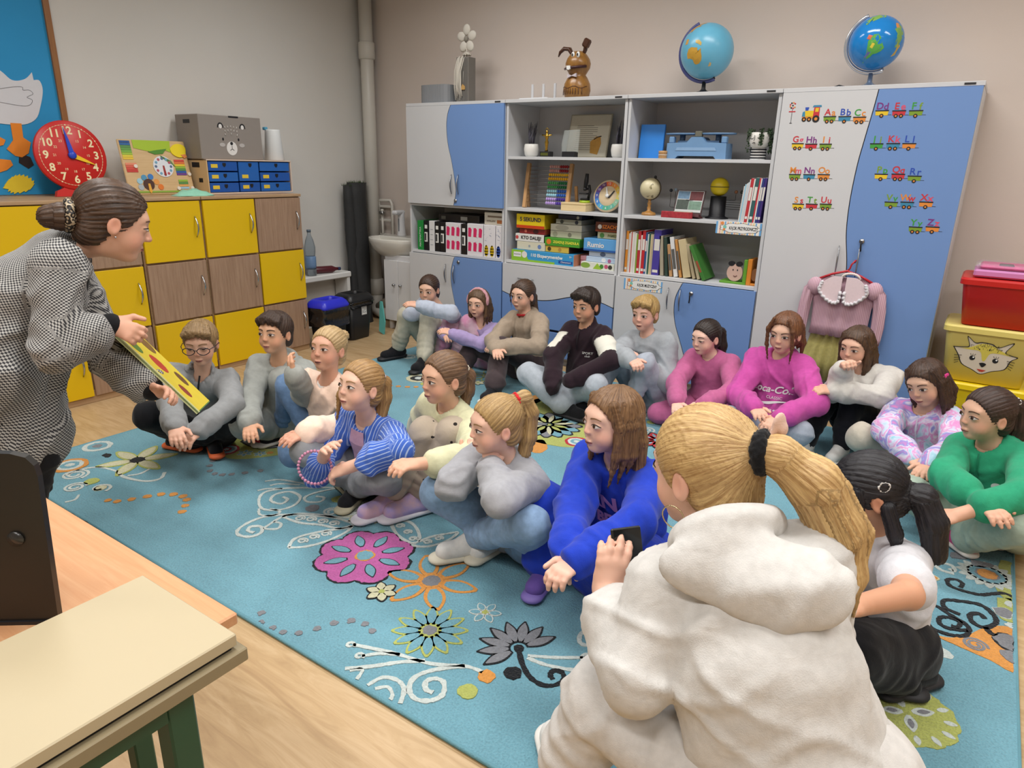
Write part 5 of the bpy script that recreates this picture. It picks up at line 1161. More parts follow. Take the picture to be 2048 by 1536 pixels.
('F','bw',(1.16,-0.667),0.043,6,0.1),
('R',(0.815,-0.82),0.081,['cream','black','white']),
('W',(0.606,-0.971),0.068,2,0,1,0.01,'white'),
('W',(0.336,-0.533),0.069,2,1,1,0.01,'white'),
('W',(0.434,-0.488),0.055,2,1,1,0.01,'white'),
('D',(0.918,-0.881),0.03,'lime'),
('S',[(2.482,-2.14),(2.504,-2.101),(2.562,-2.081),(2.613,-2.1),(2.608,-2.141),(2.556,-2.168),(2.503,-2.163),(2.482,-2.14)],0.014,'pink'),
('P',[(2.527,-2.137),(2.557,-2.105),(2.597,-2.123),(2.567,-2.153)],'white',None),
('S',[(2.676,-2.144),(2.722,-2.127),(2.774,-2.14),(2.788,-2.17),(2.743,-2.183),(2.695,-2.171)],0.014,'pink'),
('P',[(2.698,-2.149),(2.745,-2.135),(2.764,-2.154),(2.729,-2.173)],'white',None),
('F','grey2',(2.434,-2.073),0.06,10,0.1),
('D',(2.367,-2.085),0.025,'lime'),
('F','orange',(3.597,-1.434),0.058,7,0.2),
('F','whitering',(3.786,-1.295),0.09,16,0.1),
('S',[(3.694,-1.356),(3.661,-1.358),(3.64,-1.336),(3.658,-1.304),(3.687,-1.305),(3.693,-1.338),(3.678,-1.33)],0.014,'white'),
('S',[(3.869,-1.407),(3.836,-1.391),(3.803,-1.416),(3.77,-1.446),(3.722,-1.454),(3.687,-1.446),(3.678,-1.411),(3.702,-1.393),(3.72,-1.408),(3.715,-1.439)],0.014,'black'),
('S',[(3.599,-1.622),(3.655,-1.601),(3.696,-1.626),(3.73,-1.646),(3.747,-1.671),(3.739,-1.716),(3.702,-1.737),(3.658,-1.736),(3.608,-1.72)],0.015,'black'),
('S',[(3.722,-1.607),(3.681,-1.594),(3.676,-1.553),(3.712,-1.528),(3.771,-1.51),(3.804,-1.542),(3.813,-1.588),(3.786,-1.637),(3.755,-1.628),(3.747,-1.589),(3.77,-1.566),(3.785,-1.585)],0.015,'black'),
('S',[(3.744,-1.684),(3.7,-1.704),(3.674,-1.695),(3.672,-1.661),(3.697,-1.643),(3.723,-1.651),(3.718,-1.683),(3.702,-1.686)],0.014,'black'),
('S',[(3.786,-1.634),(3.805,-1.662),(3.835,-1.654),(3.866,-1.658)],0.018,'black'),
('P',[(3.666,-1.768),(3.727,-1.732),(3.774,-1.657),(3.823,-1.598),(3.867,-1.617),(3.864,-1.811),(3.8,-1.796),(3.729,-1.784)],'orange',None),
('P',[(3.805,-1.676),(3.829,-1.639),(3.867,-1.65),(3.866,-1.711),(3.829,-1.712)],'grey','black'),
('P',[(3.821,-1.731),(3.847,-1.72),(3.865,-1.737),(3.865,-1.774),(3.835,-1.771)],'grey',None),
('W',(3.764,-1.746),0.032,2.2,0,1,0.008,'grey'),
('P',[(3.627,-1.834),(3.669,-1.814),(3.707,-1.826),(3.714,-1.854),(3.679,-1.864),(3.642,-1.86)],'white',None),
('P',[(3.649,-1.84),(3.678,-1.834),(3.69,-1.851),(3.662,-1.856)],'grey',None),
('P',[(3.618,-1.798),(3.636,-1.79),(3.651,-1.815),(3.634,-1.84),(3.619,-1.838)],'orange',None),
('P',[(3.822,-1.155),(3.874,-1.176),(3.87,-1.406),(3.823,-1.408),(3.809,-1.315)],'lime',None),
('P',[(3.816,-1.429),(3.87,-1.422),(3.868,-1.545),(3.823,-1.549)],'lime',None),
('P',[(3.804,-1.505),(3.836,-1.488),(3.861,-1.512),(3.842,-1.544),(3.813,-1.535)],'grey','white'),
('D',(3.852,-1.451),0.019,'white'),
('D',(3.85,-1.578),0.015,'white'),
('P',[(3.675,-1.204),(3.734,-1.18),(3.721,-1.222),(3.684,-1.241)],'grey',None),
('P',[(3.735,-1.219),(3.794,-1.208),(3.801,-1.233),(3.751,-1.262)],'grey',None),
('S',[(3.577,-1.336),(3.606,-1.322),(3.613,-1.286),(3.633,-1.278),(3.63,-1.313)],0.012,'black'),
('BIG',(3.632,-2.152),0.112),
('F','grey2',(3.489,-2.081),0.055,8,0.3),
('S',[(3.624,-1.981),(3.65,-1.958),(3.661,-1.936)],0.014,'black')]
RX0, RX1, RY0, RY1, RZ_ = .278, 3.862, -2.882, -.13, .012
def pile(c, var=.10):
    m = bpy.data.materials.new('pile'); m.use_nodes = True; nt = m.node_tree; b = nt.nodes['Principled BSDF']; tc = nt.nodes.new('ShaderNodeTexCoord')
    n = nt.nodes.new('ShaderNodeTexNoise'); n.inputs['Scale'].default_value = 170; n.inputs['Detail'].default_value = 3; nt.links.new(tc.outputs['Object'], n.inputs['Vector'])
    n2 = nt.nodes.new('ShaderNodeTexNoise'); n2.inputs['Scale'].default_value = 4; n2.inputs['Detail'].default_value = 4; nt.links.new(tc.outputs['Object'], n2.inputs['Vector'])
    ad = nt.nodes.new('ShaderNodeMath'); ad.operation = 'ADD'; nt.links.new(n.outputs[0], ad.inputs[0]); nt.links.new(n2.outputs[0], ad.inputs[1])
    hf = nt.nodes.new('ShaderNodeMath'); hf.operation = 'MULTIPLY'; hf.inputs[1].default_value = .5; nt.links.new(ad.outputs[0], hf.inputs[0])
    l = lin(c); s = [tuple(min(1, v*k) for v in l[:3]) for k in (1-var*2.4, 1+var*1.3)]
    r = nt.nodes.new('ShaderNodeValToRGB'); e = r.color_ramp.elements; e[0].position = .35; e[1].position = .65; e[0].color = s[0]+(1,); e[1].color = s[1]+(1,)
    nt.links.new(hf.outputs[0], r.inputs[0]); nt.links.new(r.outputs[0], b.inputs['Base Color']); b.inputs['Roughness'].default_value = .95; b.inputs['Specular IOR Level'].default_value = .1
    b.inputs['Sheen Weight'].default_value = .15
    bp = nt.nodes.new('ShaderNodeBump'); bp.inputs['Strength'].default_value = .9; bp.inputs['Distance'].default_value = .006; nt.links.new(n.outputs[0], bp.inputs['Height']); nt.links.new(bp.outputs[0], b.inputs['Normal'])
    return m
PC = {k: pile(v) for k, v in dict(teal='#6f9fae', white='#c3ccc8', black='#1d2024', grey='#7d7f84', lime='#a9b061', orange='#cf8f48', pink='#b95f9e', red='#b02a34', cream='#c5c3a4').items()}
rug = thing('patterned_rug', 'large turquoise rug with flowers, scrolls and butterflies', 'rug', (0, 0, 0))
m = MB(); NX, NY = 90, 70; vs = []; fs = []
for i in range(NX+1):
    for j in range(NY+1): vs.append((RX0+(RX1-RX0)*i/NX, RY0+(RY1-RY0)*j/NY, RZ_+.0008*math.sin(i*.9+j*.31)*math.sin(j*.7)))
for i in range(NX):
    for j in range(NY): a = i*(NY+1)+j; fs.append((a, a+NY+1, a+NY+2, a+1))
m.add(vs, fs, 0, None, True); m.box(RX0, RX1, RY0, RY1, .0005, RZ_-.002); m.build('pile', PC['teal'], rug)
MB().tube([(RX0, RY0, .007), (RX1, RY0, .007), (RX1, RY1, .007), (RX0, RY1, .007)], .0075, 8, closed=True).build('binding_edge', mat('#5f8f9c', .8, bump=.5), rug)
_rr = random.Random(11)
def jit(pts, a=.0025): return [(x+_rr.uniform(-a, a), y+_rr.uniform(-a, a)) for x, y in pts]
def inr(p): return (min(max(p[0], RX0+.008), RX1-.008), min(max(p[1], RY0+.008), RY1-.008))
LV = {'a': .0014, 'b': .0022, 'c': .0030}
def rpoly(nm, pts, c, lv='a', jitter=True):
    pts = [inr(p) for p in pts]; z0 = RZ_-.0005; z1 = RZ_+LV[lv]
    if jitter: pts = jit(pts)
    return MB().prism(pts, z0, z1, 'XY').build(nm, PC[c], rug)
def rstroke(nm, pts, w_, c, lv='b'):
    P_ = spline(pts, 6) if len(pts) > 2 else pts; L_ = []; R_ = []; n = len(P_); vs = []; fs = []
    for i, p in enumerate(P_):
        a = P_[max(i-1, 0)]; b = P_[min(i+1, n-1)]; dx, dy = b[0]-a[0], b[1]-a[1]; l = math.hypot(dx, dy) or 1
        w2 = w_*.5*(1+_rr.uniform(-.22, .22)); q1 = inr((p[0]-dy/l*w2, p[1]+dx/l*w2)); q2 = inr((p[0]+dy/l*w2, p[1]-dx/l*w2)); z1 = RZ_+LV[lv]
        vs += [(*q1, z1), (*q2, z1), (*q1, RZ_-.0005), (*q2, RZ_-.0005)]
    for i in range(n-1):
        a = 4*i; fs += [(a, a+1, a+5, a+4), (a, a+4, a+6, a+2), (a+1, a+3, a+7, a+5)]
    m = MB(); m.add(vs, fs); return m.build(nm, PC[c], rug)
def ell(c, r, n=28, ry=None): return [(c[0]+r*math.cos(2*PI*k/n), c[1]+(ry or r)*math.sin(2*PI*k/n)) for k in range(n)]
def petal(c, a, r0, r1, w_, n=9, sharp=1.0):
    out = []
    for k in range(2*n):
        t = k/(n-1) if k < n else (2*n-1-k)/(n-1); s = 1 if k < n else -1
        r = r0+(r1-r0)*t; ww = w_*math.sin(PI*min(1, t*.86+.10))**sharp*s
        out.append((c[0]+r*math.cos(a)-ww*math.sin(a), c[1]+r*math.sin(a)+ww*math.cos(a)))
    return out
def flower_(style, c, r, n, rot):
    A = [rot+2*PI*k/n for k in range(n)]; N = 'flower_motif'
    if style == 'pink':
        o = [(c[0]+q*r*math.cos(t), c[1]+q*r*math.sin(t)) for t in np.linspace(0, 2*PI, 120, endpoint=False) for q in [.86+.17*abs(math.cos(n*(t-rot)/2))**.7]]
        rpoly(N, [(c[0]+(x-c[0])*1.05, c[1]+(y-c[1])*1.05) for x, y in o], 'black', 'a'); rpoly(N, o, 'pink', 'b')
        for a in A: rpoly('petal_outline', petal(c, a, .36*r, .86*r, .115*r), 'black', 'c', False); p = rpoly('petal', petal(c, a, .39*r, .83*r, .095*r), 'teal', 'c', False); p.location.z = .0006
        rpoly('flower_ring', ell(c, .21*r), 'orange', 'c'); p = rpoly('flower_centre', ell(c, .175*r), 'teal', 'c'); p.location.z = .0006
    elif style in ('orangeline', 'limeline', 'whiteline'):
        col_ = {'orangeline': 'orange', 'limeline': 'lime', 'whiteline': 'white'}[style]; w_ = {'orangeline': .19, 'limeline': .16, 'whiteline': .23}[style]
        for a in A: rpoly('petal_outline', petal(c, a, .16*r, r, w_*r*1.15, sharp=.8), col_, 'b', False); rpoly('petal', petal(c, a, .30*r, .91*r, w_*r*.78, sharp=.8), 'teal', 'c', False)
        rpoly('flower_ring', ell(c, .24*r), col_, 'c'); p = rpoly('flower_centre', ell(c, .19*r), 'lime' if style == 'whiteline' else 'grey', 'c'); p.location.z = .0005
    elif style in ('bw', 'grey2', 'cream', 'red', 'orange', 'dragon'):
        oc, fc, cc, w_ = {'bw': ('black', 'cream', 'lime', .30), 'grey2': ('black', 'grey', 'black', .16), 'cream': ('cream', 'white', 'lime', .17), 'red': ('black', 'red', 'teal', .26), 'orange': ('cream', 'orange', 'orange', .34), 'dragon': ('lime', 'cream', 'black', .17)}[style]
        for a in A: rpoly('petal_outline', petal(c, a, .08*r, r*1.04, w_*r*1.2, sharp=.8), oc, 'b', False); rpoly('petal', petal(c, a, .14*r, .94*r, w_*r*.9, sharp=.8), fc, 'c', False)
        if style == 'red':
            for a in A: p = rpoly('petal', petal(c, a, .4*r, .8*r, .07*r), 'teal', 'c', False); p.location.z = .0006
        p = rpoly('flower_centre', ell(c, .2*r), cc, 'c'); p.location.z = .0006
    elif style == 'central':
        for k, a in enumerate(A): rpoly('petal_outline', petal(c, a, .1*r, r*1.05, .25*r, sharp=.7), 'black', 'b', False); rpoly('petal', petal(c, a, .12*r, .98*r, .21*r, sharp=.7), ['teal', 'grey', 'teal', 'teal'][k % 4], 'c', False)
        for k in range(11): a = .2+k*.57; p = rpoly('petal', petal(c, a, .2*r, (.62+.2*(k % 2))*r, .07*r), ['lime', 'cream'][k % 2], 'c', False); p.location.z = .0007
        p = rpoly('petal_outline', petal(c, PI*1.15, .0*r, .55*r, .13*r), 'black', 'c', False); p.location.z = .0012; p = rpoly('petal', petal(c, PI*1.15, .03*r, .5*r, .10*r), 'grey', 'c', False); p.location.z = .0016
    elif style == 'whitering':
        for a in A: rpoly('petal', petal(c, a, .55*r, r, .15*r), 'white', 'b', False)
        rpoly('flower_ring', ell(c, .66*r), 'white', 'b'); rpoly('flower_ring', ell(c, .56*r), 'teal', 'c'); p = rpoly('flower_ring', ell(c, .40*r), 'grey', 'c'); p.location.z = .0005; p = rpoly('flower_centre', ell(c, .33*r), 'orange', 'c'); p.location.z = .001
for d in RUG:
    k = d[0]
    if k == 'F': flower_(*d[1:])
    elif k == 'D': rpoly('dot_motif', ell(d[1], d[2], 14), d[3], 'b')
    elif k == 'S': rstroke('scroll_motif', d[1], d[2], d[3])
    elif k == 'P':
        if d[3]:
            cx = sum(p[0] for p in d[1])/len(d[1]); cy = sum(p[1] for p in d[1])/len(d[1]); rpoly('leaf_outline', [(cx+(x-cx)*1.1, cy+(y-cy)*1.1) for x, y in spline(d[1]+d[1][:1], 4)[:-1]], d[3], 'b')
        o = rpoly('leaf_motif', spline(d[1]+d[1][:1], 4)[:-1], d[2], 'c' if d[3] or d[2] in ('grey', 'teal') else 'a')
    elif k == 'W':
        _, c, r, tn, st, dr, w_, col_ = d; n = int(10*tn)+6
        rstroke('scroll_motif', [(c[0]+r*(1-.75*i/(n-1))*math.cos(st+dr*2*PI*tn*i/(n-1)), c[1]+r*(1-.75*i/(n-1))*math.sin(st+dr*2*PI*tn*i/(n-1))) for i in range(n)], w_, col_)
    elif k == 'R':
        for i, c in enumerate(d[3]): o = rpoly('ring_motif', ell(d[1], d[2]*(1-i/len(d[3])), 24), c, 'b'); o.location.z = .0005*i
    elif k == 'FAN':
        c, r = d[1], d[2]
        # petals fan away from the camera
        for i, a in enumerate(np.linspace(math.radians(60), math.radians(250), 8)): rpoly('petal_outline', petal(c, a, .2*r, r*1.04, .17*r), 'black', 'b', False); rpoly('petal', petal(c, a, .25*r, .96*r, .125*r), 'grey', 'c', False)
        rpoly('flower_centre', ell(c, .14*r, 8), 'black', 'c')
    elif k == 'BIG':
        c, r = d[1], d[2]; rpoly('flower_motif', [(c[0]+q*r*math.cos(t), c[1]+q*r*math.sin(t)) for t in np.linspace(0, 2*PI, 90, endpoint=False) for q in [1+.02*math.sin(13*t)]], 'lime', 'a')
        for i in range(13):
            a = i*2*PI/13+.2; rpoly('petal', petal(c, a, .70*r, .97*r, .07*r), 'white', 'b', False)
        for a, r0, r1, w_ in ((.6, .1, .6, .13), (2.2, .15, .62, .12), (3.6, .1, .55, .12), (5.0, .1, .6, .13)): rpoly('petal', petal(c, a, r0*r, r1*r, w_*r), 'white', 'b', False); rpoly('petal', petal(c, a, (r0+.12)*r, (r1-.1)*r, w_*.5*r), 'grey', 'c', False)
# ================================================================ PEOPLE: a small sculpting kit (signed distance fields -> surface nets)
A3 = lambda v: np.array(v, dtype=np.float64)
def unit(v): v = A3(v); return v/(np.linalg.norm(v)+1e-12)
class Cone:            # round cone between two points; optional flattening q along axis f
    def __init__(s, a, b, ra, rb, k=.02, f=None, q=1.0, sub=False):
        s.a, s.b, s.ra, s.rb, s.k, s.sub, s.q = A3(a), A3(b), ra, rb, k, sub, q; s.f = None if f is None else unit(f)
        m = max(ra, rb)*max(1, q); s.lo = np.minimum(s.a, s.b)-m; s.hi = np.maximum(s.a, s.b)+m
    def d(s, X, Y, Z):
        ab = s.b-s.a; px, py, pz = X-s.a[0], Y-s.a[1], Z-s.a[2]
        if s.f is not None:
            c = (px*s.f[0]+py*s.f[1]+pz*s.f[2]); g = c*(1/s.q-1); px, py, pz = px+g*s.f[0], py+g*s.f[1], pz+g*s.f[2]
            cb = ab@s.f; ab = ab+s.f*cb*(1/s.q-1)
        t = np.clip((px*ab[0]+py*ab[1]+pz*ab[2])/(ab@ab+1e-12), 0, 1)
        d = np.sqrt((px-t*ab[0])**2+(py-t*ab[1])**2+(pz-t*ab[2])**2)-(s.ra+(s.rb-s.ra)*t)
        return d*min(1, s.q) if s.f is not None else d
class Ell:             # ellipsoid with axes R (rows)
    def __init__(s, c, r, R=None, k=.015, sub=False):
        s.c, s.r, s.k, s.sub = A3(c), A3(r), k, sub; s.R = np.eye(3) if R is None else A3(R)
        e = np.sqrt(((s.R*s.r[:, None])**2).sum(0)); s.lo = s.c-e; s.hi = s.c+e
    def d(s, X, Y, Z):
        p = [X-s.c[0], Y-s.c[1], Z-s.c[2]]
        q = [(s.R[i, 0]*p[0]+s.R[i, 1]*p[1]+s.R[i, 2]*p[2])/s.r[i] for i in range(3)]
        k0 = np.sqrt(q[0]**2+q[1]**2+q[2]**2); k1 = np.sqrt((q[0]/s.r[0])**2+(q[1]/s.r[1])**2+(q[2]/s.r[2])**2)+1e-9
        return k0*(k0-1)/k1
class Tor:             # torus, optional squash of the ring along e
    def __init__(s, c, ax, R, r, k=.01, sub=False):
        s.c, s.ax, s.Rr, s.r, s.k, s.sub = A3(c), unit(ax), R, r, k, sub; s.lo = s.c-R-r; s.hi = s.c+R+r
    def d(s, X, Y, Z):
        p = [X-s.c[0], Y-s.c[1], Z-s.c[2]]; h = p[0]*s.ax[0]+p[1]*s.ax[1]+p[2]*s.ax[2]
        rad = np.sqrt(np.maximum(p[0]**2+p[1]**2+p[2]**2-h*h, 0)); return np.sqrt((rad-s.Rr)**2+h*h)-s.r
def comb(a, d, k, sub):
    if sub:
        h = np.clip(.5-.5*(a+d)/k, 0, 1); return a*(1-h)-d*h+k*h*(1-h)
    h = np.clip(.5+.5*(a-d)/k, 0, 1); return a*(1-h)+d*h-k*h*(1-h)
def sdf(prims, P):
    a = np.full(len(P), 1.0)
    for p in prims: a = comb(a, p.d(P[:, 0], P[:, 1], P[:, 2]), p.k, p.sub)
    return a
def nets(prims, h, lo=None, hi=None):
    ad = [p for p in prims if not p.sub]
    lo = np.min([p.lo for p in ad], 0)-2.5*h if lo is None else A3(lo); hi = np.max([p.hi for p in ad], 0)+2.5*h if hi is None else A3(hi)
    n = np.ceil((hi-lo)/h).astype(int)+1; ax = [lo[i]+h*np.arange(n[i]) for i in range(3)]
    A = np.full(n, 1.0, dtype=np.float32)
    for p in prims:
        m = p.k+2*h; i0 = np.clip(np.floor((p.lo-m-lo)/h).astype(int), 0, n-1); i1 = np.clip(np.ceil((p.hi+m-lo)/h).astype(int)+1, 1, n)
        if (i1 <= i0).any(): continue
        sl = tuple(slice(i0[i], i1[i]) for i in range(3))
        X = ax[0][sl[0]][:, None, None]; Y = ax[1][sl[1]][None, :, None]; Z = ax[2][sl[2]][None, None, :]
        A[sl] = comb(A[sl], p.d(X, Y, Z), p.k, p.sub)
    S_ = A < 0; c = np.zeros(n-1, dtype=np.int8)
    for dx in (0, 1):
        for dy in (0, 1):
            for dz in (0, 1): c += S_[dx:n[0]-1+dx, dy:n[1]-1+dy, dz:n[2]-1+dz]
    act = (c > 0) & (c < 8); ijk = np.argwhere(act)
    if len(ijk) == 0: return np.zeros((0, 3)), np.zeros((0, 4), int)
    idx = np.full(n-1, -1, dtype=np.int64); idx[act] = np.arange(len(ijk))
    pos = np.zeros((len(ijk), 3)); cnt = np.zeros(len(ijk))
    for a_ in range(3):
        o1, o2 = [q for q in range(3) if q != a_]
        for u in (0, 1):
            for v in (0, 1):
                ca = np.zeros(3, int); ca[o1] = u; ca[o2] = v; cb = ca.copy(); cb[a_] = 1
                pa, pb = ijk+ca, ijk+cb; va, vb = A[pa[:, 0], pa[:, 1], pa[:, 2]], A[pb[:, 0], pb[:, 1], pb[:, 2]]
                cr = (va < 0) != (vb < 0); t = np.where(cr, va/(va-vb+1e-12), 0)
                pos += np.where(cr[:, None], ca+t[:, None]*(cb-ca), 0); cnt += cr
    V = lo+(ijk+pos/cnt[:, None])*h; F = []
    for a_ in range(3):
        o1, o2 = [(1, 2), (2, 0), (0, 1)][a_]
        s0 = [slice(None)]*3; s1 = [slice(None)]*3; s0[a_] = slice(0, n[a_]-1); s1[a_] = slice(1, n[a_])
        for o in (o1, o2): s0[o] = slice(1, n[o]-1); s1[o] = slice(1, n[o]-1)
        df = S_[tuple(s0)] != S_[tuple(s1)]; e = np.argwhere(df)
        if len(e) == 0: continue
        ins = S_[tuple(s0)][df]; e = e.copy(); e[:, o1] += 1; e[:, o2] += 1
        q = []
        for u, v in ((0, 0), (1, 0), (1, 1), (0, 1)):
            g = e.copy(); g[:, o1] -= 1-u; g[:, o2] -= 1-v; q.append(idx[g[:, 0], g[:, 1], g[:, 2]])
        q = np.stack(q, 1); q[~ins] = q[~ins][:, ::-1]; F.append(q)
    return V, np.concatenate(F)
def vnormals(V, F):
    fn = np.cross(V[F[:, 2]]-V[F[:, 0]], V[F[:, 3]]-V[F[:, 1]]); N = np.zeros_like(V)
    for i in range(4): np.add.at(N, F[:, i], fn)
    return N/(np.linalg.norm(N, axis=1, keepdims=True)+1e-12)
def npmesh(name, V, F, mats, parent=None, org=(0, 0, 0), fmat=None, col=None, strand=None):
    me = bpy.data.meshes.new(name); V = V-A3(org); me.vertices.add(len(V)); me.vertices.foreach_set('co', V.astype(np.float32).ravel())
    k = F.shape[1]; me.loops.add(F.size); me.loops.foreach_set('vertex_index', F.astype(np.int32).ravel()); me.polygons.add(len(F))
    me.polygons.foreach_set('loop_start', np.arange(0, F.size, k, dtype=np.int32)); me.update(calc_edges=True)
    me.polygons.foreach_set('use_smooth', np.ones(len(F), bool))
    for m in (mats if isinstance(mats, (list, tuple)) else [mats]): me.materials.append(m)
    if fmat is not None: me.polygons.foreach_set('material_index', fmat.astype(np.int32))
    if col is not None: a = me.attributes.new('tint', 'FLOAT_VECTOR', 'POINT'); a.data.foreach_set('vector', col.astype(np.float32).ravel())
    if strand is not None: a = me.attributes.new('strand', 'FLOAT_VECTOR', 'POINT'); a.data.foreach_set('vector', strand.astype(np.float32).ravel())
    me.validate(); return link(name, me, parent)
def wob(P, f, seed):
    r = np.random.RandomState(seed); o = np.zeros(len(P))
    for i in range(4):
        d = r.randn(3); d /= np.linalg.norm(d); e = r.randn(3); e /= np.linalg.norm(e)
        o += np.sin(f*(1+.35*i)*(P@d)+r.rand()*6+1.6*np.sin(f*.55*(P@e)+r.rand()*6))
    return o/2.6
def ridge(P, f, seed):
    r = np.random.RandomState(seed); o = np.zeros(len(P))
    for i in range(3):
        d = r.randn(3); d[2] *= 1.6; d /= np.linalg.norm(d); e = r.randn(3); e /= np.linalg.norm(e); g = r.randn(3); g /= np.linalg.norm(g)
        m = .5+.5*np.sin(f*.33*(P@g)+r.rand()*6); o += m*(.5+.5*np.sin(f*(P@d)+r.rand()*6+1.8*np.sin(f*.4*(P@e)+r.rand()*6)))**7
    return o
# ---------------------------------------------------------------- cloth, skin, hair materials
def cloth(c, kind='knit', c2=None):
    key = ('cloth', str(c), kind, str(c2))
    if key in _mc: return _mc[key]
    m = bpy.data.materials.new('cloth'); m.use_nodes = True; nt = m.node_tree; b = nt.nodes['Principled BSDF']; tc = nt.nodes.new('ShaderNodeTexCoord')
    def noise(s, det=3): n = nt.nodes.new('ShaderNodeTexNoise'); n.inputs['Scale'].default_value = s; n.inputs['Detail'].default_value = det; nt.links.new(tc.outputs['Object'], n.inputs['Vector']); return n
    l = lin(c)[:3]; n = noise(55); r = nt.nodes.new('ShaderNodeValToRGB'); e = r.color_ramp.elements
    v = .06 if kind != 'denim' else .12
    e[0].position = .3; e[1].position = .7; e[0].color = tuple(x*(1-v) for x in l)+(1,); e[1].color = tuple(min(1, x*(1+v)) for x in l)+(1,)
    nt.links.new(n.outputs[0], r.inputs[0]); colr = r.outputs[0]
    if kind in ('tiedye', 'spots', 'blotch'):
        if kind == 'tiedye':
            n2 = noise(11, 4); n2.inputs['Distortion'].default_value = 1.2
            colr = ramp(nt, n2.outputs[0], [(.30, '#7fc3d0'), (.42, '#c9d3e6'), (.48, '#d88ec4'), (.54, '#d9d6e4'), (.60, '#8f8fcf'), (.68, '#d583bd')])
        elif kind == 'blotch':
            n2 = noise(16, 3); colr = ramp(nt, n2.outputs[0], [(.42, c), (.62, c2)])
        else:
            vv = nt.nodes.new('ShaderNodeTexVoronoi'); vv.inputs['Scale'].default_value = 21; nt.links.new(tc.outputs['Object'], vv.inputs['Vector'])
            colr = ramp(nt, vv.outputs['Distance'], [(0, c2), (.15, c)], 'CONSTANT')
    if kind == 'stripe':
        at = nt.nodes.new('ShaderNodeAttribute'); at.attribute_name = 'tint'; sx = nt.nodes.new('ShaderNodeSeparateXYZ'); nt.links.new(at.outputs['Vector'], sx.inputs[0])
        a_ = nt.nodes.new('ShaderNodeMath'); a_.operation = 'FRACT'; nt.links.new(sx.outputs[0], a_.inputs[0]); colr = ramp(nt, a_.outputs[0], [(0, c2), (.24, c)], 'CONSTANT')
    if kind == 'check':
        at = nt.nodes.new('ShaderNodeAttribute'); at.attribute_name = 'tint'; ck = nt.nodes.new('ShaderNodeTexChecker'); ck.inputs['Scale'].default_value = 210; ck.inputs['Color1'].default_value = lin(c); ck.inputs['Color2'].default_value = lin(c2); nt.links.new(at.outputs['Vector'], ck.inputs['Vector']); colr = ck.outputs[0]
    if kind == 'bands':
        at = nt.nodes.new('ShaderNodeAttribute'); at.attribute_name = 'tint'; sx = nt.nodes.new('ShaderNodeSeparateXYZ'); nt.links.new(at.outputs['Vector'], sx.inputs[0])
        mx = nt.nodes.new('ShaderNodeMix'); mx.data_type = 'RGBA'; nt.links.new(sx.outputs[0], mx.inputs[0]); nt.links.new(colr, mx.inputs[6]); mx.inputs[7].default_value = lin(c2); colr = mx.outputs[2]
    nt.links.new(colr, b.inputs['Base Color']); b.inputs['Roughness'].default_value = .88; b.inputs['Specular IOR Level'].default_value = .2; b.inputs['Sheen Weight'].default_value = .12
    n3 = noise(17, 2); n3.inputs['Distortion'].default_value = .8; bp = nt.nodes.new('ShaderNodeBump'); bp.inputs['Strength'].default_value = .30; bp.inputs['Distance'].default_value = .010; nt.links.new(n3.outputs[0], bp.inputs['Height'])
    n4 = noise(420, 1); bp2 = nt.nodes.new('ShaderNodeBump'); bp2.inputs['Strength'].default_value = .25; bp2.inputs['Distance'].default_value = .002; nt.links.new(n4.outputs[0], bp2.inputs['Height']); nt.links.new(bp.outputs[0], bp2.inputs['Normal']); nt.links.new(bp2.outputs[0], b.inputs['Normal'])
    _mc[key] = m; return m
def skin(c):
    key = ('skin', c)
    if key in _mc: return _mc[key]
    m = bpy.data.materials.new('skin'); m.use_nodes = True; nt = m.node_tree; b = nt.nodes['Principled BSDF']
    at = nt.nodes.new('ShaderNodeAttribute'); at.attribute_name = 'tint'; sx = nt.nodes.new('ShaderNodeSeparateXYZ'); nt.links.new(at.outputs['Vector'], sx.inputs[0])
    mx = nt.nodes.new('ShaderNodeMix'); mx.data_type = 'RGBA'; l = lin(c); mx.inputs[6].default_value = l; mx.inputs[7].default_value = (min(1, l[0]*1.0), l[1]*.60, l[2]*.55, 1); nt.links.new(sx.outputs[0], mx.inputs[0])
    nt.links.new(mx.outputs[2], b.inputs['Base Color']); b.inputs['Roughness'].default_value = .5; b.inputs['Specular IOR Level'].default_value = .35
    b.inputs['Subsurface Weight'].default_value = .12; b.inputs['Subsurface Radius'].default_value = (.008, .003, .002); b.inputs['Subsurface Scale'].default_value = .6
    _mc[key] = m; return m
def hairm(c1, c2):
    key = ('hair', c1, c2)
    if key in _mc: return _mc[key]
    m = bpy.data.materials.new('hair'); m.use_nodes = True; nt = m.node_tree; b = nt.nodes['Principled BSDF']
    at = nt.nodes.new('ShaderNodeAttribute'); at.attribute_name = 'strand'
    n = nt.nodes.new('ShaderNodeTexNoise'); n.inputs['Scale'].default_value = 1; n.inputs['Detail'].default_value = 4; n.inputs['Roughness'].default_value = .65; nt.links.new(at.outputs['Vector'], n.inputs['Vector'])
    nt.links.new(ramp(nt, n.outputs[0], [(.32, c1), (.66, c2)]), b.inputs['Base Color']); b.inputs['Roughness'].default_value = .42; b.inputs['Specular IOR Level'].default_value = .45
    bp = nt.nodes.new('ShaderNodeBump'); bp.inputs['Strength'].default_value = .7; bp.inputs['Distance'].default_value = .004; nt.links.new(n.outputs[0], bp.inputs['Height']); nt.links.new(bp.outputs[0], b.inputs['Normal'])
    _mc[key] = m; return m
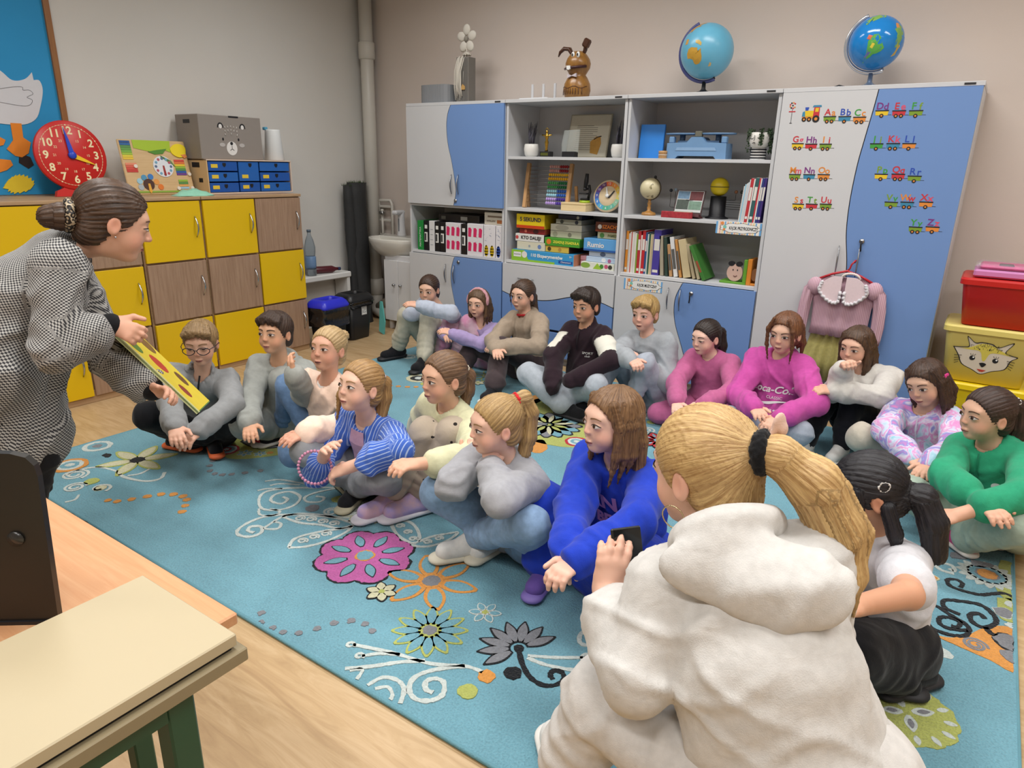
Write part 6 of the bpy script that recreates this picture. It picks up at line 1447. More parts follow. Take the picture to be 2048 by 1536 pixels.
# ---------------------------------------------------------------- head
def head_prims(ad=0):
    E, C_ = Ell, Cone; k = 0 if ad else 1
    p = [E((0, -.010, .030), (.070, .088, .078), k=.02), E((0, .018, -.022+.003*k), (.0555, .064-.001*k, .075-.004*k), k=.03), E((0, .050-.002*k, -.080+.005*k), (.026-.003*k, .022, .018), k=.025),
         E((-.031-.001*k, .043, -.036), (.023+.0015*k, .025, .026), k=.02), E((.031+.001*k, .043, -.036), (.023+.0015*k, .025, .026), k=.02), E((0, .064, .030), (.044, .015-.002*k, .012), k=.02)]
    for s in (-1, 1): p.append(E((s*.030, .094, .006), (.017, .015-.0015*k, .010+.001*k), k=.014, sub=True))
    for s in (-1, 1): p.append(E((s*.030, .066, .004), (.0155, .0152, .0128), k=.006))
    p += [C_((0, .080-.001*k, .010), (0, .0945-.0055*k, -.021+.002*k), .0055-.001*k, .0090-.0018*k, k=.010), E((-.0095+.0015*k, .087-.003*k, -.024+.002*k), (.0065-.001*k, .007, .006-.001*k), k=.006), E((.0095-.0015*k, .087-.003*k, -.024+.002*k), (.0065-.001*k, .007, .006-.001*k), k=.006)]
    p += [E((0, .0775, -.050), (.016, .0072, .0050), k=.007), E((0, .0758, -.0580), (.0135, .0075, .0052), k=.006)]
    for s in (-1, 1): p.append(E((s*.0715, -.010, -.006), (.0085, .017, .026), k=.006)); p.append(E((s*.080, -.006, -.003), (.006, .010, .016), k=.006, sub=True))
    return p
def xform(prims, M, t, s):
    out = []
    for p in prims:
        if isinstance(p, Cone): o = Cone(t+s*(M@p.a), t+s*(M@p.b), p.ra*s, p.rb*s, p.k*s, None if p.f is None else M@p.f, p.q, p.sub)
        elif isinstance(p, Tor): o = Tor(t+s*(M@p.c), M@p.ax, p.Rr*s, p.r*s, p.k*s, p.sub)
        else: o = Ell(t+s*(M@p.c), p.r*s, p.R@M.T, p.k*s, p.sub)
        out.append(o)
    return out
def face_y(prims, x, z):
    ys = np.linspace(.13, .02, 56); P = np.stack([np.repeat(x, 56), np.tile(ys, len(x)), np.repeat(z, 56)], 1); d = sdf(prims, P).reshape(len(x), 56)
    i = np.argmax(d < 0, 1); i = np.clip(i, 1, 55); r = np.arange(len(x)); d0, d1 = d[r, i-1], d[r, i]
    return ys[i-1]+(ys[i]-ys[i-1])*d0/(d0-d1+1e-9)
def grid_faces(n, m): return np.array([[i*m+j, (i+1)*m+j, (i+1)*m+j+1, i*m+j+1] for i in range(n-1) for j in range(m-1)])
def face_parts(hp, M, t, s, parent, org, look, eyec, browc, lipc, mouth=0, closed=0, browup=0, brow_w=1, frown=0):
    sk_w = mat('#c9c2bc', .25, var=0); ir = mat(eyec, .15, var=0); pu = mat('#0a0a0c', .1, var=0); ls = mat('#2a1c17', .6, var=0); lpm = mat(lipc, .45, var=.05); dk = mat('#3a1614', .6, var=0); brm = mat(browc, .7, var=.1)
    W = lambda x, y, z: t+s*(np.stack([x, y, z], 1)@M.T)
    for sd in (-1, 1):
        n, m_ = 27, 15; S_, T_ = np.meshgrid(np.linspace(-1, 1, n), np.linspace(-1, 1, m_), indexing='ij')
        up = .0064*(1-closed)+.0006; lo = .0044*(1-closed*.5)
        hh = np.where(T_ > 0, up, lo)*np.clip(1-np.abs(S_)**2.2, 0, 1)**.75
        x = sd*.0305+S_*.0155; z = .0045+T_*hh+S_*sd*.0012; y = face_y(hp, x.ravel(), z.ravel())
        f = grid_faces(n, m_); cx, cz = x.ravel()[f].mean(1), z.ravel()[f].mean(1)
        d = np.hypot(cx-(sd*.0305+look[0]*.0055), cz-(.0052+look[1]*.0035)); fm = np.where(d < .0036, 2, np.where(d < .0076, 1, 0))
        bulge = .0012+.0016*np.clip(1-S_**2, 0, 1).ravel()
        if sd*1 > 0 and False: pass
        o = npmesh('eye', W(x.ravel(), y+bulge, z.ravel()), f if True else f[:, ::-1], [sk_w, ir, pu], parent, org, fm)
        tt = np.linspace(-1, 1, 15); ztop = .0045+up*np.clip(1-np.abs(tt)**2.2, 0, 1)**.75+tt*sd*.0012; th = .0015+.0012*(1-tt**2)
        x2 = np.repeat(sd*.0305+tt*.0162, 2); z2 = np.stack([ztop-.0006, ztop+th], 1).ravel()
        y2 = face_y(hp, x2, z2)+.0032; f2 = np.array([[2*i, 2*i+1, 2*i+3, 2*i+2] for i in range(14)])
        npmesh('eyelash', W(x2, y2, z2), f2, ls, parent, org)
        tb = np.linspace(0, 1, 11); xb = sd*(.0115+.036*tb); zb = .0255+browup+.0065*np.sin(tb*2.2)-.004*tb**2-frown*.005*(1-tb); tk = (.0024*(1-.65*tb)+.0007)*brow_w
        x3 = np.repeat(xb, 2); z3 = np.stack([zb-tk, zb+tk], 1).ravel(); y3 = face_y(hp, x3, z3)+.0016; f3 = np.array([[2*i, 2*i+1, 2*i+3, 2*i+2] for i in range(10)])
        npmesh('eyebrow', W(x3, y3, z3), f3, brm, parent, org)
    n, m_ = 21, 9; S_, T_ = np.meshgrid(np.linspace(-1, 1, n), np.linspace(-1, 1, m_), indexing='ij')
    up = (.0048+.0012*np.abs(np.sin(S_*2.6)))*np.clip(1-S_**2, 0, 1)**.6; lo = (.0062+mouth*.5)*np.clip(1-S_**2, 0, 1)**.6; zc = -.0540-.0010*np.cos(S_*1.5)
    x = S_*.0180*(1-mouth*12); z = zc+np.where(T_ > 0, T_*up, T_*lo); y = face_y(hp, x.ravel(), z.ravel()); f = grid_faces(n, m_)
    tz = T_.ravel()[f].mean(1); lim = .16+mouth*45; fm = np.where(np.abs(tz+mouth*30) < lim, 1, 0)
    npmesh('lips', W(x.ravel(), y+.0014+.0008*(1-np.abs(T_.ravel())), z.ravel()), f, [lpm, dk], parent, org, fm)
# ---------------------------------------------------------------- hand
def hand_prims(w, d, n, s, side, curl=.5, spread=.12, thumb=.6):
    # w wrist, d pointing direction, n back-of-hand normal; side +1: thumb on +lateral
    d = unit(d); n = unit(A3(n)-d*(A3(n)@d)); l = np.cross(d, n)*side; w = A3(w); P = []
    P.append(Cone(w-d*.012*s, w+d*.02*s, .0195*s, .020*s, .012*s, n, .78)); P.append(Cone(w+d*.025*s+l*.010*s, w+d*.052*s+l*.012*s, .0185*s, .0165*s, .012*s, n, .62)); P.append(Cone(w+d*.025*s-l*.010*s, w+d*.050*s-l*.014*s, .0175*s, .0155*s, .012*s, n, .62))
    for i, (off, L) in enumerate(((.0225, .046), (.0075, .052), (-.0075, .048), (-.0215, .038))):
        b = w+d*(.060-.004*abs(i-1))*s+l*off*s; dd = unit(d+l*spread*(1-i*.66)); a = .0; r = [.0078*s, .0074*s, .0068*s, .0058*s]; p = b
        for j, fr in enumerate((.44, .32, .26)):
            a += curl*(.75, 1.0, .7)[j]; v = unit(dd*math.cos(a)-n*math.sin(a)); q = p+v*L*s*fr; P.append(Cone(p, q, r[j], r[j+1], .004*s)); p = q
    b = w+d*.016*s+l*.022*s; v = unit(l*.8+d*.7-n*.35*thumb); q = b+v*.030*s; P.append(Cone(b, q, .0115*s, .0088*s, .008*s)); v2 = unit(d*.95+l*.25-n*.45*thumb); P.append(Cone(q, q+v2*.028*s, .0088*s, .0068*s, .004*s))
    return P
PEOPLE = {
'B1':{'s':0.95,'H':[0.584,-0.354,0.095],'N':[0.632,-0.375,0.344],'f':[0.069,-0.993,-0.096],'r':[-0.98,-0.086,0.182],'HC':[0.595,-0.462,0.494],'face':(288,-8),'roll':0,'S':{'R':[0.525,-0.381,0.33],'L':[0.726,-0.363,0.293]},'E':{'R':[0.556,-0.598,0.349],'L':[0.842,-0.53,0.378]},'W':{'R':[0.523,-0.412,0.397],'L':[0.683,-0.66,0.429]},'P':{'R':[0.514,-0.36,0.108],'L':[0.653,-0.348,0.082]},'K':{'R':[0.479,-0.55,0.318],'L':[0.636,-0.514,0.313]},'A':{'R':[0.389,-0.556,0.09],'L':[0.711,-0.654,0.09]}},
'B2':{'s':0.92,'H':[1.008,-0.363,0.078],'N':[0.991,-0.393,0.296],'f':[-0.025,-0.991,-0.134],'r':[-0.997,0.035,-0.074],'HC':[0.983,-0.432,0.446],'face':(280,-2),'roll':0,'S':{'R':[0.894,-0.385,0.257],'L':[1.092,-0.392,0.272]},'E':{'R':[0.694,-0.451,0.222],'L':[1.14,-0.597,0.236]},'W':{'R':[0.836,-0.575,0.241],'L':[0.988,-0.7,0.301]},'P':{'R':[0.939,-0.361,0.073],'L':[1.077,-0.366,0.083]},'K':{'R':[0.765,-0.437,0.305],'L':[0.904,-0.434,0.311]},'A':{'R':[0.689,-0.468,0.08],'L':[0.82,-0.459,0.08]}},
'B3':{'s':0.96,'H':[1.368,-0.415,0.082],'N':[1.331,-0.41,0.413],'f':[-0.071,-0.997,0.009],'r':[-0.991,0.069,-0.111],'HC':[1.325,-0.44,0.54],'face':(266,-2),'roll':0,'S':{'R':[1.232,-0.403,0.368],'L':[1.438,-0.418,0.391]},'E':{'R':[1.222,-0.606,0.276],'L':[1.541,-0.585,0.287]},'W':{'R':[1.354,-0.752,0.272],'L':[1.363,-0.712,0.284]},'P':{'R':[1.297,-0.41,0.074],'L':[1.439,-0.42,0.09]},'K':{'R':[1.037,-0.563,0.218],'L':[1.291,-0.603,0.255]},'A':{'R':[1.02,-0.643,0.08],'L':[1.41,-0.845,0.09]}},
'B4':{'s':0.97,'H':[1.86,-0.619,0.082],'N':[1.858,-0.598,0.453],'f':[-0.14,-0.989,0.054],'r':[-0.99,0.139,-0.013],'HC':[1.857,-0.628,0.577],'face':(264,-4),'roll':0,'S':{'R':[1.754,-0.585,0.417],'L':[1.962,-0.615,0.42]},'E':{'R':[1.753,-0.779,0.303],'L':[2.098,-0.777,0.345]},'W':{'R':[1.837,-0.915,0.184],'L':[1.936,-0.91,0.239]},'P':{'R':[1.788,-0.609,0.081],'L':[1.932,-0.629,0.083]},'K':{'R':[1.631,-0.825,0.197],'L':[2.057,-0.85,0.225]},'A':{'R':[1.882,-0.852,0.09],'L':[1.794,-0.728,0.09]}},
'B5':{'s':0.97,'H':[2.2,-0.464,0.082],'N':[2.158,-0.45,0.423],'f':[-0.142,-0.99,0.021],'r':[-0.982,0.138,-0.126],'HC':[2.139,-0.485,0.548],'face':(268,-4),'roll':0,'S':{'R':[2.059,-0.437,0.376],'L':[2.265,-0.466,0.403]},'E':{'R':[2.057,-0.661,0.355],'L':[2.331,-0.542,0.201]},'W':{'R':[2.212,-0.785,0.367],'L':[2.198,-0.626,0.323]},'P':{'R':[2.128,-0.454,0.073],'L':[2.271,-0.474,0.092]},'K':{'R':[2.045,-0.584,0.32],'L':[2.23,-0.646,0.323]},'A':{'R':[1.968,-0.703,0.09],'L':[2.164,-0.634,0.09]}},
'B6':{'s':0.94,'H':[2.513,-0.388,0.08],'N':[2.495,-0.41,0.36],'f':[-0.134,-0.987,-0.085],'r':[-0.989,0.139,-0.055],'HC':[2.474,-0.461,0.464],'face':(248,-8),'roll':0,'S':{'R':[2.396,-0.393,0.322],'L':[2.597,-0.421,0.333]},'E':{'R':[2.387,-0.594,0.237],'L':[2.688,-0.605,0.258]},'W':{'R':[2.464,-0.766,0.197],'L':[2.606,-0.775,0.22]},'P':{'R':[2.444,-0.379,0.076],'L':[2.583,-0.398,0.084]},'K':{'R':[2.326,-0.635,0.07],'L':[2.759,-0.612,0.135]},'A':{'R':[2.5,-0.614,0.07],'L':[2.594,-0.616,0.06]}},
'B7':{'s':1.0,'H':[2.866,-0.489,0.085],'N':[2.856,-0.477,0.43],'f':[-0.105,-0.994,0.031],'r':[-0.994,0.104,-0.03],'HC':[2.866,-0.509,0.555],'face':(262,-6),'roll':0,'S':{'R':[2.75,-0.467,0.392],'L':[2.965,-0.489,0.398]},'E':{'R':[2.712,-0.649,0.254],'L':[3.075,-0.666,0.296]},'W':{'R':[2.839,-0.811,0.261],'L':[2.965,-0.832,0.248]},'P':{'R':[2.791,-0.481,0.083],'L':[2.94,-0.496,0.087]},'K':{'R':[2.734,-0.762,0.169],'L':[3.041,-0.765,0.174]},'A':{'R':[2.928,-0.591,0.08],'L':[2.817,-0.694,0.06]}},
'B8':{'s':0.97,'H':[3.278,-0.316,0.082],'N':[3.211,-0.316,0.39],'f':[-0.198,-0.979,-0.046],'r':[-0.956,0.203,-0.21],'HC':[3.159,-0.358,0.506],'face':(252,-6),'roll':0,'S':{'R':[3.118,-0.295,0.335],'L':[3.318,-0.338,0.379]},'E':{'R':[3.12,-0.52,0.324],'L':[3.316,-0.561,0.352]},'W':{'R':[3.162,-0.649,0.469],'L':[3.137,-0.646,0.361]},'P':{'R':[3.209,-0.301,0.067],'L':[3.348,-0.33,0.098]},'K':{'R':[3.086,-0.456,0.281],'L':[3.203,-0.498,0.287]},'A':{'R':[3.05,-0.608,0.08],'L':[3.194,-0.558,0.08]}},
'B9':{'s':0.97,'H':[3.527,-0.578,0.082],'N':[3.492,-0.62,0.347],'f':[-0.256,-0.949,-0.185],'r':[-0.958,0.275,-0.082],'HC':[3.478,-0.673,0.469],'face':(247,-16),'roll':-14,'S':{'R':[3.396,-0.586,0.305],'L':[3.597,-0.644,0.322]},'E':{'R':[3.375,-0.809,0.278],'L':[3.619,-0.865,0.287]},'W':{'R':[3.488,-0.97,0.253],'L':[3.559,-1.053,0.266]},'P':{'R':[3.457,-0.558,0.076],'L':[3.596,-0.598,0.088]},'K':{'R':[3.292,-0.757,0.21],'L':[3.624,-0.868,0.194]},'A':{'R':[3.424,-0.616,0.08],'L':[3.486,-0.612,0.06]}},
'B10':{'s':1.0,'H':[3.792,-1.012,0.085],'N':[3.727,-1.029,0.381],'f':[-0.501,-0.85,-0.161],'r':[-0.838,0.523,-0.156],'HC':[3.686,-1.074,0.495],'face':(219,-2),'roll':0,'S':{'R':[3.644,-0.971,0.33],'L':[3.825,-1.084,0.363]},'E':{'R':[3.607,-1.197,0.293],'L':[3.825,-1.314,0.33]},'W':{'R':[3.725,-1.364,0.288],'L':[3.662,-1.405,0.246]},'P':{'R':[3.73,-0.973,0.073],'L':[3.855,-1.051,0.097]},'K':{'R':[3.507,-1.147,0.175],'L':[3.833,-1.32,0.229]},'A':{'R':[3.696,-1.096,0.08],'L':[3.708,-1.174,0.07]}},
'B11':{'s':1.0,'H':[3.54,-1.957,0.085],'N':[3.468,-2.014,0.395],'f':[-0.632,-0.722,-0.28],'r':[-0.742,0.668,-0.048],'HC':[3.445,-2.063,0.528],'face':(200,-22),'roll':0,'S':{'R':[3.396,-1.936,0.356],'L':[3.556,-2.08,0.367]},'E':{'R':[3.41,-2.159,0.297],'L':[3.576,-2.305,0.419]},'W':{'R':[3.427,-2.356,0.353],'L':[3.494,-2.488,0.462]},'P':{'R':[3.484,-1.907,0.081],'L':[3.595,-2.007,0.089]},'K':{'R':[3.409,-2.182,0.174],'L':[3.488,-2.262,0.203]},'A':{'R':[3.531,-2.129,0.09],'L':[3.599,-2.1,0.08]}},
'F1':{'s':0.97,'H':[0.719,-2.222,0.082],'N':[0.849,-2.259,0.394],'f':[0.649,-0.675,-0.35],'r':[-0.657,-0.73,0.188],'HC':[0.911,-2.283,0.545],'face':(314,-8),'roll':0,'S':{'R':[0.767,-2.331,0.383],'L':[0.905,-2.178,0.343]},'E':{'R':[0.944,-2.466,0.347],'L':[1.099,-2.29,0.318]},'W':{'R':[1.116,-2.552,0.297],'L':[1.142,-2.477,0.267]},'P':{'R':[0.671,-2.275,0.096],'L':[0.767,-2.169,0.069]},'K':{'R':[0.796,-2.486,0.253],'L':[1.011,-2.212,0.221]},'A':{'R':[0.81,-2.222,0.08],'L':[0.742,-2.297,0.07]}},
'F2':{'s':0.97,'H':[0.959,-1.941,0.082],'N':[1.006,-1.963,0.408],'f':[0.424,-0.897,-0.122],'r':[-0.894,-0.436,0.102],'HC':[1.033,-2.001,0.554],'face':(288,6),'roll':0,'S':{'R':[0.908,-2.007,0.385],'L':[1.095,-1.915,0.364]},'E':{'R':[1.04,-2.16,0.287],'L':[1.271,-2.051,0.33]},'W':{'R':[1.194,-2.279,0.247],'L':[1.363,-2.165,0.465]},'P':{'R':[0.894,-1.973,0.09],'L':[1.024,-1.91,0.075]},'K':{'R':[1.04,-2.206,0.184],'L':[1.071,-2.003,0.346]},'A':{'R':[0.938,-1.951,0.06],'L':[0.934,-1.969,0.08]}},
'F3':{'s':0.96,'H':[1.348,-1.965,0.082],'N':[1.38,-2.003,0.396],'f':[0.196,-0.971,-0.138],'r':[-0.975,-0.207,0.075],'HC':[1.41,-2.027,0.549],'face':(284,12),'roll':0,'S':{'R':[1.276,-2.02,0.37],'L':[1.478,-1.977,0.355]},'E':{'R':[1.222,-1.925,0.177],'L':[1.643,-2.123,0.318]},'W':{'R':[1.039,-1.885,0.115],'L':[1.593,-2.313,0.312]},'P':{'R':[1.278,-1.98,0.087],'L':[1.418,-1.95,0.076]},'K':{'R':[1.14,-2.031,0.339],'L':[1.397,-2.227,0.152]},'A':{'R':[0.985,-1.962,0.08],'L':[1.452,-2.003,0.06]}},
'F4':{'s':1.0,'H':[1.716,-2.06,0.085],'N':[1.766,-2.153,0.364],'f':[0.016,-0.947,-0.32],'r':[-0.986,-0.069,0.154],'HC':[1.79,-2.213,0.51],'face':(266,14),'roll':0,'S':{'R':[1.654,-2.15,0.348],'L':[1.866,-2.135,0.315]},'E':{'R':[1.626,-2.296,0.152],'L':[2.053,-2.288,0.361]},'W':{'R':[1.765,-2.372,0.3],'L':[1.873,-2.369,0.27]},'P':{'R':[1.642,-2.065,0.097],'L':[1.79,-2.055,0.073]},'K':{'R':[1.596,-2.321,0.246],'L':[1.946,-2.269,0.214]},'A':{'R':[1.703,-2.171,0.08],'L':[1.671,-2.169,0.06]}},
'F5':{'s':1.0,'H':[1.99,-1.968,0.085],'N':[2.03,-1.985,0.421],'f':[-0.109,-0.993,-0.036],'r':[-0.987,0.104,0.121],'HC':[2.036,-2.037,0.547],'face':(254,0),'roll':0,'S':{'R':[1.919,-1.972,0.399],'L':[2.132,-1.994,0.373]},'E':{'R':[1.795,-1.939,0.206],'L':[2.277,-2.173,0.344]},'W':{'R':[1.873,-2.127,0.181],'L':[2.207,-2.363,0.375]},'P':{'R':[1.916,-1.96,0.094],'L':[2.064,-1.976,0.076]},'K':{'R':[1.997,-2.096,0.349],'L':[2.102,-2.063,0.36]},'A':{'R':[1.892,-2.17,0.1],'L':[1.972,-2.11,0.1]}},
'F6':{'s':0.98,'H':[2.407,-2.092,0.083],'N':[2.431,-2.181,0.388],'f':[-0.304,-0.921,-0.243],'r':[-0.95,0.272,0.156],'HC':[2.423,-2.25,0.522],'face':(240,-2),'roll':0,'S':{'R':[2.328,-2.142,0.372],'L':[2.529,-2.2,0.339]},'E':{'R':[2.348,-2.367,0.348],'L':[2.566,-2.42,0.383]},'W':{'R':[2.273,-2.182,0.333],'L':[2.428,-2.274,0.392]},'P':{'R':[2.337,-2.072,0.095],'L':[2.477,-2.112,0.072]},'K':{'R':[2.226,-2.294,0.252],'L':[2.593,-2.304,0.262]},'A':{'R':[2.366,-2.131,0.06],'L':[2.331,-2.223,0.09]}},
'F7':{'s':1.05,'H':[2.769,-1.976,0.089],'N':[2.765,-2.06,0.432],'f':[-0.141,-0.961,-0.237],'r':[-0.99,0.139,0.024],'HC':[2.757,-2.127,0.575],'face':(240,2),'roll':0,'S':{'R':[2.653,-2.035,0.399],'L':[2.878,-2.067,0.393]},'E':{'R':[2.721,-2.262,0.338],'L':[2.935,-2.303,0.38]},'W':{'R':[2.811,-2.457,0.33],'L':[2.87,-2.505,0.341]},'P':{'R':[2.691,-1.965,0.091],'L':[2.846,-1.987,0.087]},'K':{'R':[2.553,-2.178,0.278],'L':[2.934,-2.255,0.227]},'A':{'R':[2.604,-2.203,0.09],'L':[2.726,-2.147,0.07]}},
'T':{'s':1.26,'H':[1.1,-3.1,0.66],'N':[1.223,-2.863,1.03],'f':[0.308,0.751,-0.584],'r':[0.913,-0.406,-0.042],'HC':[1.349,-2.776,1.099],'face':(72,-18),'roll':0,'S':{'R':[1.345,-2.949,0.982],'L':[1.073,-2.829,0.995]},'E':{'R':[1.407,-3.023,0.754],'L':[1.307,-2.822,0.661]},'W':{'R':[1.446,-2.872,0.813],'L':[1.452,-2.782,0.577]},'P':{'R':[1.186,-3.138,0.656],'L':[1.014,-3.062,0.664]},'K':{'R':[1.2,-3.06,0.37],'L':[1.06,-2.98,0.37]},'A':{'R':[1.16,-3.16,0.09],'L':[1.02,-3.08,0.09]}},
'Wm':{'s':1.27,'H':[3.48,-2.83,0.286],'N':[3.29,-2.754,0.68],'f':[-0.341,0.879,-0.333],'r':[0.837,0.445,0.318],'HC':[3.22,-2.695,0.759],'face':(160,-10),'roll':0,'S':{'R':[3.426,-2.712,0.652],'L':[3.218,-2.822,0.573]},'E':{'L':[3.208,-2.913,0.446],'R':[3.453,-2.518,0.318]},'W':{'L':[3.078,-2.779,0.495],'R':[3.213,-2.465,0.22]},'P':{'R':[3.559,-2.787,0.316],'L':[3.4,-2.872,0.255]},'K':{'L':[3.12,-2.832,0.284],'R':[3.22,-2.42,0.4]},'A':{'L':[3.06,-2.86,0.1],'R':[3.32,-2.66,0.1]}}}
FLOORZ = .0150
def headframe(az, el, roll=0):
    a, e = math.radians(az), math.radians(el); y = A3((math.cos(a)*math.cos(e), math.sin(a)*math.cos(e), math.sin(e)))
    x = unit(np.cross(y, (0, 0, 1))); z = np.cross(x, y); r = math.radians(roll); x2 = x*math.cos(r)+z*math.sin(r); z2 = np.cross(x2, y)
    return np.stack([x2, y, z2], 1)
def cap(infl=.008, front=0., low=-.135, ear=1, nape=1, side=.098):
    p = [Ell((0, -.013, .032), (.070+infl, .088+infl, .079+infl), k=.012)]
    if nape: p.append(Ell((0, -.050, -.032), (.058+infl*.5, .046+infl*.5, .052), k=.02))
    p += [Ell((0, .102, -.040+front), (side, .098, .108), k=.008, sub=True), Ell((0, .03, low), (.13, .14, .08), k=.01, sub=True)]
    if ear:
        for s in (-1, 1): p.append(Ell((s*.082, -.008, -.010), (.022, .021, .030), k=.005, sub=True))
    return p
def chain(pts, rs, k=.012, f=None, q=1): return [Cone(pts[i], pts[i+1], rs[i], rs[i+1], k, f, q) for i in range(len(pts)-1)]
def pony(T, pts, rs): return chain([T]+pts, rs)
def hair_obj(cp, ch, M, t, s, tie, mt, parent, org, h=.0045, disp=.0016, name='hair', fq=70):
    P1 = xform(cp, M, t, s); P2 = [xform(c, M, t, s) for c in ch]; allp = P1[:]
    subs = [p for p in allp if p.sub]; allp = [p for p in P1]+[q for c in P2 for q in c]
    V, F = nets(allp, h)
    if len(V) == 0: return None
    L = (V-t)@M/s; O = A3((0, -.012, .020)); a = unit(A3(tie)-O); b1 = unit(np.cross(a, (1, .13, .2))); b2 = np.cross(a, b1); q = L-O
    ang = np.arctan2(q@b2, q@b1); al = q@a; st = np.stack([np.cos(ang)*16, np.sin(ang)*16, al*14], 1)
    dcap = sdf([p for p in cp], L) if cp else np.full(len(V), 9.); phase = ang*fq/2
    for ci, c in enumerate(ch):
        cum = 0; bx = None
        for j, co in enumerate(c):
            ab = co.b-co.a; l = np.linalg.norm(ab)+1e-9; ax = ab/l
            if bx is None: bx = unit(np.cross(ax, (.3, 1, .2))); by = np.cross(ax, bx)
            bx = unit(bx-ax*(bx@ax)); by = np.cross(ax, bx)
            tt = np.clip((L-co.a)@ax/l, 0, 1); off = L-co.a-np.outer(tt*l, ax); r = co.ra+(co.rb-co.ra)*tt; d = np.linalg.norm(off, axis=1)-r
            sel = d < dcap-.002; dcap = np.where(sel, d, dcap)
            an2 = np.arctan2(off@by, off@bx); v = np.stack([np.cos(an2)*6+ci*7.3, np.sin(an2)*6, (cum+tt*l)*14], 1); st[sel] = v[sel]; phase = np.where(sel, an2*fq*.16+ci, phase); cum += l
    N = vnormals(V, F); V = V+N*(disp*s*(np.sin(phase)+.6*np.sin(phase*2.3+1)))[:, None]
    return npmesh(name, V, F, mt, parent, org, strand=st)
def scrunchie(p, ax, R, r, M, t, s, m, parent, org, name='hair_tie'):
    V, F = nets(xform([Tor(p, ax, R, r)], M, t, s), .0035); N = vnormals(V, F); V = V+N*(.0016*np.sin(wob(V, 300, 3)*3))[:, None]; return npmesh(name, V, F, m, parent, org)
def chest_text(prims_, O, f, r, up, items, parent, org):
    prims = prims_[:4]
    for (txt, size, a, b, m, kw) in items:
        o = text('t', txt, size, m, None, None, 0, **kw); me = o.data; n = len(me.vertices); co = np.empty(n*3); me.vertices.foreach_get('co', co); co = co.reshape(-1, 3); polys = [tuple(p.vertices) for p in me.polygons]
        bpy.data.objects.remove(o); bpy.data.meshes.remove(me)
        rot = kw.get('rot', 0)
        put_flat(prims, co[:, :2]+A3((a, b)), polys, O, f, r, up, m, parent, org, 'print')
def put_flat(prims, ab, polys, O, f, r, up, m, parent, org, name, off=.0115):
    P = O-np.outer(ab[:, 0], r)+np.outer(ab[:, 1], up)+f*.22; d = np.zeros(len(P))
    for _ in range(60): d = d+np.clip(sdf(prims, P-np.outer(d, f))-.0005, 0, .02)
    V = P-np.outer(d, f)+f*off; me = bpy.data.meshes.new(name); me.from_pydata([tuple(v-org) for v in V], [], polys); me.materials.append(m); return link(name, me, parent)
def foot_dir(J, s):
    K, A_ = A3(J['K'][s]), A3(J['A'][s]); f = A3(J['f'])
    d = A_-K; d[2] = 0
    if K[2] > .24: d = f*1.0+unit(d+1e-6)*.35; d[2] = 0
    return unit(d)
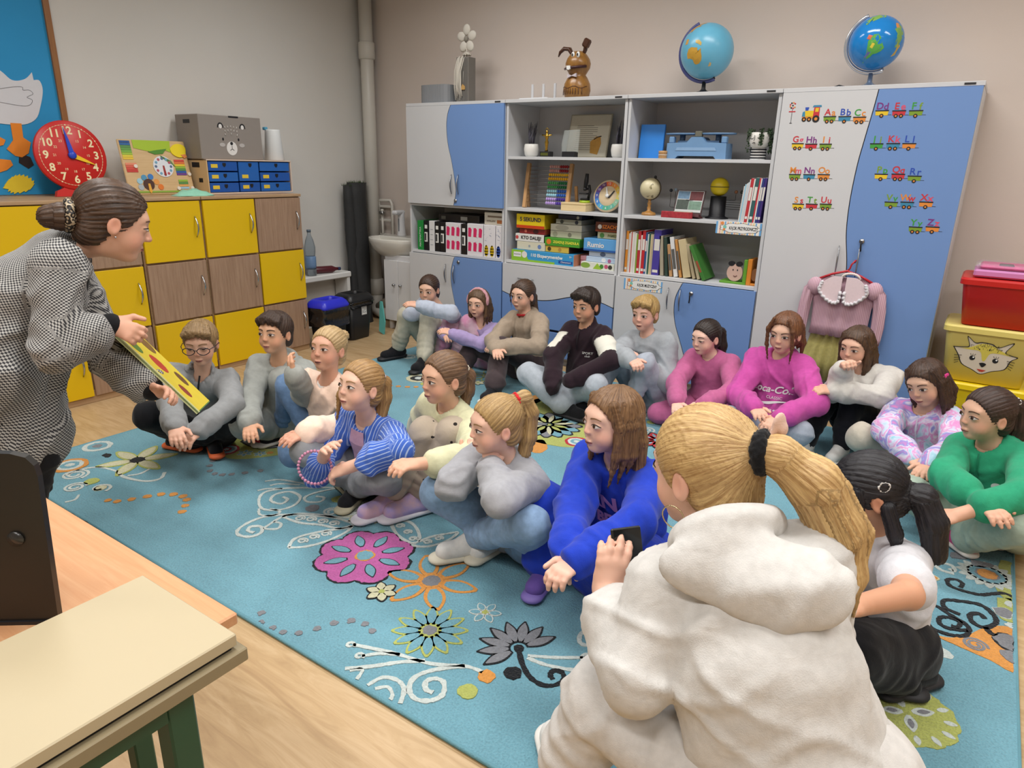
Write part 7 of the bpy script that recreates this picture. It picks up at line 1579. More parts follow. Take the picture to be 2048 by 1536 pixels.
def build_person(key, label, sk='#e0b49b', hair=None, top=None, pants=None, shoes=None, eyes='#4a3020', brow='#5a4030', lip='#b5736a', look=(0, 0), mouth=0, closed=0, hs=.90, hands=None, nohand=(), extra=None, frown=0, browup=0, hpad=None, seed=1, bare=0, fine=.0036, adult=0, group=None, hair_h=.0045):
    J = PEOPLE[key]; s = J['s']; H, N, f, r = A3(J['H']), A3(J['N']), unit(J['f']), unit(J['r']); up = unit(N-H); t = A3(J['HC']); M = headframe(*J['face'], J['roll']); hsc = s*hs
    org = A3((H[0], H[1], 0)); root = thing('person', label, 'person', tuple(org)); 
    S_, E_, W_, P_, K_, A_ = ({q: A3(v) for q, v in J[n].items()} for n in 'SEWPKA')
    # ---- body (skin)
    hp = head_prims(adult); hw = xform(hp, M, t, hsc); nk0 = t+hsc*(M@A3((0, -.020, -.058))); nb = N+f*.006*s
    neck = [Cone(nk0, nb, .040*hsc, .041*hsc, .022, None), Cone(nb-up*.03*s+r*.05*s, nb-up*.03*s-r*.05*s, .045*s, .045*s, .03, f, .75)]
    V1, F1 = nets(hw+neck, fine*s**.5)
    L = (V1-t)@M/hsc; g = lambda c, w: np.exp(-((L-A3(c))**2).sum(1)/(2*w*w))
    tint = .55*(g((-.038, .05, -.03), .018)+g((.038, .05, -.03), .018))+.5*g((0, .1, -.022), .012)+.45*(g((.078, -.01, 0), .02)+g((-.078, -.01, 0), .02))
    Vs, Fs, Ts = [V1], [F1], [tint]
    hd = hands or {}
    for q, sd in (('R', 1), ('L', -1)):
        if q not in W_ or q in nohand: continue
        k = hd.get(q, {}); d = A3(k['d']) if 'd' in k else W_[q]-E_[q]; d = unit(d)
        if 'n' in k: n_ = A3(k['n'])
        else: n_ = A3((0, 0, 1))+f*.35; n_ = n_-d*(n_@d)
        ps = hand_prims(W_[q], d, n_, s*k.get('s', 1.0), -sd*k.get('flip', 1), k.get('curl', .45), k.get('spread', .12), k.get('thumb', .6))
        fa = E_[q]+(W_[q]-E_[q])*(.0 if bare else .55); ps.append(Cone(fa, W_[q], (.031 if bare else .026)*s, .0205*s, .012))
        if bare > 1: ps.append(Cone(S_[q]+(E_[q]-S_[q])*.3, E_[q], .038*s, .031*s, .015))
        V, F = nets(ps, fine*s**.5); Vs.append(V); Fs.append(F); Ts.append(np.full(len(V), .16))
    bp = [Cone(H, N-up*.06*s, .085*s, .085*s, .03, f, .7), Cone(S_['R'], S_['L'], .04*s, .04*s, .03)]
    for q in 'RL':
        if q in E_: bp += [Cone(S_[q], E_[q], .036*s, .03*s, .02), Cone(E_[q], W_[q], .028*s, .019*s, .015)]
        if q in K_: bp += [Cone(P_[q], K_[q], .062*s, .045*s, .03), Cone(K_[q], A_[q], .042*s, .029*s, .02)]
    V, F = nets(bp, .011); Vs.append(V); Fs.append(F); Ts.append(np.full(len(V), .1))
    o_ = np.cumsum([0]+[len(v) for v in Vs]); Vb = np.concatenate(Vs); Vb[:, 2] = np.maximum(Vb[:, 2], FLOORZ+.001); Fb = np.concatenate([F+o for F, o in zip(Fs, o_)]); Tt = np.concatenate(Ts)
    body = npmesh('body', Vb, Fb, skin(sk), root, org, col=np.stack([np.clip(Tt, 0, 1)]*3, 1))
    face_parts(hp, M, t, hsc, root, org, look, eyes, brow, lip, mouth, closed, browup, 1, frown)
    # ---- top garment
    tp = dict(c='#888888', kind='knit', b=1.0, collar='crew', sleeve=1.0, hood=0, c2=None); tp.update(top or {}); b = tp['b']
    mid = (H+N)/2-f*.028*s; pr = [Cone(H+up*.045*s, mid, .108*s*b, .108*s*b, .03, f, .80), Cone(mid, N-up*.075*s, .108*s*b, .098*s*b, .03, f, .76), Cone(S_['R']-r*.006, S_['L']+r*.006, .050*s*b, .050*s*b, .03, f, .95), Cone(N-up*.06*s, N-up*.004*s, .075*s, .050*s, .03, f, .85)]
    for q in 'RL':
        if q not in E_: continue
        e, w = E_[q], W_[q]; sl = tp['sleeve']
        if sl > .5:
            w2 = e+(w-e)*(sl if sl < 1 else .96); pr += [Cone(S_[q], e, .054*s*b, .046*s*b, .022), Cone(e, w2, .046*s*b, (.040 if tp.get('cuff', 1) else .05)*s*b, .02)]
            ax = unit(w-e)
            for kk in range(3): pr.append(Tor(w2-ax*(.030+.022*kk)*s, ax, .032*s*b, .013*s*b, .012))
            if tp.get('cuff', 1): pr.append(Cone(w2-ax*.012*s, w2+ax*.010*s, .031*s, .029*s, .006))
            else: pr.append(Tor(w2, ax, .034*s, .012*s, .006))
        else:
            w2 = S_[q]+(e-S_[q])*.62; pr += [Cone(S_[q], w2, .056*s*b, .053*s*b, .02)]
    if tp['hood']:
        pr += [Ell(N-f*.060*s-up*.030*s, (.082*s, .036*s, .055*s), np.stack([r, f, up]), .02), Tor(N-f*.012*s+up*.004*s, unit(up+f*.55), .056*s, .021*s, .012)]
    if tp['collar'] == 'crew': pr.append(Tor(N+f*.008*s+up*.006*s, unit(up+f*.30), .047*s, .0085*s, .008))
    if tp['collar'] == 'high': pr.append(Cone(N+f*.005*s, N+up*.035*s+f*.008*s, .054*s, .051*s, .01))
    neckcut = Cone(N+f*.008*s-up*.004*s+(f*.012*s), N+up*.1*s+f*.03*s, .039*s, .05*s, .006, sub=True); pr.append(neckcut)
    pr += tp.get('add', [])
    if tp.get('hem', 1): pr.append(Cone(H+up*.03*s, H+up*.05*s, .106*s*b, .109*s*b, .01, f, .82))
    garment(root, org, pr, tp, s, seed, S_, E_, W_, f, r, up, N, 'sweater' if not tp.get('name') else tp['name'])
    # ---- trousers
    if pants:
        pn = dict(c='#667', kind='knit', b=1.0, len=.93, c2=None); pn.update(pants); b = pn['b']
        pp = [Cone(P_['R']+up*.01, P_['L']+up*.01, .088*s, .088*s, .03), Cone(H-f*.015, H+up*.06*s, .095*s, .098*s, .03, f, .85)]
        for q in 'RL':
            if q not in K_: continue
            a2 = K_[q]+(A_[q]-K_[q])*pn['len']; ax = unit(A_[q]-K_[q]); pp += [Cone(P_[q], K_[q], .074*s*b, .058*s*b, .012), Cone(K_[q], a2, .056*s*b, (.045 if not pn.get('wide') else .066)*s*b, .014)]
            if not pn.get('wide'): pp.append(Tor(a2-ax*.02*s, ax, .034*s*b, .012*s*b, .01))
            for kk in range(2): pp.append(Tor(a2-ax*(.06+.035*kk)*s, ax, .038*s*b, .014*s*b, .012))
        V, F = nets(pp, .0072); N_ = vnormals(V, F); V = V+N_*(wob(V, 36, seed+9)*.0024*pn.get('wr', 1)*s+ridge(V, 55, seed+2)*.0050*pn.get('wr', 1)*s)[:, None]; V[:, 2] = np.maximum(V[:, 2], FLOORZ+.0005)
        npmesh('trousers', V, F, cloth(pn['c'], pn['kind'], pn['c2']), root, org)
        for q in 'RL':
            if q in K_ and shoes:
                ax = unit(K_[q]-A_[q]); V, F = nets([Cone(A_[q]-ax*.01, A_[q]+ax*.06*s, .033*s, .036*s, .01)], .006); V[:, 2] = np.maximum(V[:, 2], FLOORZ+.001); npmesh('sock', V, F, cloth(shoes.get('sock', '#d5d8da')), root, org)
    if shoes:
        for q in 'RL':
            if q not in A_ or q in shoes.get('skip', ()): continue
            d = unit(A3(shoes['d'][q])) if 'd' in shoes and q in shoes['d'] else foot_dir(J, q); u = A3(shoes['u'][q]) if 'u' in shoes and q in shoes['u'] else A3((0, 0, 1)); d = unit(d-u*(d@u)*.0); u = unit(u-d*(u@d)); a = A_[q]; s2 = s*shoes.get('s', 1.0)
            base = a-u*.066*s2
            if base[2] < FLOORZ+.012: base = base+A3((0, 0, FLOORZ+.012-base[2]))
            sole = [Cone(base-d*.030*s2, base+d*.118*s2, .034*s2, .036*s2, .01, u, .42)]
            upp = [Cone(base-d*.024*s2+u*.028*s2, base+d*.10*s2+u*.020*s2, .034*s2, .030*s2, .015, None), Cone(base+u*.03*s2-d*.008*s2, base+u*.068*s2-d*.010*s2, .034*s2, .033*s2, .012), Cone(base+d*.04*s2+u*.045*s2, base+u*.066*s2, .022*s2, .028*s2, .015)]
            V, F = nets(upp, .005); V[:, 2] = np.maximum(V[:, 2], FLOORZ); so = npmesh('shoe', V, F, cloth(shoes['c'], shoes.get('kind', 'knit'), shoes.get('c2')), root, org)
            V, F = nets(sole, .005); V[:, 2] = np.maximum(V[:, 2], FLOORZ-.0005); npmesh('sole', V, F, mat(shoes.get('sole', '#e4e2dc'), .6, var=.06, scale=60), so)
            so.children[0].data.transform(Matrix.Translation(tuple(-org)))
            lc_ = mat(shoes.get('lace', '#dedede'), .7, var=0); lm = MB(); la = np.cross(d, u)
            for kk in range(4):
                c0 = base+d*(.026+.017*kk)*s2+u*(.066-.006*kk)*s2; lm.tube([tuple(c0+la*w_*.020*s2-u*(w_*w_)*.010*s2+d*.004*w_-org) for w_ in (-1, -.5, 0, .5, 1)], .0032*s2, 5)
            lm.build('laces', lc_, so)
    # ---- hair
    if hair: hair(root, org, M, t, hsc, hair_h)
    if extra: extra(dict(root=root, org=org, M=M, t=t, s=hsc, J=J, f=f, r=r, up=up, N=N, H=H, pr=pr, hp=hp))
    return root
def garment(root, org, pr, tp, s, seed, S_, E_, W_, f, r, up, N, name):
    V, F = nets(pr, tp.get('h', .0068)); N_ = vnormals(V, F); V = V+N_*(wob(V, 36, seed)*.0026*tp.get('wr', 1)*s+ridge(V, 60, seed+4)*.0060*tp.get('wr', 1)*s)[:, None]; V[:, 2] = np.maximum(V[:, 2], FLOORZ+.001)
    col = None
    if tp['kind'] == 'bands':
        col = np.zeros((len(V), 3))
        for q in 'RL':
            ax = E_[q]-S_[q]; l = np.linalg.norm(ax); ax = ax/l; tt = (V-S_[q])@ax/l; off = np.linalg.norm(V-S_[q]-np.outer(np.clip(tt, 0, 1.2)*l, ax), axis=1); lat = ((V-N)@r)*(1 if q == 'R' else -1)
            col[(tt > tp.get('b0', .30)) & (tt < tp.get('b1', .86)) & (off < .075*s) & (lat > .075*s)] = 1
    if tp['kind'] == 'check':
        rel = V-N; col = np.stack([np.arctan2(rel@r, rel@f)*.13, rel@up, np.full(len(V), .001)], 1)
        for q in 'RL':
            for a_, b_ in ((S_[q], E_[q]), (E_[q], W_[q])):
                ax = unit(b_-a_); b1 = unit(np.cross(ax, f)); b2 = np.cross(ax, b1); rr = V-a_; tt = rr@ax; off = rr-np.outer(tt, ax); d = np.linalg.norm(off, axis=1); sel = (d < .075*s) & (tt > .02) & (tt < np.linalg.norm(b_-a_)+.03) & (np.abs((V-N)@r) > (.10*s if a_ is S_[q] else 0)); col[sel, 0] = (np.arctan2(off@b2, off@b1)*.055)[sel]; col[sel, 1] = tt[sel]
    if tp['kind'] == 'stripe':
        col = np.zeros((len(V), 3)); col[:, 0] = ((V-N)@r)*tp.get('freq', 70)+20
        for q in 'RL':
            for a_, b_ in ((S_[q], E_[q]), (E_[q], W_[q])):
                ax = unit(b_-a_); b1 = unit(np.cross(ax, f)); b2 = np.cross(ax, b1); rr = V-a_; tt = rr@ax; off = rr-np.outer(tt, ax); d = np.linalg.norm(off, axis=1); sel = (d < .075*s) & (tt > .01) & (tt < np.linalg.norm(b_-a_)+.03) & (np.abs((V-N)@r) > (.09*s if a_ is S_[q] else 0)); col[sel, 0] = (np.arctan2(off@b2, off@b1)*3.6+20)[sel]
    return npmesh(name, V, F, cloth(tp['c'], tp['kind'], tp['c2']), root, org, col=col)
# ---------------------------------------------------------------- hair styles (each returns a builder)
def H_short(c1, c2, fringe=1, spike=0, front=.006, seed=1):
    def go(root, org, M, t, s, h):
        rnd = random.Random(seed); cp = cap(.009, front, -.128, nape=1, side=.100); ch = []
        if fringe:
            for i in range(9):
                x = -.058+.0145*i; dx = rnd.uniform(-.004, .010); ch.append(chain([(x*.75, .03, .108-abs(x)*.35), (x*.95+dx*.5, .074-abs(x)*.25, .088-abs(x)*.3), (x*1.02+dx, .089-abs(x)*.55, .066-abs(x)*.28+rnd.uniform(-.008, .004)-.010*(fringe-1))], [.017, .013, .0045], .010))
        if spike:
            for i in range(16):
                a = rnd.uniform(-1.1, 1.1); b = rnd.uniform(-.05, .065); p = (.062*math.sin(a), b, .108*math.cos(a*.8)-abs(b)*.25); ch.append(chain([p, (p[0]*1.1+.004, p[1]+.014, p[2]+.014)], [.010, .003], .006))
        hair_obj(cp, ch, M, t, s, (0, -.06, .12), hairm(c1, c2), root, org, h)
    return go
def H_pony(c1, c2, T=(0, -.10, .05), tail=((0, -.135, .03), (0, -.14, -.03), (0, -.13, -.10)), rs=(.022, .030, .030, .024, .008), tie='#e8e8ee', locks=(), front=.006, tieR=.021, infl=.007, clip=None):
    def go(root, org, M, t, s, h):
        cp = cap(infl, front, -.140); ch = [chain([A3(T)*.9]+[T]+list(tail), [.030]+list(rs)[:len(tail)+1], .012)]
        for pts, rr in locks: ch.append(chain(pts, rr, .008))
        hair_obj(cp, ch, M, t, s, T, hairm(c1, c2), root, org, h)
        if tie: scrunchie(T, A3(tail[0])-A3(T), tieR, .0085, M, t, s, cloth(tie), root, org)
    return go
def H_long(c1, c2, back=-.22, sides=-.16, parting=0, band=None, front=.004, wave=.0, locks=(), rs=.022, half=None, seed=2, sidesy=.010):
    def go(root, org, M, t, s, h):
        rnd = random.Random(seed); cp = cap(.010, front, -.150, ear=0); ch = []
        for i in range(7):
            x = -.066+.022*i; w_ = rnd.uniform(-1, 1)*wave; e = rnd.uniform(-.02, .02)
            e = rnd.uniform(-.045, .02); ch.append(chain([(x*.85, -.050-.03*math.cos(x*20), .03), (x*1.0, -.072-.014*math.cos(x*20), -.05), (x*1.05+w_, -.078, back*.6), (x*1.02-w_, -.074, back+e)], [.022, rs, rs*.85, .004], .010))
        for sd in (-1, 1):
            if isinstance(sides, (tuple, list)): zb = sides[0 if sd < 0 else 1]
            else: zb = sides
            if zb is None: continue
            for j, yy in enumerate((-.040, -.015, sidesy)):
                w_ = rnd.uniform(-1, 1)*wave
                ch.append(chain([(sd*.055, yy+.018, .075), (sd*.073, yy+.002, .01), (sd*(.077-.004*j), yy+w_*.5, zb*.55), (sd*(.070-.006*j)+w_, yy+.012, zb+rnd.uniform(-.035, .015))], [.015, .015, .014, .003], .008))
        for pts, rr in locks: ch.append(chain(pts, rr, .008))
        hair_obj(cp, ch, M, t, s, (0, -.02, .12), hairm(c1, c2), root, org, h)
        if band:
            P = [(.0835*math.sin(a), .012-.018*math.cos(a), .024+.093*math.cos(a)) for a in np.linspace(-1.75, 1.75, 22)]
            V, F = nets(xform(chain(P, [band[1]]*22, .01, (0, 1, 0), 1.5), M, t, s), .005); N = vnormals(V, F); V = V+N*(.0015*wob(V, 150, 3))[:, None]; npmesh('headband', V, F, cloth(band[0]), root, org)
    return go
def glasses(k):
    M, t, s, org = k['M'], k['t'], k['s'], k['org']; mb = MB(); fr = mat('#241c22', .3, var=0); W = lambda p: tuple(t+s*(M@A3(p))-org)
    for sd in (-1, 1): mb.tube([W((sd*.033+.026*math.cos(a)*(1+.08*math.cos(2*a)), .103-.010*abs(math.cos(a))*(1 if math.cos(a)*sd > 0 else .2), .002+.0185*math.sin(a))) for a in np.linspace(0, 2*PI, 22, endpoint=False)], .0021*s, 6, closed=True)
    mb.tube([W((-.008, .104, .006)), W((0, .106, .009)), W((.008, .104, .006))], .002*s, 6)
    for sd in (-1, 1): mb.tube([W((sd*.060, .092, .008)), W((sd*.078, .05, .008)), W((sd*.083, .0, .006)), W((sd*.080, -.02, -.006))], .002*s, 6)
    mb.build('glasses', fr, k['root'])
def hairpin(p, m, r=.006, L=.0):
    def go(k): V, F = nets(xform([Ell(p, (.004, r*2.2, r))], k['M'], k['t'], k['s']), .002); npmesh('hair_clip', V, F, m, k['root'], k['org'])
    return go
def prints(*items, dz=-.12, dx=0):
    def go(k): chest_text(k['pr'], k['N']+k['up']*dz*k['J']['s']+k['r']*dx, k['f'], k['r'], k['up'], items, k['root'], k['org'])
    return go
def zipline(c='#1c1c20', z0=-.02, z1=-.30, w=.0035):
    def go(k):
        n = 16; ab = np.array([(sx*w, z0+(z1-z0)*i/(n-1)) for i in range(n) for sx in (-1, 1)]); put_flat(k['pr'][:4], ab*k['J']['s'], [(2*i, 2*i+1, 2*i+3, 2*i+2) for i in range(n-1)], k['N'], k['f'], k['r'], k['up'], mat(c, .5), k['root'], k['org'], 'zip', .010)
    return go
def many(*fs):
    def go(k):
        for f in fs: f(k)
    return go
# ---------------------------------------------------------------- the children at the back
Wt = mat('#e6e4e0', .6)
build_person('B1', 'seated child in pale blue sweater with folded arms on raised knees', hair=H_pony('#2b1d16', '#4b3426', T=(0, -.098, .005), tail=((0, -.125, -.02), (-.015, -.12, -.06), (-.03, -.10, -.085)), rs=(.022, .024, .02, .008), tie=None),
             top=dict(c='#b4bccb', wr=1.1), pants=dict(c='#b9b5a4', b=1.12), shoes=dict(c='#17171b', sole='#1c1c20', lace='#c9a8a8', s=1.1), look=(.3, .1), seed=1, hands={'R': dict(curl=.5), 'L': dict(curl=.4)})
build_person('B2', 'seated child in lilac jacket, pink trousers and pink headband', hair=H_long('#3a2a1e', '#7a5c40', back=-.20, sides=(-.16, -.17), band=('#c9949c', .009), wave=.012), mouth=.003,
             top=dict(c='#a492bd', hood=0), pants=dict(c='#d4b3c2', kind='blotch', c2='#d08fb0'), shoes=dict(c='#1d1d20', sole='#222226'), seed=2)
build_person('B3', 'seated child in beige hoodie with red collar and dark brown trousers', hair=H_pony('#2d1f18', '#573f2e', T=(0, -.098, .01), tail=((0, -.12, -.03), (-.02, -.11, -.12), (-.03, -.08, -.22)), rs=(.024, .028, .026, .02, .008), tie=None, locks=[([(.05, .05, .08), (.062, .066, .01), (.052, .062, -.08)], [.008, .006, .002])]),
             top=dict(c='#a1917f', hood=1, b=1.06, wr=1.4), pants=dict(c='#453a3c', wide=1, b=.95), shoes=dict(c='#1b1b1f', sole='#e0ded8', sock='#e6e4e0'), seed=3,
             extra=lambda k: scrunchie((0, 0, 0), (0, 0, 1), .043, .007, np.stack([k['r'], k['f'], k['up']], 1), k['N']+k['f']*.012+k['up']*.012, 1.0, cloth('#b0262c'), k['root'], k['org'], 'red_collar'))
plum = cloth('#2c1c26')
build_person('B4', 'cross-legged child in dark plum fleece with white sleeve bands', sk='#d3a183', hair=H_short('#1d1613', '#3a2b22', 1.4, seed=4), brow='#2a1c16', top=dict(c='#291a22', kind='bands', c2='#d8d6ca', collar='high', b=1.08, wr=1.2), pants=dict(c='#a9b0b8', b=1.12, wide=1), shoes=dict(c='#131316', sole='#1a1a1e', s=1.1, lace='#1a1a1c'), nohand=('R', 'L'), seed=4,
             extra=many(zipline('#17121a', .0, -.12), prints(('SPORT', .018, .06, .0, Wt, {}), ('club', .016, .06, -.016, Wt, dict(shear=.3)), dz=-.13)))
build_person('B5', 'seated child in light grey tracksuit with raised knees by the blue door', sk='#e6b8a3', hair=H_short('#8a6a3e', '#c9a86a', 1.2, seed=5), brow='#8a6844', mouth=.004, top=dict(c='#9ea3a8', b=1.1), pants=dict(c='#a4abb6', b=.98), shoes=dict(c='#1a1c20', sole='#dcdad4', lace='#6d8a96', s=1.12), seed=5, hands={'R': dict(curl=.8), 'L': dict(curl=.9)})
build_person('B6', 'cross-legged child in plain dusty pink tracksuit looking down', sk='#e8c0ac', closed=.75, hair=H_pony('#17110f', '#34261f', T=(0, -.10, .03), tail=((.0, -.13, .0), (-.015, -.125, -.08), (-.02, -.11, -.17)), rs=(.024, .032, .032, .028, .01), tie='#1b1718'), brow='#3a2a22', top=dict(c='#b8628d', b=1.06), pants=dict(c='#bb6590'), shoes=dict(c='#d9d6cf', sole='#e4e2dc'), seed=6)
def locks7(): return [([(sd*.038, .066, .098), (sd*.064, .07, .04), (sd*.068, .062, -.05), (sd*.058, .058, -.14)], [.009, .010, .009, .003]) for sd in (-1, 1)]
build_person('B7', 'cross-legged child in bright pink hoodie with white script lettering', hair=H_long("#4c2f1e", "#8a5a38", back=-.10, sides=(None, None), locks=locks7(), front=.008, rs=.018), frown=.6, top=dict(c='#c04f9c', hood=1, b=1.14, wr=1.3), pants=dict(c='#9ba3b0', b=1.05), shoes=dict(c='#d9d9d9', sole='#1d1d20'), seed=7,
             extra=many(prints(('Coca‑Cola'.replace('‑', '-'), .050, .0, .014, Wt, dict(shear=.35, bold=.0010)), ('CLASSIC', .020, .02, -.026, Wt, {}), ('as ever!', .016, .03, -.085, Wt, dict(bold=.0006)), dz=-.155),
                        lambda k: put_flat(k['pr'][:4], np.array([(x, y+.008*math.sin(x*28)) for x in np.linspace(-.085, .075, 14) for y in (-.060+.010*abs(x/.085), -.046)])*k['J']['s'], [(2*i, 2*i+1, 2*i+3, 2*i+2) for i in range(13)], k['N']-k['up']*.155, k['f'], k['r'], k['up'], Wt, k['root'], k['org'], 'print_wave')))
build_person('B8', 'seated child in white sweater and black leggings, fist at the mouth', hair=H_long('#2e2018', '#6a4d36', back=-.24, sides=(-.20, -.18), wave=.016, seed=8), top=dict(c='#cfcbc4', b=1.08), pants=dict(c='#15161c', b=.95), shoes=dict(c='#d9d7d2', sole='#dedcd6', sock='#1a1b22'), seed=8, hands={'R': dict(curl=1.1), 'L': dict(curl=.6)})
build_person('B9', 'seated child in pastel tie-dye hoodie with tilted head', hair=H_long('#2b1d17', '#553c2c', back=-.10, sides=(-.17, -.15), seed=9, wave=.006), sk='#dab096', top=dict(c='#c9b3d8', kind='tiedye', hood=1, b=1.08), pants=dict(c='#b9b1a2', b=1.1), shoes=dict(c='#b9b7b2', sole='#dedcd6'), seed=9,
             extra=many(zipline('#cfc6d6', -.01, -.3, .003), hairpin((-.08, -.03, .03), mat('#d83a8c', .4), .012)))
build_person('B10', 'cross-legged child in green zip hoodie and mint trousers', hair=H_pony('#241813', '#48332a', T=(0, -.10, .045), tail=((.0, -.135, .02), (-.01, -.14, -.05), (-.01, -.12, -.13)), rs=(.026, .034, .036, .03, .01), tie='#d9d6d0'), sk='#d9ad92', top=dict(c='#2f9a72', hood=1, sleeve=.55, cuff=0, b=1.06), bare=1, pants=dict(c='#a3b3a4', b=1.16), shoes=dict(c='#d34a86', sole='#d9d4cc', sock='#e08ab0'), seed=10,
             extra=many(zipline('#1f7a58', -.01, -.3, .003), lambda k: put_flat(k['pr'][:4], np.array([(.014*math.cos(a)+.055, .014*math.sin(a)-.12) for a in np.linspace(0, 2*PI, 18, endpoint=False)]), [tuple(range(18))], k['N'], k['f'], k['r'], k['up'], Wt, k['root'], k['org'], 'emblem')))
build_person('B11', 'seated child in white printed T-shirt and black trousers, head bowed', hair=H_pony('#0c0b0d', '#26242a', T=(-.02, -.096, -.015), tail=((-.03, -.125, -.03), (-.05, -.13, -.10), (-.055, -.115, -.19)), rs=(.028, .034, .036, .03, .01), tie='#d9c2cc', locks=[([(-.07, .03, .04), (-.08, .045, -.03), (-.075, .045, -.12)], [.014, .014, .004]), ([(-.074, -.03, -.02), (-.085, -.03, -.09), (-.085, -.02, -.17)], [.02, .02, .006])], infl=.010), sk='#cf9f80', top=dict(c='#cfced2', sleeve=.3, b=1.05), bare=2, pants=dict(c='#141519', b=1.15), shoes=dict(c='#17181b', sole='#1b1b1e', sock='#17181b', lace='#222226'), seed=11,
             extra=many(prints(('ROA', .050, -.01, .01, mat('#b0558c', .6), dict(bold=.002)), dz=-.11), lambda k: scrunchie((-.078, -.035, .045), (1, .1, 0), .014, .0026, k['M'], k['t'], k['s'], Wt, k['root'], k['org'], 'hair_clip')))
# ---------------------------------------------------------------- the children in the front row
build_person('F1', 'cross-legged child wearing glasses, grey zip jacket and black trousers', sk='#e0b59c', closed=.9, hair=H_short('#6a5238', '#a88a5e', .8, 1, seed=12), brow='#8a6c4a', top=dict(c='#8f9192', hood=0, collar='high', b=1.04, wr=1.2), pants=dict(c='#15161a', b=1.05), shoes=dict(c='#16171c', sole='#e06a3a', lace='#2a62b8', sock='#17181b'), seed=12,
             extra=many(glasses, zipline('#131418', .03, -.28, .004), prints(('4F', .024, .062, -.01, mat('#1a1b1e', .6), dict(shear=.3)), dz=-.15)), hands={'R': dict(curl=.5, n=(.2, -.3, 1)), 'L': dict(curl=.5, n=(.3, -.3, 1))})
build_person('F2', 'seated child in pale grey hoodie raising one hand to the neck', sk='#d8aa8a', hair=H_short('#2a1d17', '#4c382b', 1.0, seed=13), brow='#33221a', look=(0, .5), top=dict(c='#9c9f9a', hood=1, b=1.06, wr=1.1), pants=dict(c='#9c9e98', b=1.1), shoes=dict(c='#b5323c', sole='#e4e2dc'), seed=13, hands={'L': dict(curl=.55, n=(-.6, -.4, .2), d=(-.5, .1, .45))})
build_person('F3', 'seated child in peach sweater and blue jeans looking up', sk='#d9a88f', hair=H_pony('#9a7c52', '#c9ad80', T=(0, -.10, .06), tail=((0, -.118, .065), (0, -.122, .045)), rs=(.024, .028, .016), tie=None), brow='#9a7850', mouth=.003, look=(.2, .5), top=dict(c='#fbdcc8', b=1.14, wr=1.5), pants=dict(c='#6b88ad', kind='denim', b=1.04), shoes=dict(c='#17181b', sole='#dcdad4'), seed=14, extra=lambda k: scrunchie((0, 0, 0), (0, .35, 1), .044, .008, np.stack([k['r'], k['f'], k['up']], 1), k['N']+k['f']*.010+k['up']*.010, 1.0, cloth('#dcd9d4'), k['root'], k['org'], 'white_collar'), hands={'L': dict(curl=.35, spread=.2), 'R': dict(curl=.3, spread=.2)})
ring_m = mat('#c98aa8', .4, var=.3, scale=90)
build_person('F4', 'cross-legged child in blue striped shirt holding a pink beaded ring', sk='#e8bfa8', hair=H_pony('#7c5c38', '#b8925f', T=(0, -.100, .035), tail=((.0, -.125, .02), (-.005, -.135, -.04), (-.01, -.125, -.13)), rs=(.024, .03, .03, .024, .008), tie='#c9ccdf', locks=[([(.072, .02, .03), (.078, .03, -.05), (.07, .035, -.15)], [.012, .014, .004])]), brow='#9a7850', look=(.3, .6), top=dict(c='#4468c0', kind='stripe', c2='#a9bce6', freq=75, sleeve=.55, cuff=0, b=1.0, wr=1.2, collar='none', name='shirt'), bare=1, pants=dict(c='#8f9194'), shoes=dict(c='#1a1b1e', sole='#bdb79c', sock='#dcdcd8'), seed=15, hands={'R': dict(curl=.5), 'L': dict(curl=.7)},
             extra=lambda k: put_flat(k['pr'][:4], np.array([(sx*w_, z) for z, w_ in ((-.005, .030), (-.06, .036), (-.12, .036), (-.2, .032), (-.27, .03)) for sx in (-1, -.5, 0, .5, 1)]), [(5*i+j, 5*i+j+1, 5*i+j+6, 5*i+j+5) for i in range(4) for j in range(4)], k['N'], k['f'], k['r'], k['up'], cloth('#c9a2bd'), k['root'], k['org'], 'pink_top', .012))
build_person('F5', 'child in cream sweater and dotted beige trousers hugging raised knees', sk='#dcb095', hair=H_pony('#4b3526', '#87674a', T=(0, -.100, .02), tail=((.0, -.125, -.01), (-.005, -.12, -.07), (-.005, -.105, -.12)), rs=(.024, .03, .028, .022, .008), tie='#e4ddc9', front=.012), brow='#6a4c36', look=(.3, .2), top=dict(c='#d3d2ae', b=1.06, wr=1.2, sleeve=.72), bare=1, pants=dict(c='#b3a593', kind='spots', c2='#26221f', b=1.02), shoes=dict(c='#c9a9b8', kind='blotch', c2='#a89acb', sole='#d5d3dc', lace='#a79cd0', s=1.12), seed=16, hands={'L': dict(curl=.5), 'R': dict(curl=.45, d=(-.2, -.25, -1))})
build_person('F6', 'cross-legged child in light grey sweatshirt, chin resting on both fists', sk='#e8bda6', hair=H_pony('#8a6c42', '#c2a16c', T=(0, -.085, .082), tail=((.0, -.115, .085), (-.005, -.135, .03), (-.01, -.125, -.06), (-.01, -.11, -.12)), rs=(.022, .028, .03, .03, .024, .008), tie='#c8282c'), brow='#9a7850', look=(.3, .2), top=dict(c='#a2a3a8', b=1.10, wr=1.2), pants=dict(c='#8ca9c9', kind='denim', b=1.06), shoes=dict(c='#d9d8d4', sole='#cfc9b6', lace='#e4e2e0', s=1.1), seed=17, hands={'R': dict(curl=1.0, d=(.2, .2, 1), n=(.3, -.6, 0)), 'L': dict(curl=1.0, d=(-.1, .1, 1), n=(.7, -.5, 0))})
pinkp = mat('#b87fc0', .6)
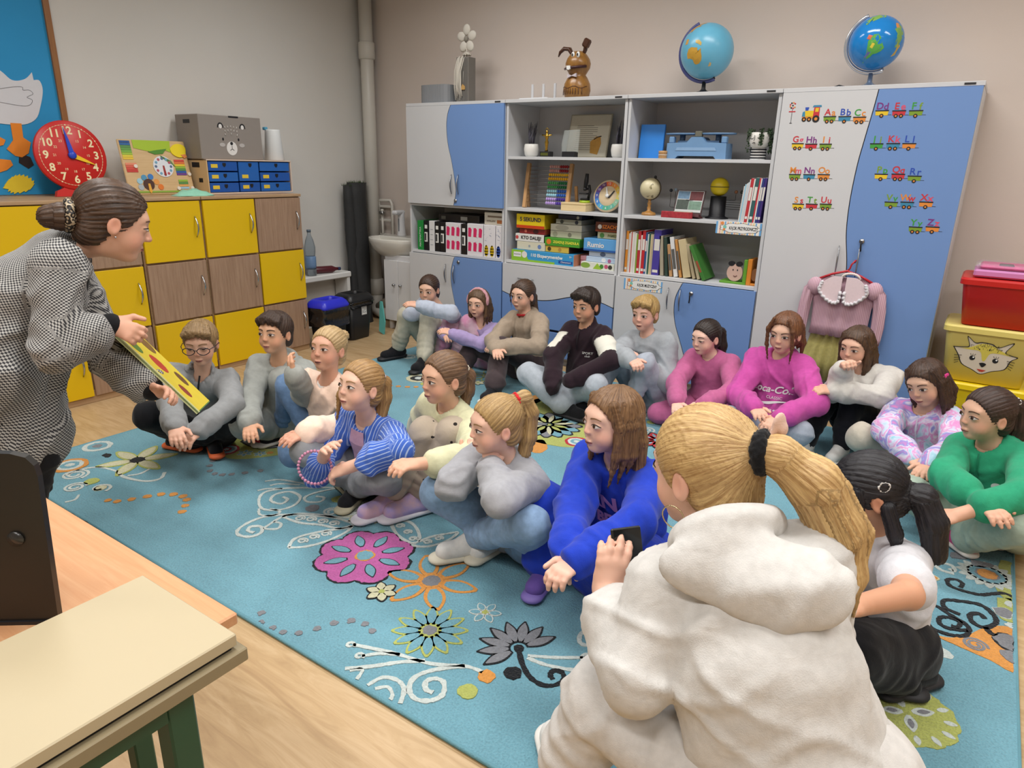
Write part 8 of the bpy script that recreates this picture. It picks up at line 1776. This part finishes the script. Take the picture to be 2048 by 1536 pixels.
build_person('F7', 'seated child in royal blue sweatsuit with pink chest lettering', sk='#e8bfaa', hair=H_long('#553a26', '#94704c', back=-.24, sides=(-.16, -.17), wave=.002, seed=18, front=.006, rs=.02, sidesy=.016), brow='#8a6648', look=(.3, .3), top=dict(c='#1f3cb4', b=1.08, wr=1.2), pants=dict(c='#1f3cb4', b=1.12, wide=1), shoes=dict(c='#6a52a0', sole='#7a68b0', s=.95), seed=18, hands={'R': dict(curl=.6), 'L': dict(curl=.6)},
             extra=many(prints(('KN', .075, -.01, .0, pinkp, dict(bold=.003)), ('BE', .055, -.01, -.068, pinkp, dict(bold=.003)), dz=-.10), lambda k: scrunchie((0, 0, 0), unit(A3(k['J']['W']['R'])-A3(k['J']['E']['R'])), .026, .004, np.eye(3), A3(k['J']['W']['R']), 1.0, mat('#7f8ca6', .4), k['root'], k['org'], 'bracelet')))
PHONE = (A3([3.063, -2.745, 0.609]), A3([0.039, 0.073, -0.011]), A3([0.044, -0.039, -0.113]))
# ---------------------------------------------------------------- the teacher with the picture book
JT = PEOPLE['T']; hT, nT, fT, rT = A3(JT['H']), A3(JT['N']), unit(JT['f']), unit(JT['r']); upT = unit(nT-hT)
def H_bun(root, org, M, t, s, h):
    cp = cap(.008, .004, -.140); bun = [chain([(0, -.10, -.012), (0, -.122, -.018)], [.030, .036], .01), chain([(0, -.125, -.016), (0.0, -.150, -.026)], [.034, .030], .01)]
    hair_obj(cp, bun, M, t, s, (0, -.105, -.012), hairm('#2a1d15', '#5c4330'), root, org, .004)
    lp = bpy.data.materials.new('leopard'); lp.use_nodes = True; nt = lp.node_tree; v = nt.nodes.new('ShaderNodeTexVoronoi'); v.inputs['Scale'].default_value = 75; tc = nt.nodes.new('ShaderNodeTexCoord'); nt.links.new(tc.outputs['Object'], v.inputs['Vector']); nt.links.new(ramp(nt, v.outputs['Distance'], [(0, '#a8967c'), (.30, '#17120f'), (.62, '#b7a68a')], 'CONSTANT'), nt.nodes['Principled BSDF'].inputs['Base Color'])
    scrunchie((0, -.108, -.010), (0, 1, .15), .034, .013, M, t, s, lp, root, org)
dn = A3((0, 0, -1))
addT = [Cone(A3(JT['P']['R'])+upT*.02, A3(JT['P']['L'])+upT*.02, .130, .130, .03), Cone(hT+upT*.1, hT-fT*.02+dn*.02, .160, .172, .04, fT, .9), Cone(hT-fT*.02+dn*.02, hT+fT*.04+dn*.20, .172, .165, .04, fT, .95),
        Cone(nT-upT*.12+fT*.075+rT*.05, hT+fT*.15+rT*.05+dn*.06, .035, .04, .03), Cone(nT-upT*.02+fT*.02, nT-upT*.12+fT*.085+rT*.03, .028, .022, .02), Cone(nT-upT*.12+fT*.06-rT*.06, hT+fT*.16-rT*.05+dn*.04, .04, .045, .03)]
def teacher_extra(k):
    org, root = k['org'], k['root']
    V, F = nets([Cone(nT-upT*.03+fT*.045, nT-upT*.22+fT*.112, .042, .046, .02, fT, .9)], .009); npmesh('black_top', V, F, cloth('#141417'), root, org)
    for q in 'RL':
        e, w = A3(JT['E'][q]), A3(JT['W'][q]); V, F = nets([Cone(e+(w-e)*.45, w-(w-e)*.04, .040, .036, .01)], .007); npmesh('black_cuff', V, F, cloth('#141417'), root, org)
    V, F = nets(xform([Ell((.078, -.002, -.034), (.003, .003, .003))], k['M'], k['t'], k['s']), .0015); npmesh('earring', V, F, mat('#c9ccd2', .2, 1), root, org)
build_person('T', 'standing person in grey houndstooth blazer bending forward to show a book', sk='#dcae94', hair=H_bun, brow='#5a4030', lip='#a85f58', look=(0, -.4), closed=.3, hs=.86, adult=1, top=dict(c='#3c3c3f', kind='check', c2='#b5b4b0', collar='none', b=1.02, cuff=0, sleeve=.62, add=addT, hem=0, name='blazer', wr=1.1, h=.0075), pants=dict(c='#131316', b=.88), shoes=dict(c='#17171a', sole='#1c1c1f', lace='#17171a', sock='#17171a'), seed=21, extra=teacher_extra, hands={'R': dict(curl=.8, n=(.2, -.7, .6), d=(.5, .3, -.25), s=.84), 'L': dict(curl=.7, n=(-.3, .5, .5), d=(.6, .2, .05), s=.84)})
# ---------------------------------------------------------------- the woman in white with the phone
JW = PEOPLE['Wm']; hW, nW, fW, rW = A3(JW['H']), A3(JW['N']), unit(JW['f']), unit(JW['r']); upW = unit(nW-hW)
def H_woman(root, org, M, t, s, h):
    T = (0, -.102, .055); ch = [chain([(0, -.09, .05), T, (.014, -.134, .050), (.048, -.170, .005), (.078, -.188, -.07), (.086, -.192, -.15), (.080, -.180, -.22)], [.034, .022, .030, .040, .042, .036, .012], .014)]
    rnd = random.Random(4)
    for i in range(9):
        o = A3((rnd.uniform(-.02, .02), rnd.uniform(-.02, .02), 0)); ch.append(chain([A3(T), A3((.018, -.138, .045))+o*.6, A3((.052, -.175, -.005))+o*1.3, A3((.082, -.190, -.08))+o*1.6, A3((.086+rnd.uniform(-.02, .02), -.186, -.18-rnd.uniform(0, .07)))+o], [.012, .016, .018, .016, .003], .006))
    for sd in (-1, 1): ch.append(chain([(sd*.06, -.05, -.06), (sd*.052, -.085, -.085), (sd*.03, -.10, -.115)], [.016, .014, .004], .008))
    hair_obj(cap(.010, .002, -.145), ch, M, t, s, T, hairm('#9c7546', '#d6b57c'), root, org, .0038, .0009, fq=170)
    scrunchie((.004, -.112, .054), (.35, -1, 0), .024, .013, M, t, s, cloth('#121214'), root, org)
    V, F = nets(xform(chain([(.012, -.118, .07), (.030, -.125, .10), (.036, -.13, .085)], [.008, .012, .010], .004, (0, 1, .2), .35), M, t, s), .003); npmesh('ribbon', V, F, cloth('#d9b8a8'), root, org)
ru = unit(rW*.95-upW*.30); uu = unit(np.cross(ru, fW))
hoodW = [Tor(nW-fW*.012+upW*.0, unit(upW+fW*.55), .076, .026, .03), Ell(nW-fW*.098-upW*.050+rW*.020, (.150, .030, .062), np.stack([ru, fW, uu]), .04), Ell(nW-fW*.120-upW*.090+rW*.060, (.095, .028, .058), np.stack([ru, fW, uu]), .03)]
addW = [Cone(nW-upW*.22, hW-upW*.06+rW*.01, .138, .178, .04, fW, .82), Cone(hW+upW*.02, hW-fW*.03-upW*.05, .150, .160, .03, fW, .85), Tor(hW-fW*.02-upW*.0, upW, .137, .020, .012)]
def woman_extra(k):
    V, F = nets(hoodW, .0065); N_ = vnormals(V, F); V = V+N_*(.0030*wob(V, 34, 5)+.006*ridge(V, 45, 8))[:, None]; npmesh('hood', V, F, cloth('#cfcdc9'), k['root'], k['org'])
    V, F = nets(xform([Tor((-.076, .004, -.060), (1, .2, .1), .020, .0014)], k['M'], k['t'], k['s']), .0016); npmesh('hoop_earring', V, F, mat('#cdbf9a', .25, 1), k['root'], k['org'])
build_person('Wm', 'crouching person in white hooded sweatsuit holding up a phone', sk='#e6bda6', hair=H_woman, brow='#9a7850', hs=.86, adult=1, top=dict(c='#cfcdc9', b=1.04, hood=0, collar='none', add=addW, wr=.9, h=.0085, name='hoodie', sleeve=.60, cuff=0), bare=1, pants=dict(c='#cdcac6', b=1.12), shoes=dict(c='#d9d8d4', sole='#e4e2dc'), seed=22, extra=woman_extra, hands={'L': dict(curl=.55, n=(.45, -.8, .1), d=(.12, .10, 1), s=.85)}, nohand=('R',), hair_h=.0038)
# ---------------------------------------------------------------- things held in hands
def from_frame(o, x, y, z): return Matrix(((x[0], y[0], z[0], o[0]), (x[1], y[1], z[1], o[1]), (x[2], y[2], z[2], o[2]), (0, 0, 0, 1)))
o = A3((1.372, -2.848, .776)); ux = unit((-.163, .144, -.034)); uz = unit(A3((.291, .022, -.223))); uz = unit(uz-ux*(uz@ux)); uy = np.cross(uz, ux)
t = thing('picture_book', 'thin yellow picture book held by the person in the blazer', 'book'); t.matrix_world = from_frame(o, ux, uy, uz)
MB().box(0, .20, -.004, .004, 0, .36, 0, .001).build('cover', mat('#5f8f4a', .4), t)
pgm = mat('#d8c23c', .5, var=.12, scale=18); MB().box(.004, .196, .0042, .0052, .004, .356).build('page', pgm, t); MB().box(.004, .196, -.0052, -.0042, .004, .356).build('page', pgm, t)
for k, (a_, b_, c_, rr) in enumerate(((.09, .16, '#b8402c', .028), (.15, .24, '#6a4a2a', .022), (.07, .28, '#8a3a2c', .02), (.16, .08, '#7a5a2c', .03), (.05, .07, '#5a7a34', .025))):
    for sy in (-1, 1): MB().prism(disc(a_, b_, rr, 12, rr*1.5), sy*.0052, sy*.0058, 'XZ').build('illustration', mat(c_, .5, var=.3, scale=60), t)
MB().prism([(.0, .0), (.006, .0), (.006, .36), (.0, .36)], -.006, .006, 'XZ').build('spine', mat('#c9cf9a', .5), t)
o = PHONE[0]; ux = unit(PHONE[1]); uz = unit(PHONE[2]); uz = unit(uz-ux*(uz@ux)); uy = np.cross(uz, ux)
t = thing('smartphone', 'black smartphone held up by the person in white', 'phone'); t.matrix_world = from_frame(o, ux, uy, uz)
MB().box(0, .074, -.004, .004, 0, .155, 0, .003).build('body', mat('#1a1d1a', .35, var=.05), t); MB().box(.003, .071, .0041, .0046, .004, .151).build('screen', mat('#15191a', .08), t); MB().box(.003, .071, -.0046, -.0041, .004, .151).build('back_glass', mat('#171b18', .12), t)
b_ = MB(); cR = A3((1.728, -2.391, .24)); ur = unit((.82, .57, .1)); vr = unit((-.25, .15, .92))
for k in range(30):
    a_ = 2*PI*k/30; b_.ball(tuple(cR+ur*.060*math.cos(a_)+vr*.060*math.sin(a_)), .0062, 8, 6)
tag(b_.build('beaded_ring', ring_m), 'pink beaded ring held by the child in the striped shirt', 'toy')
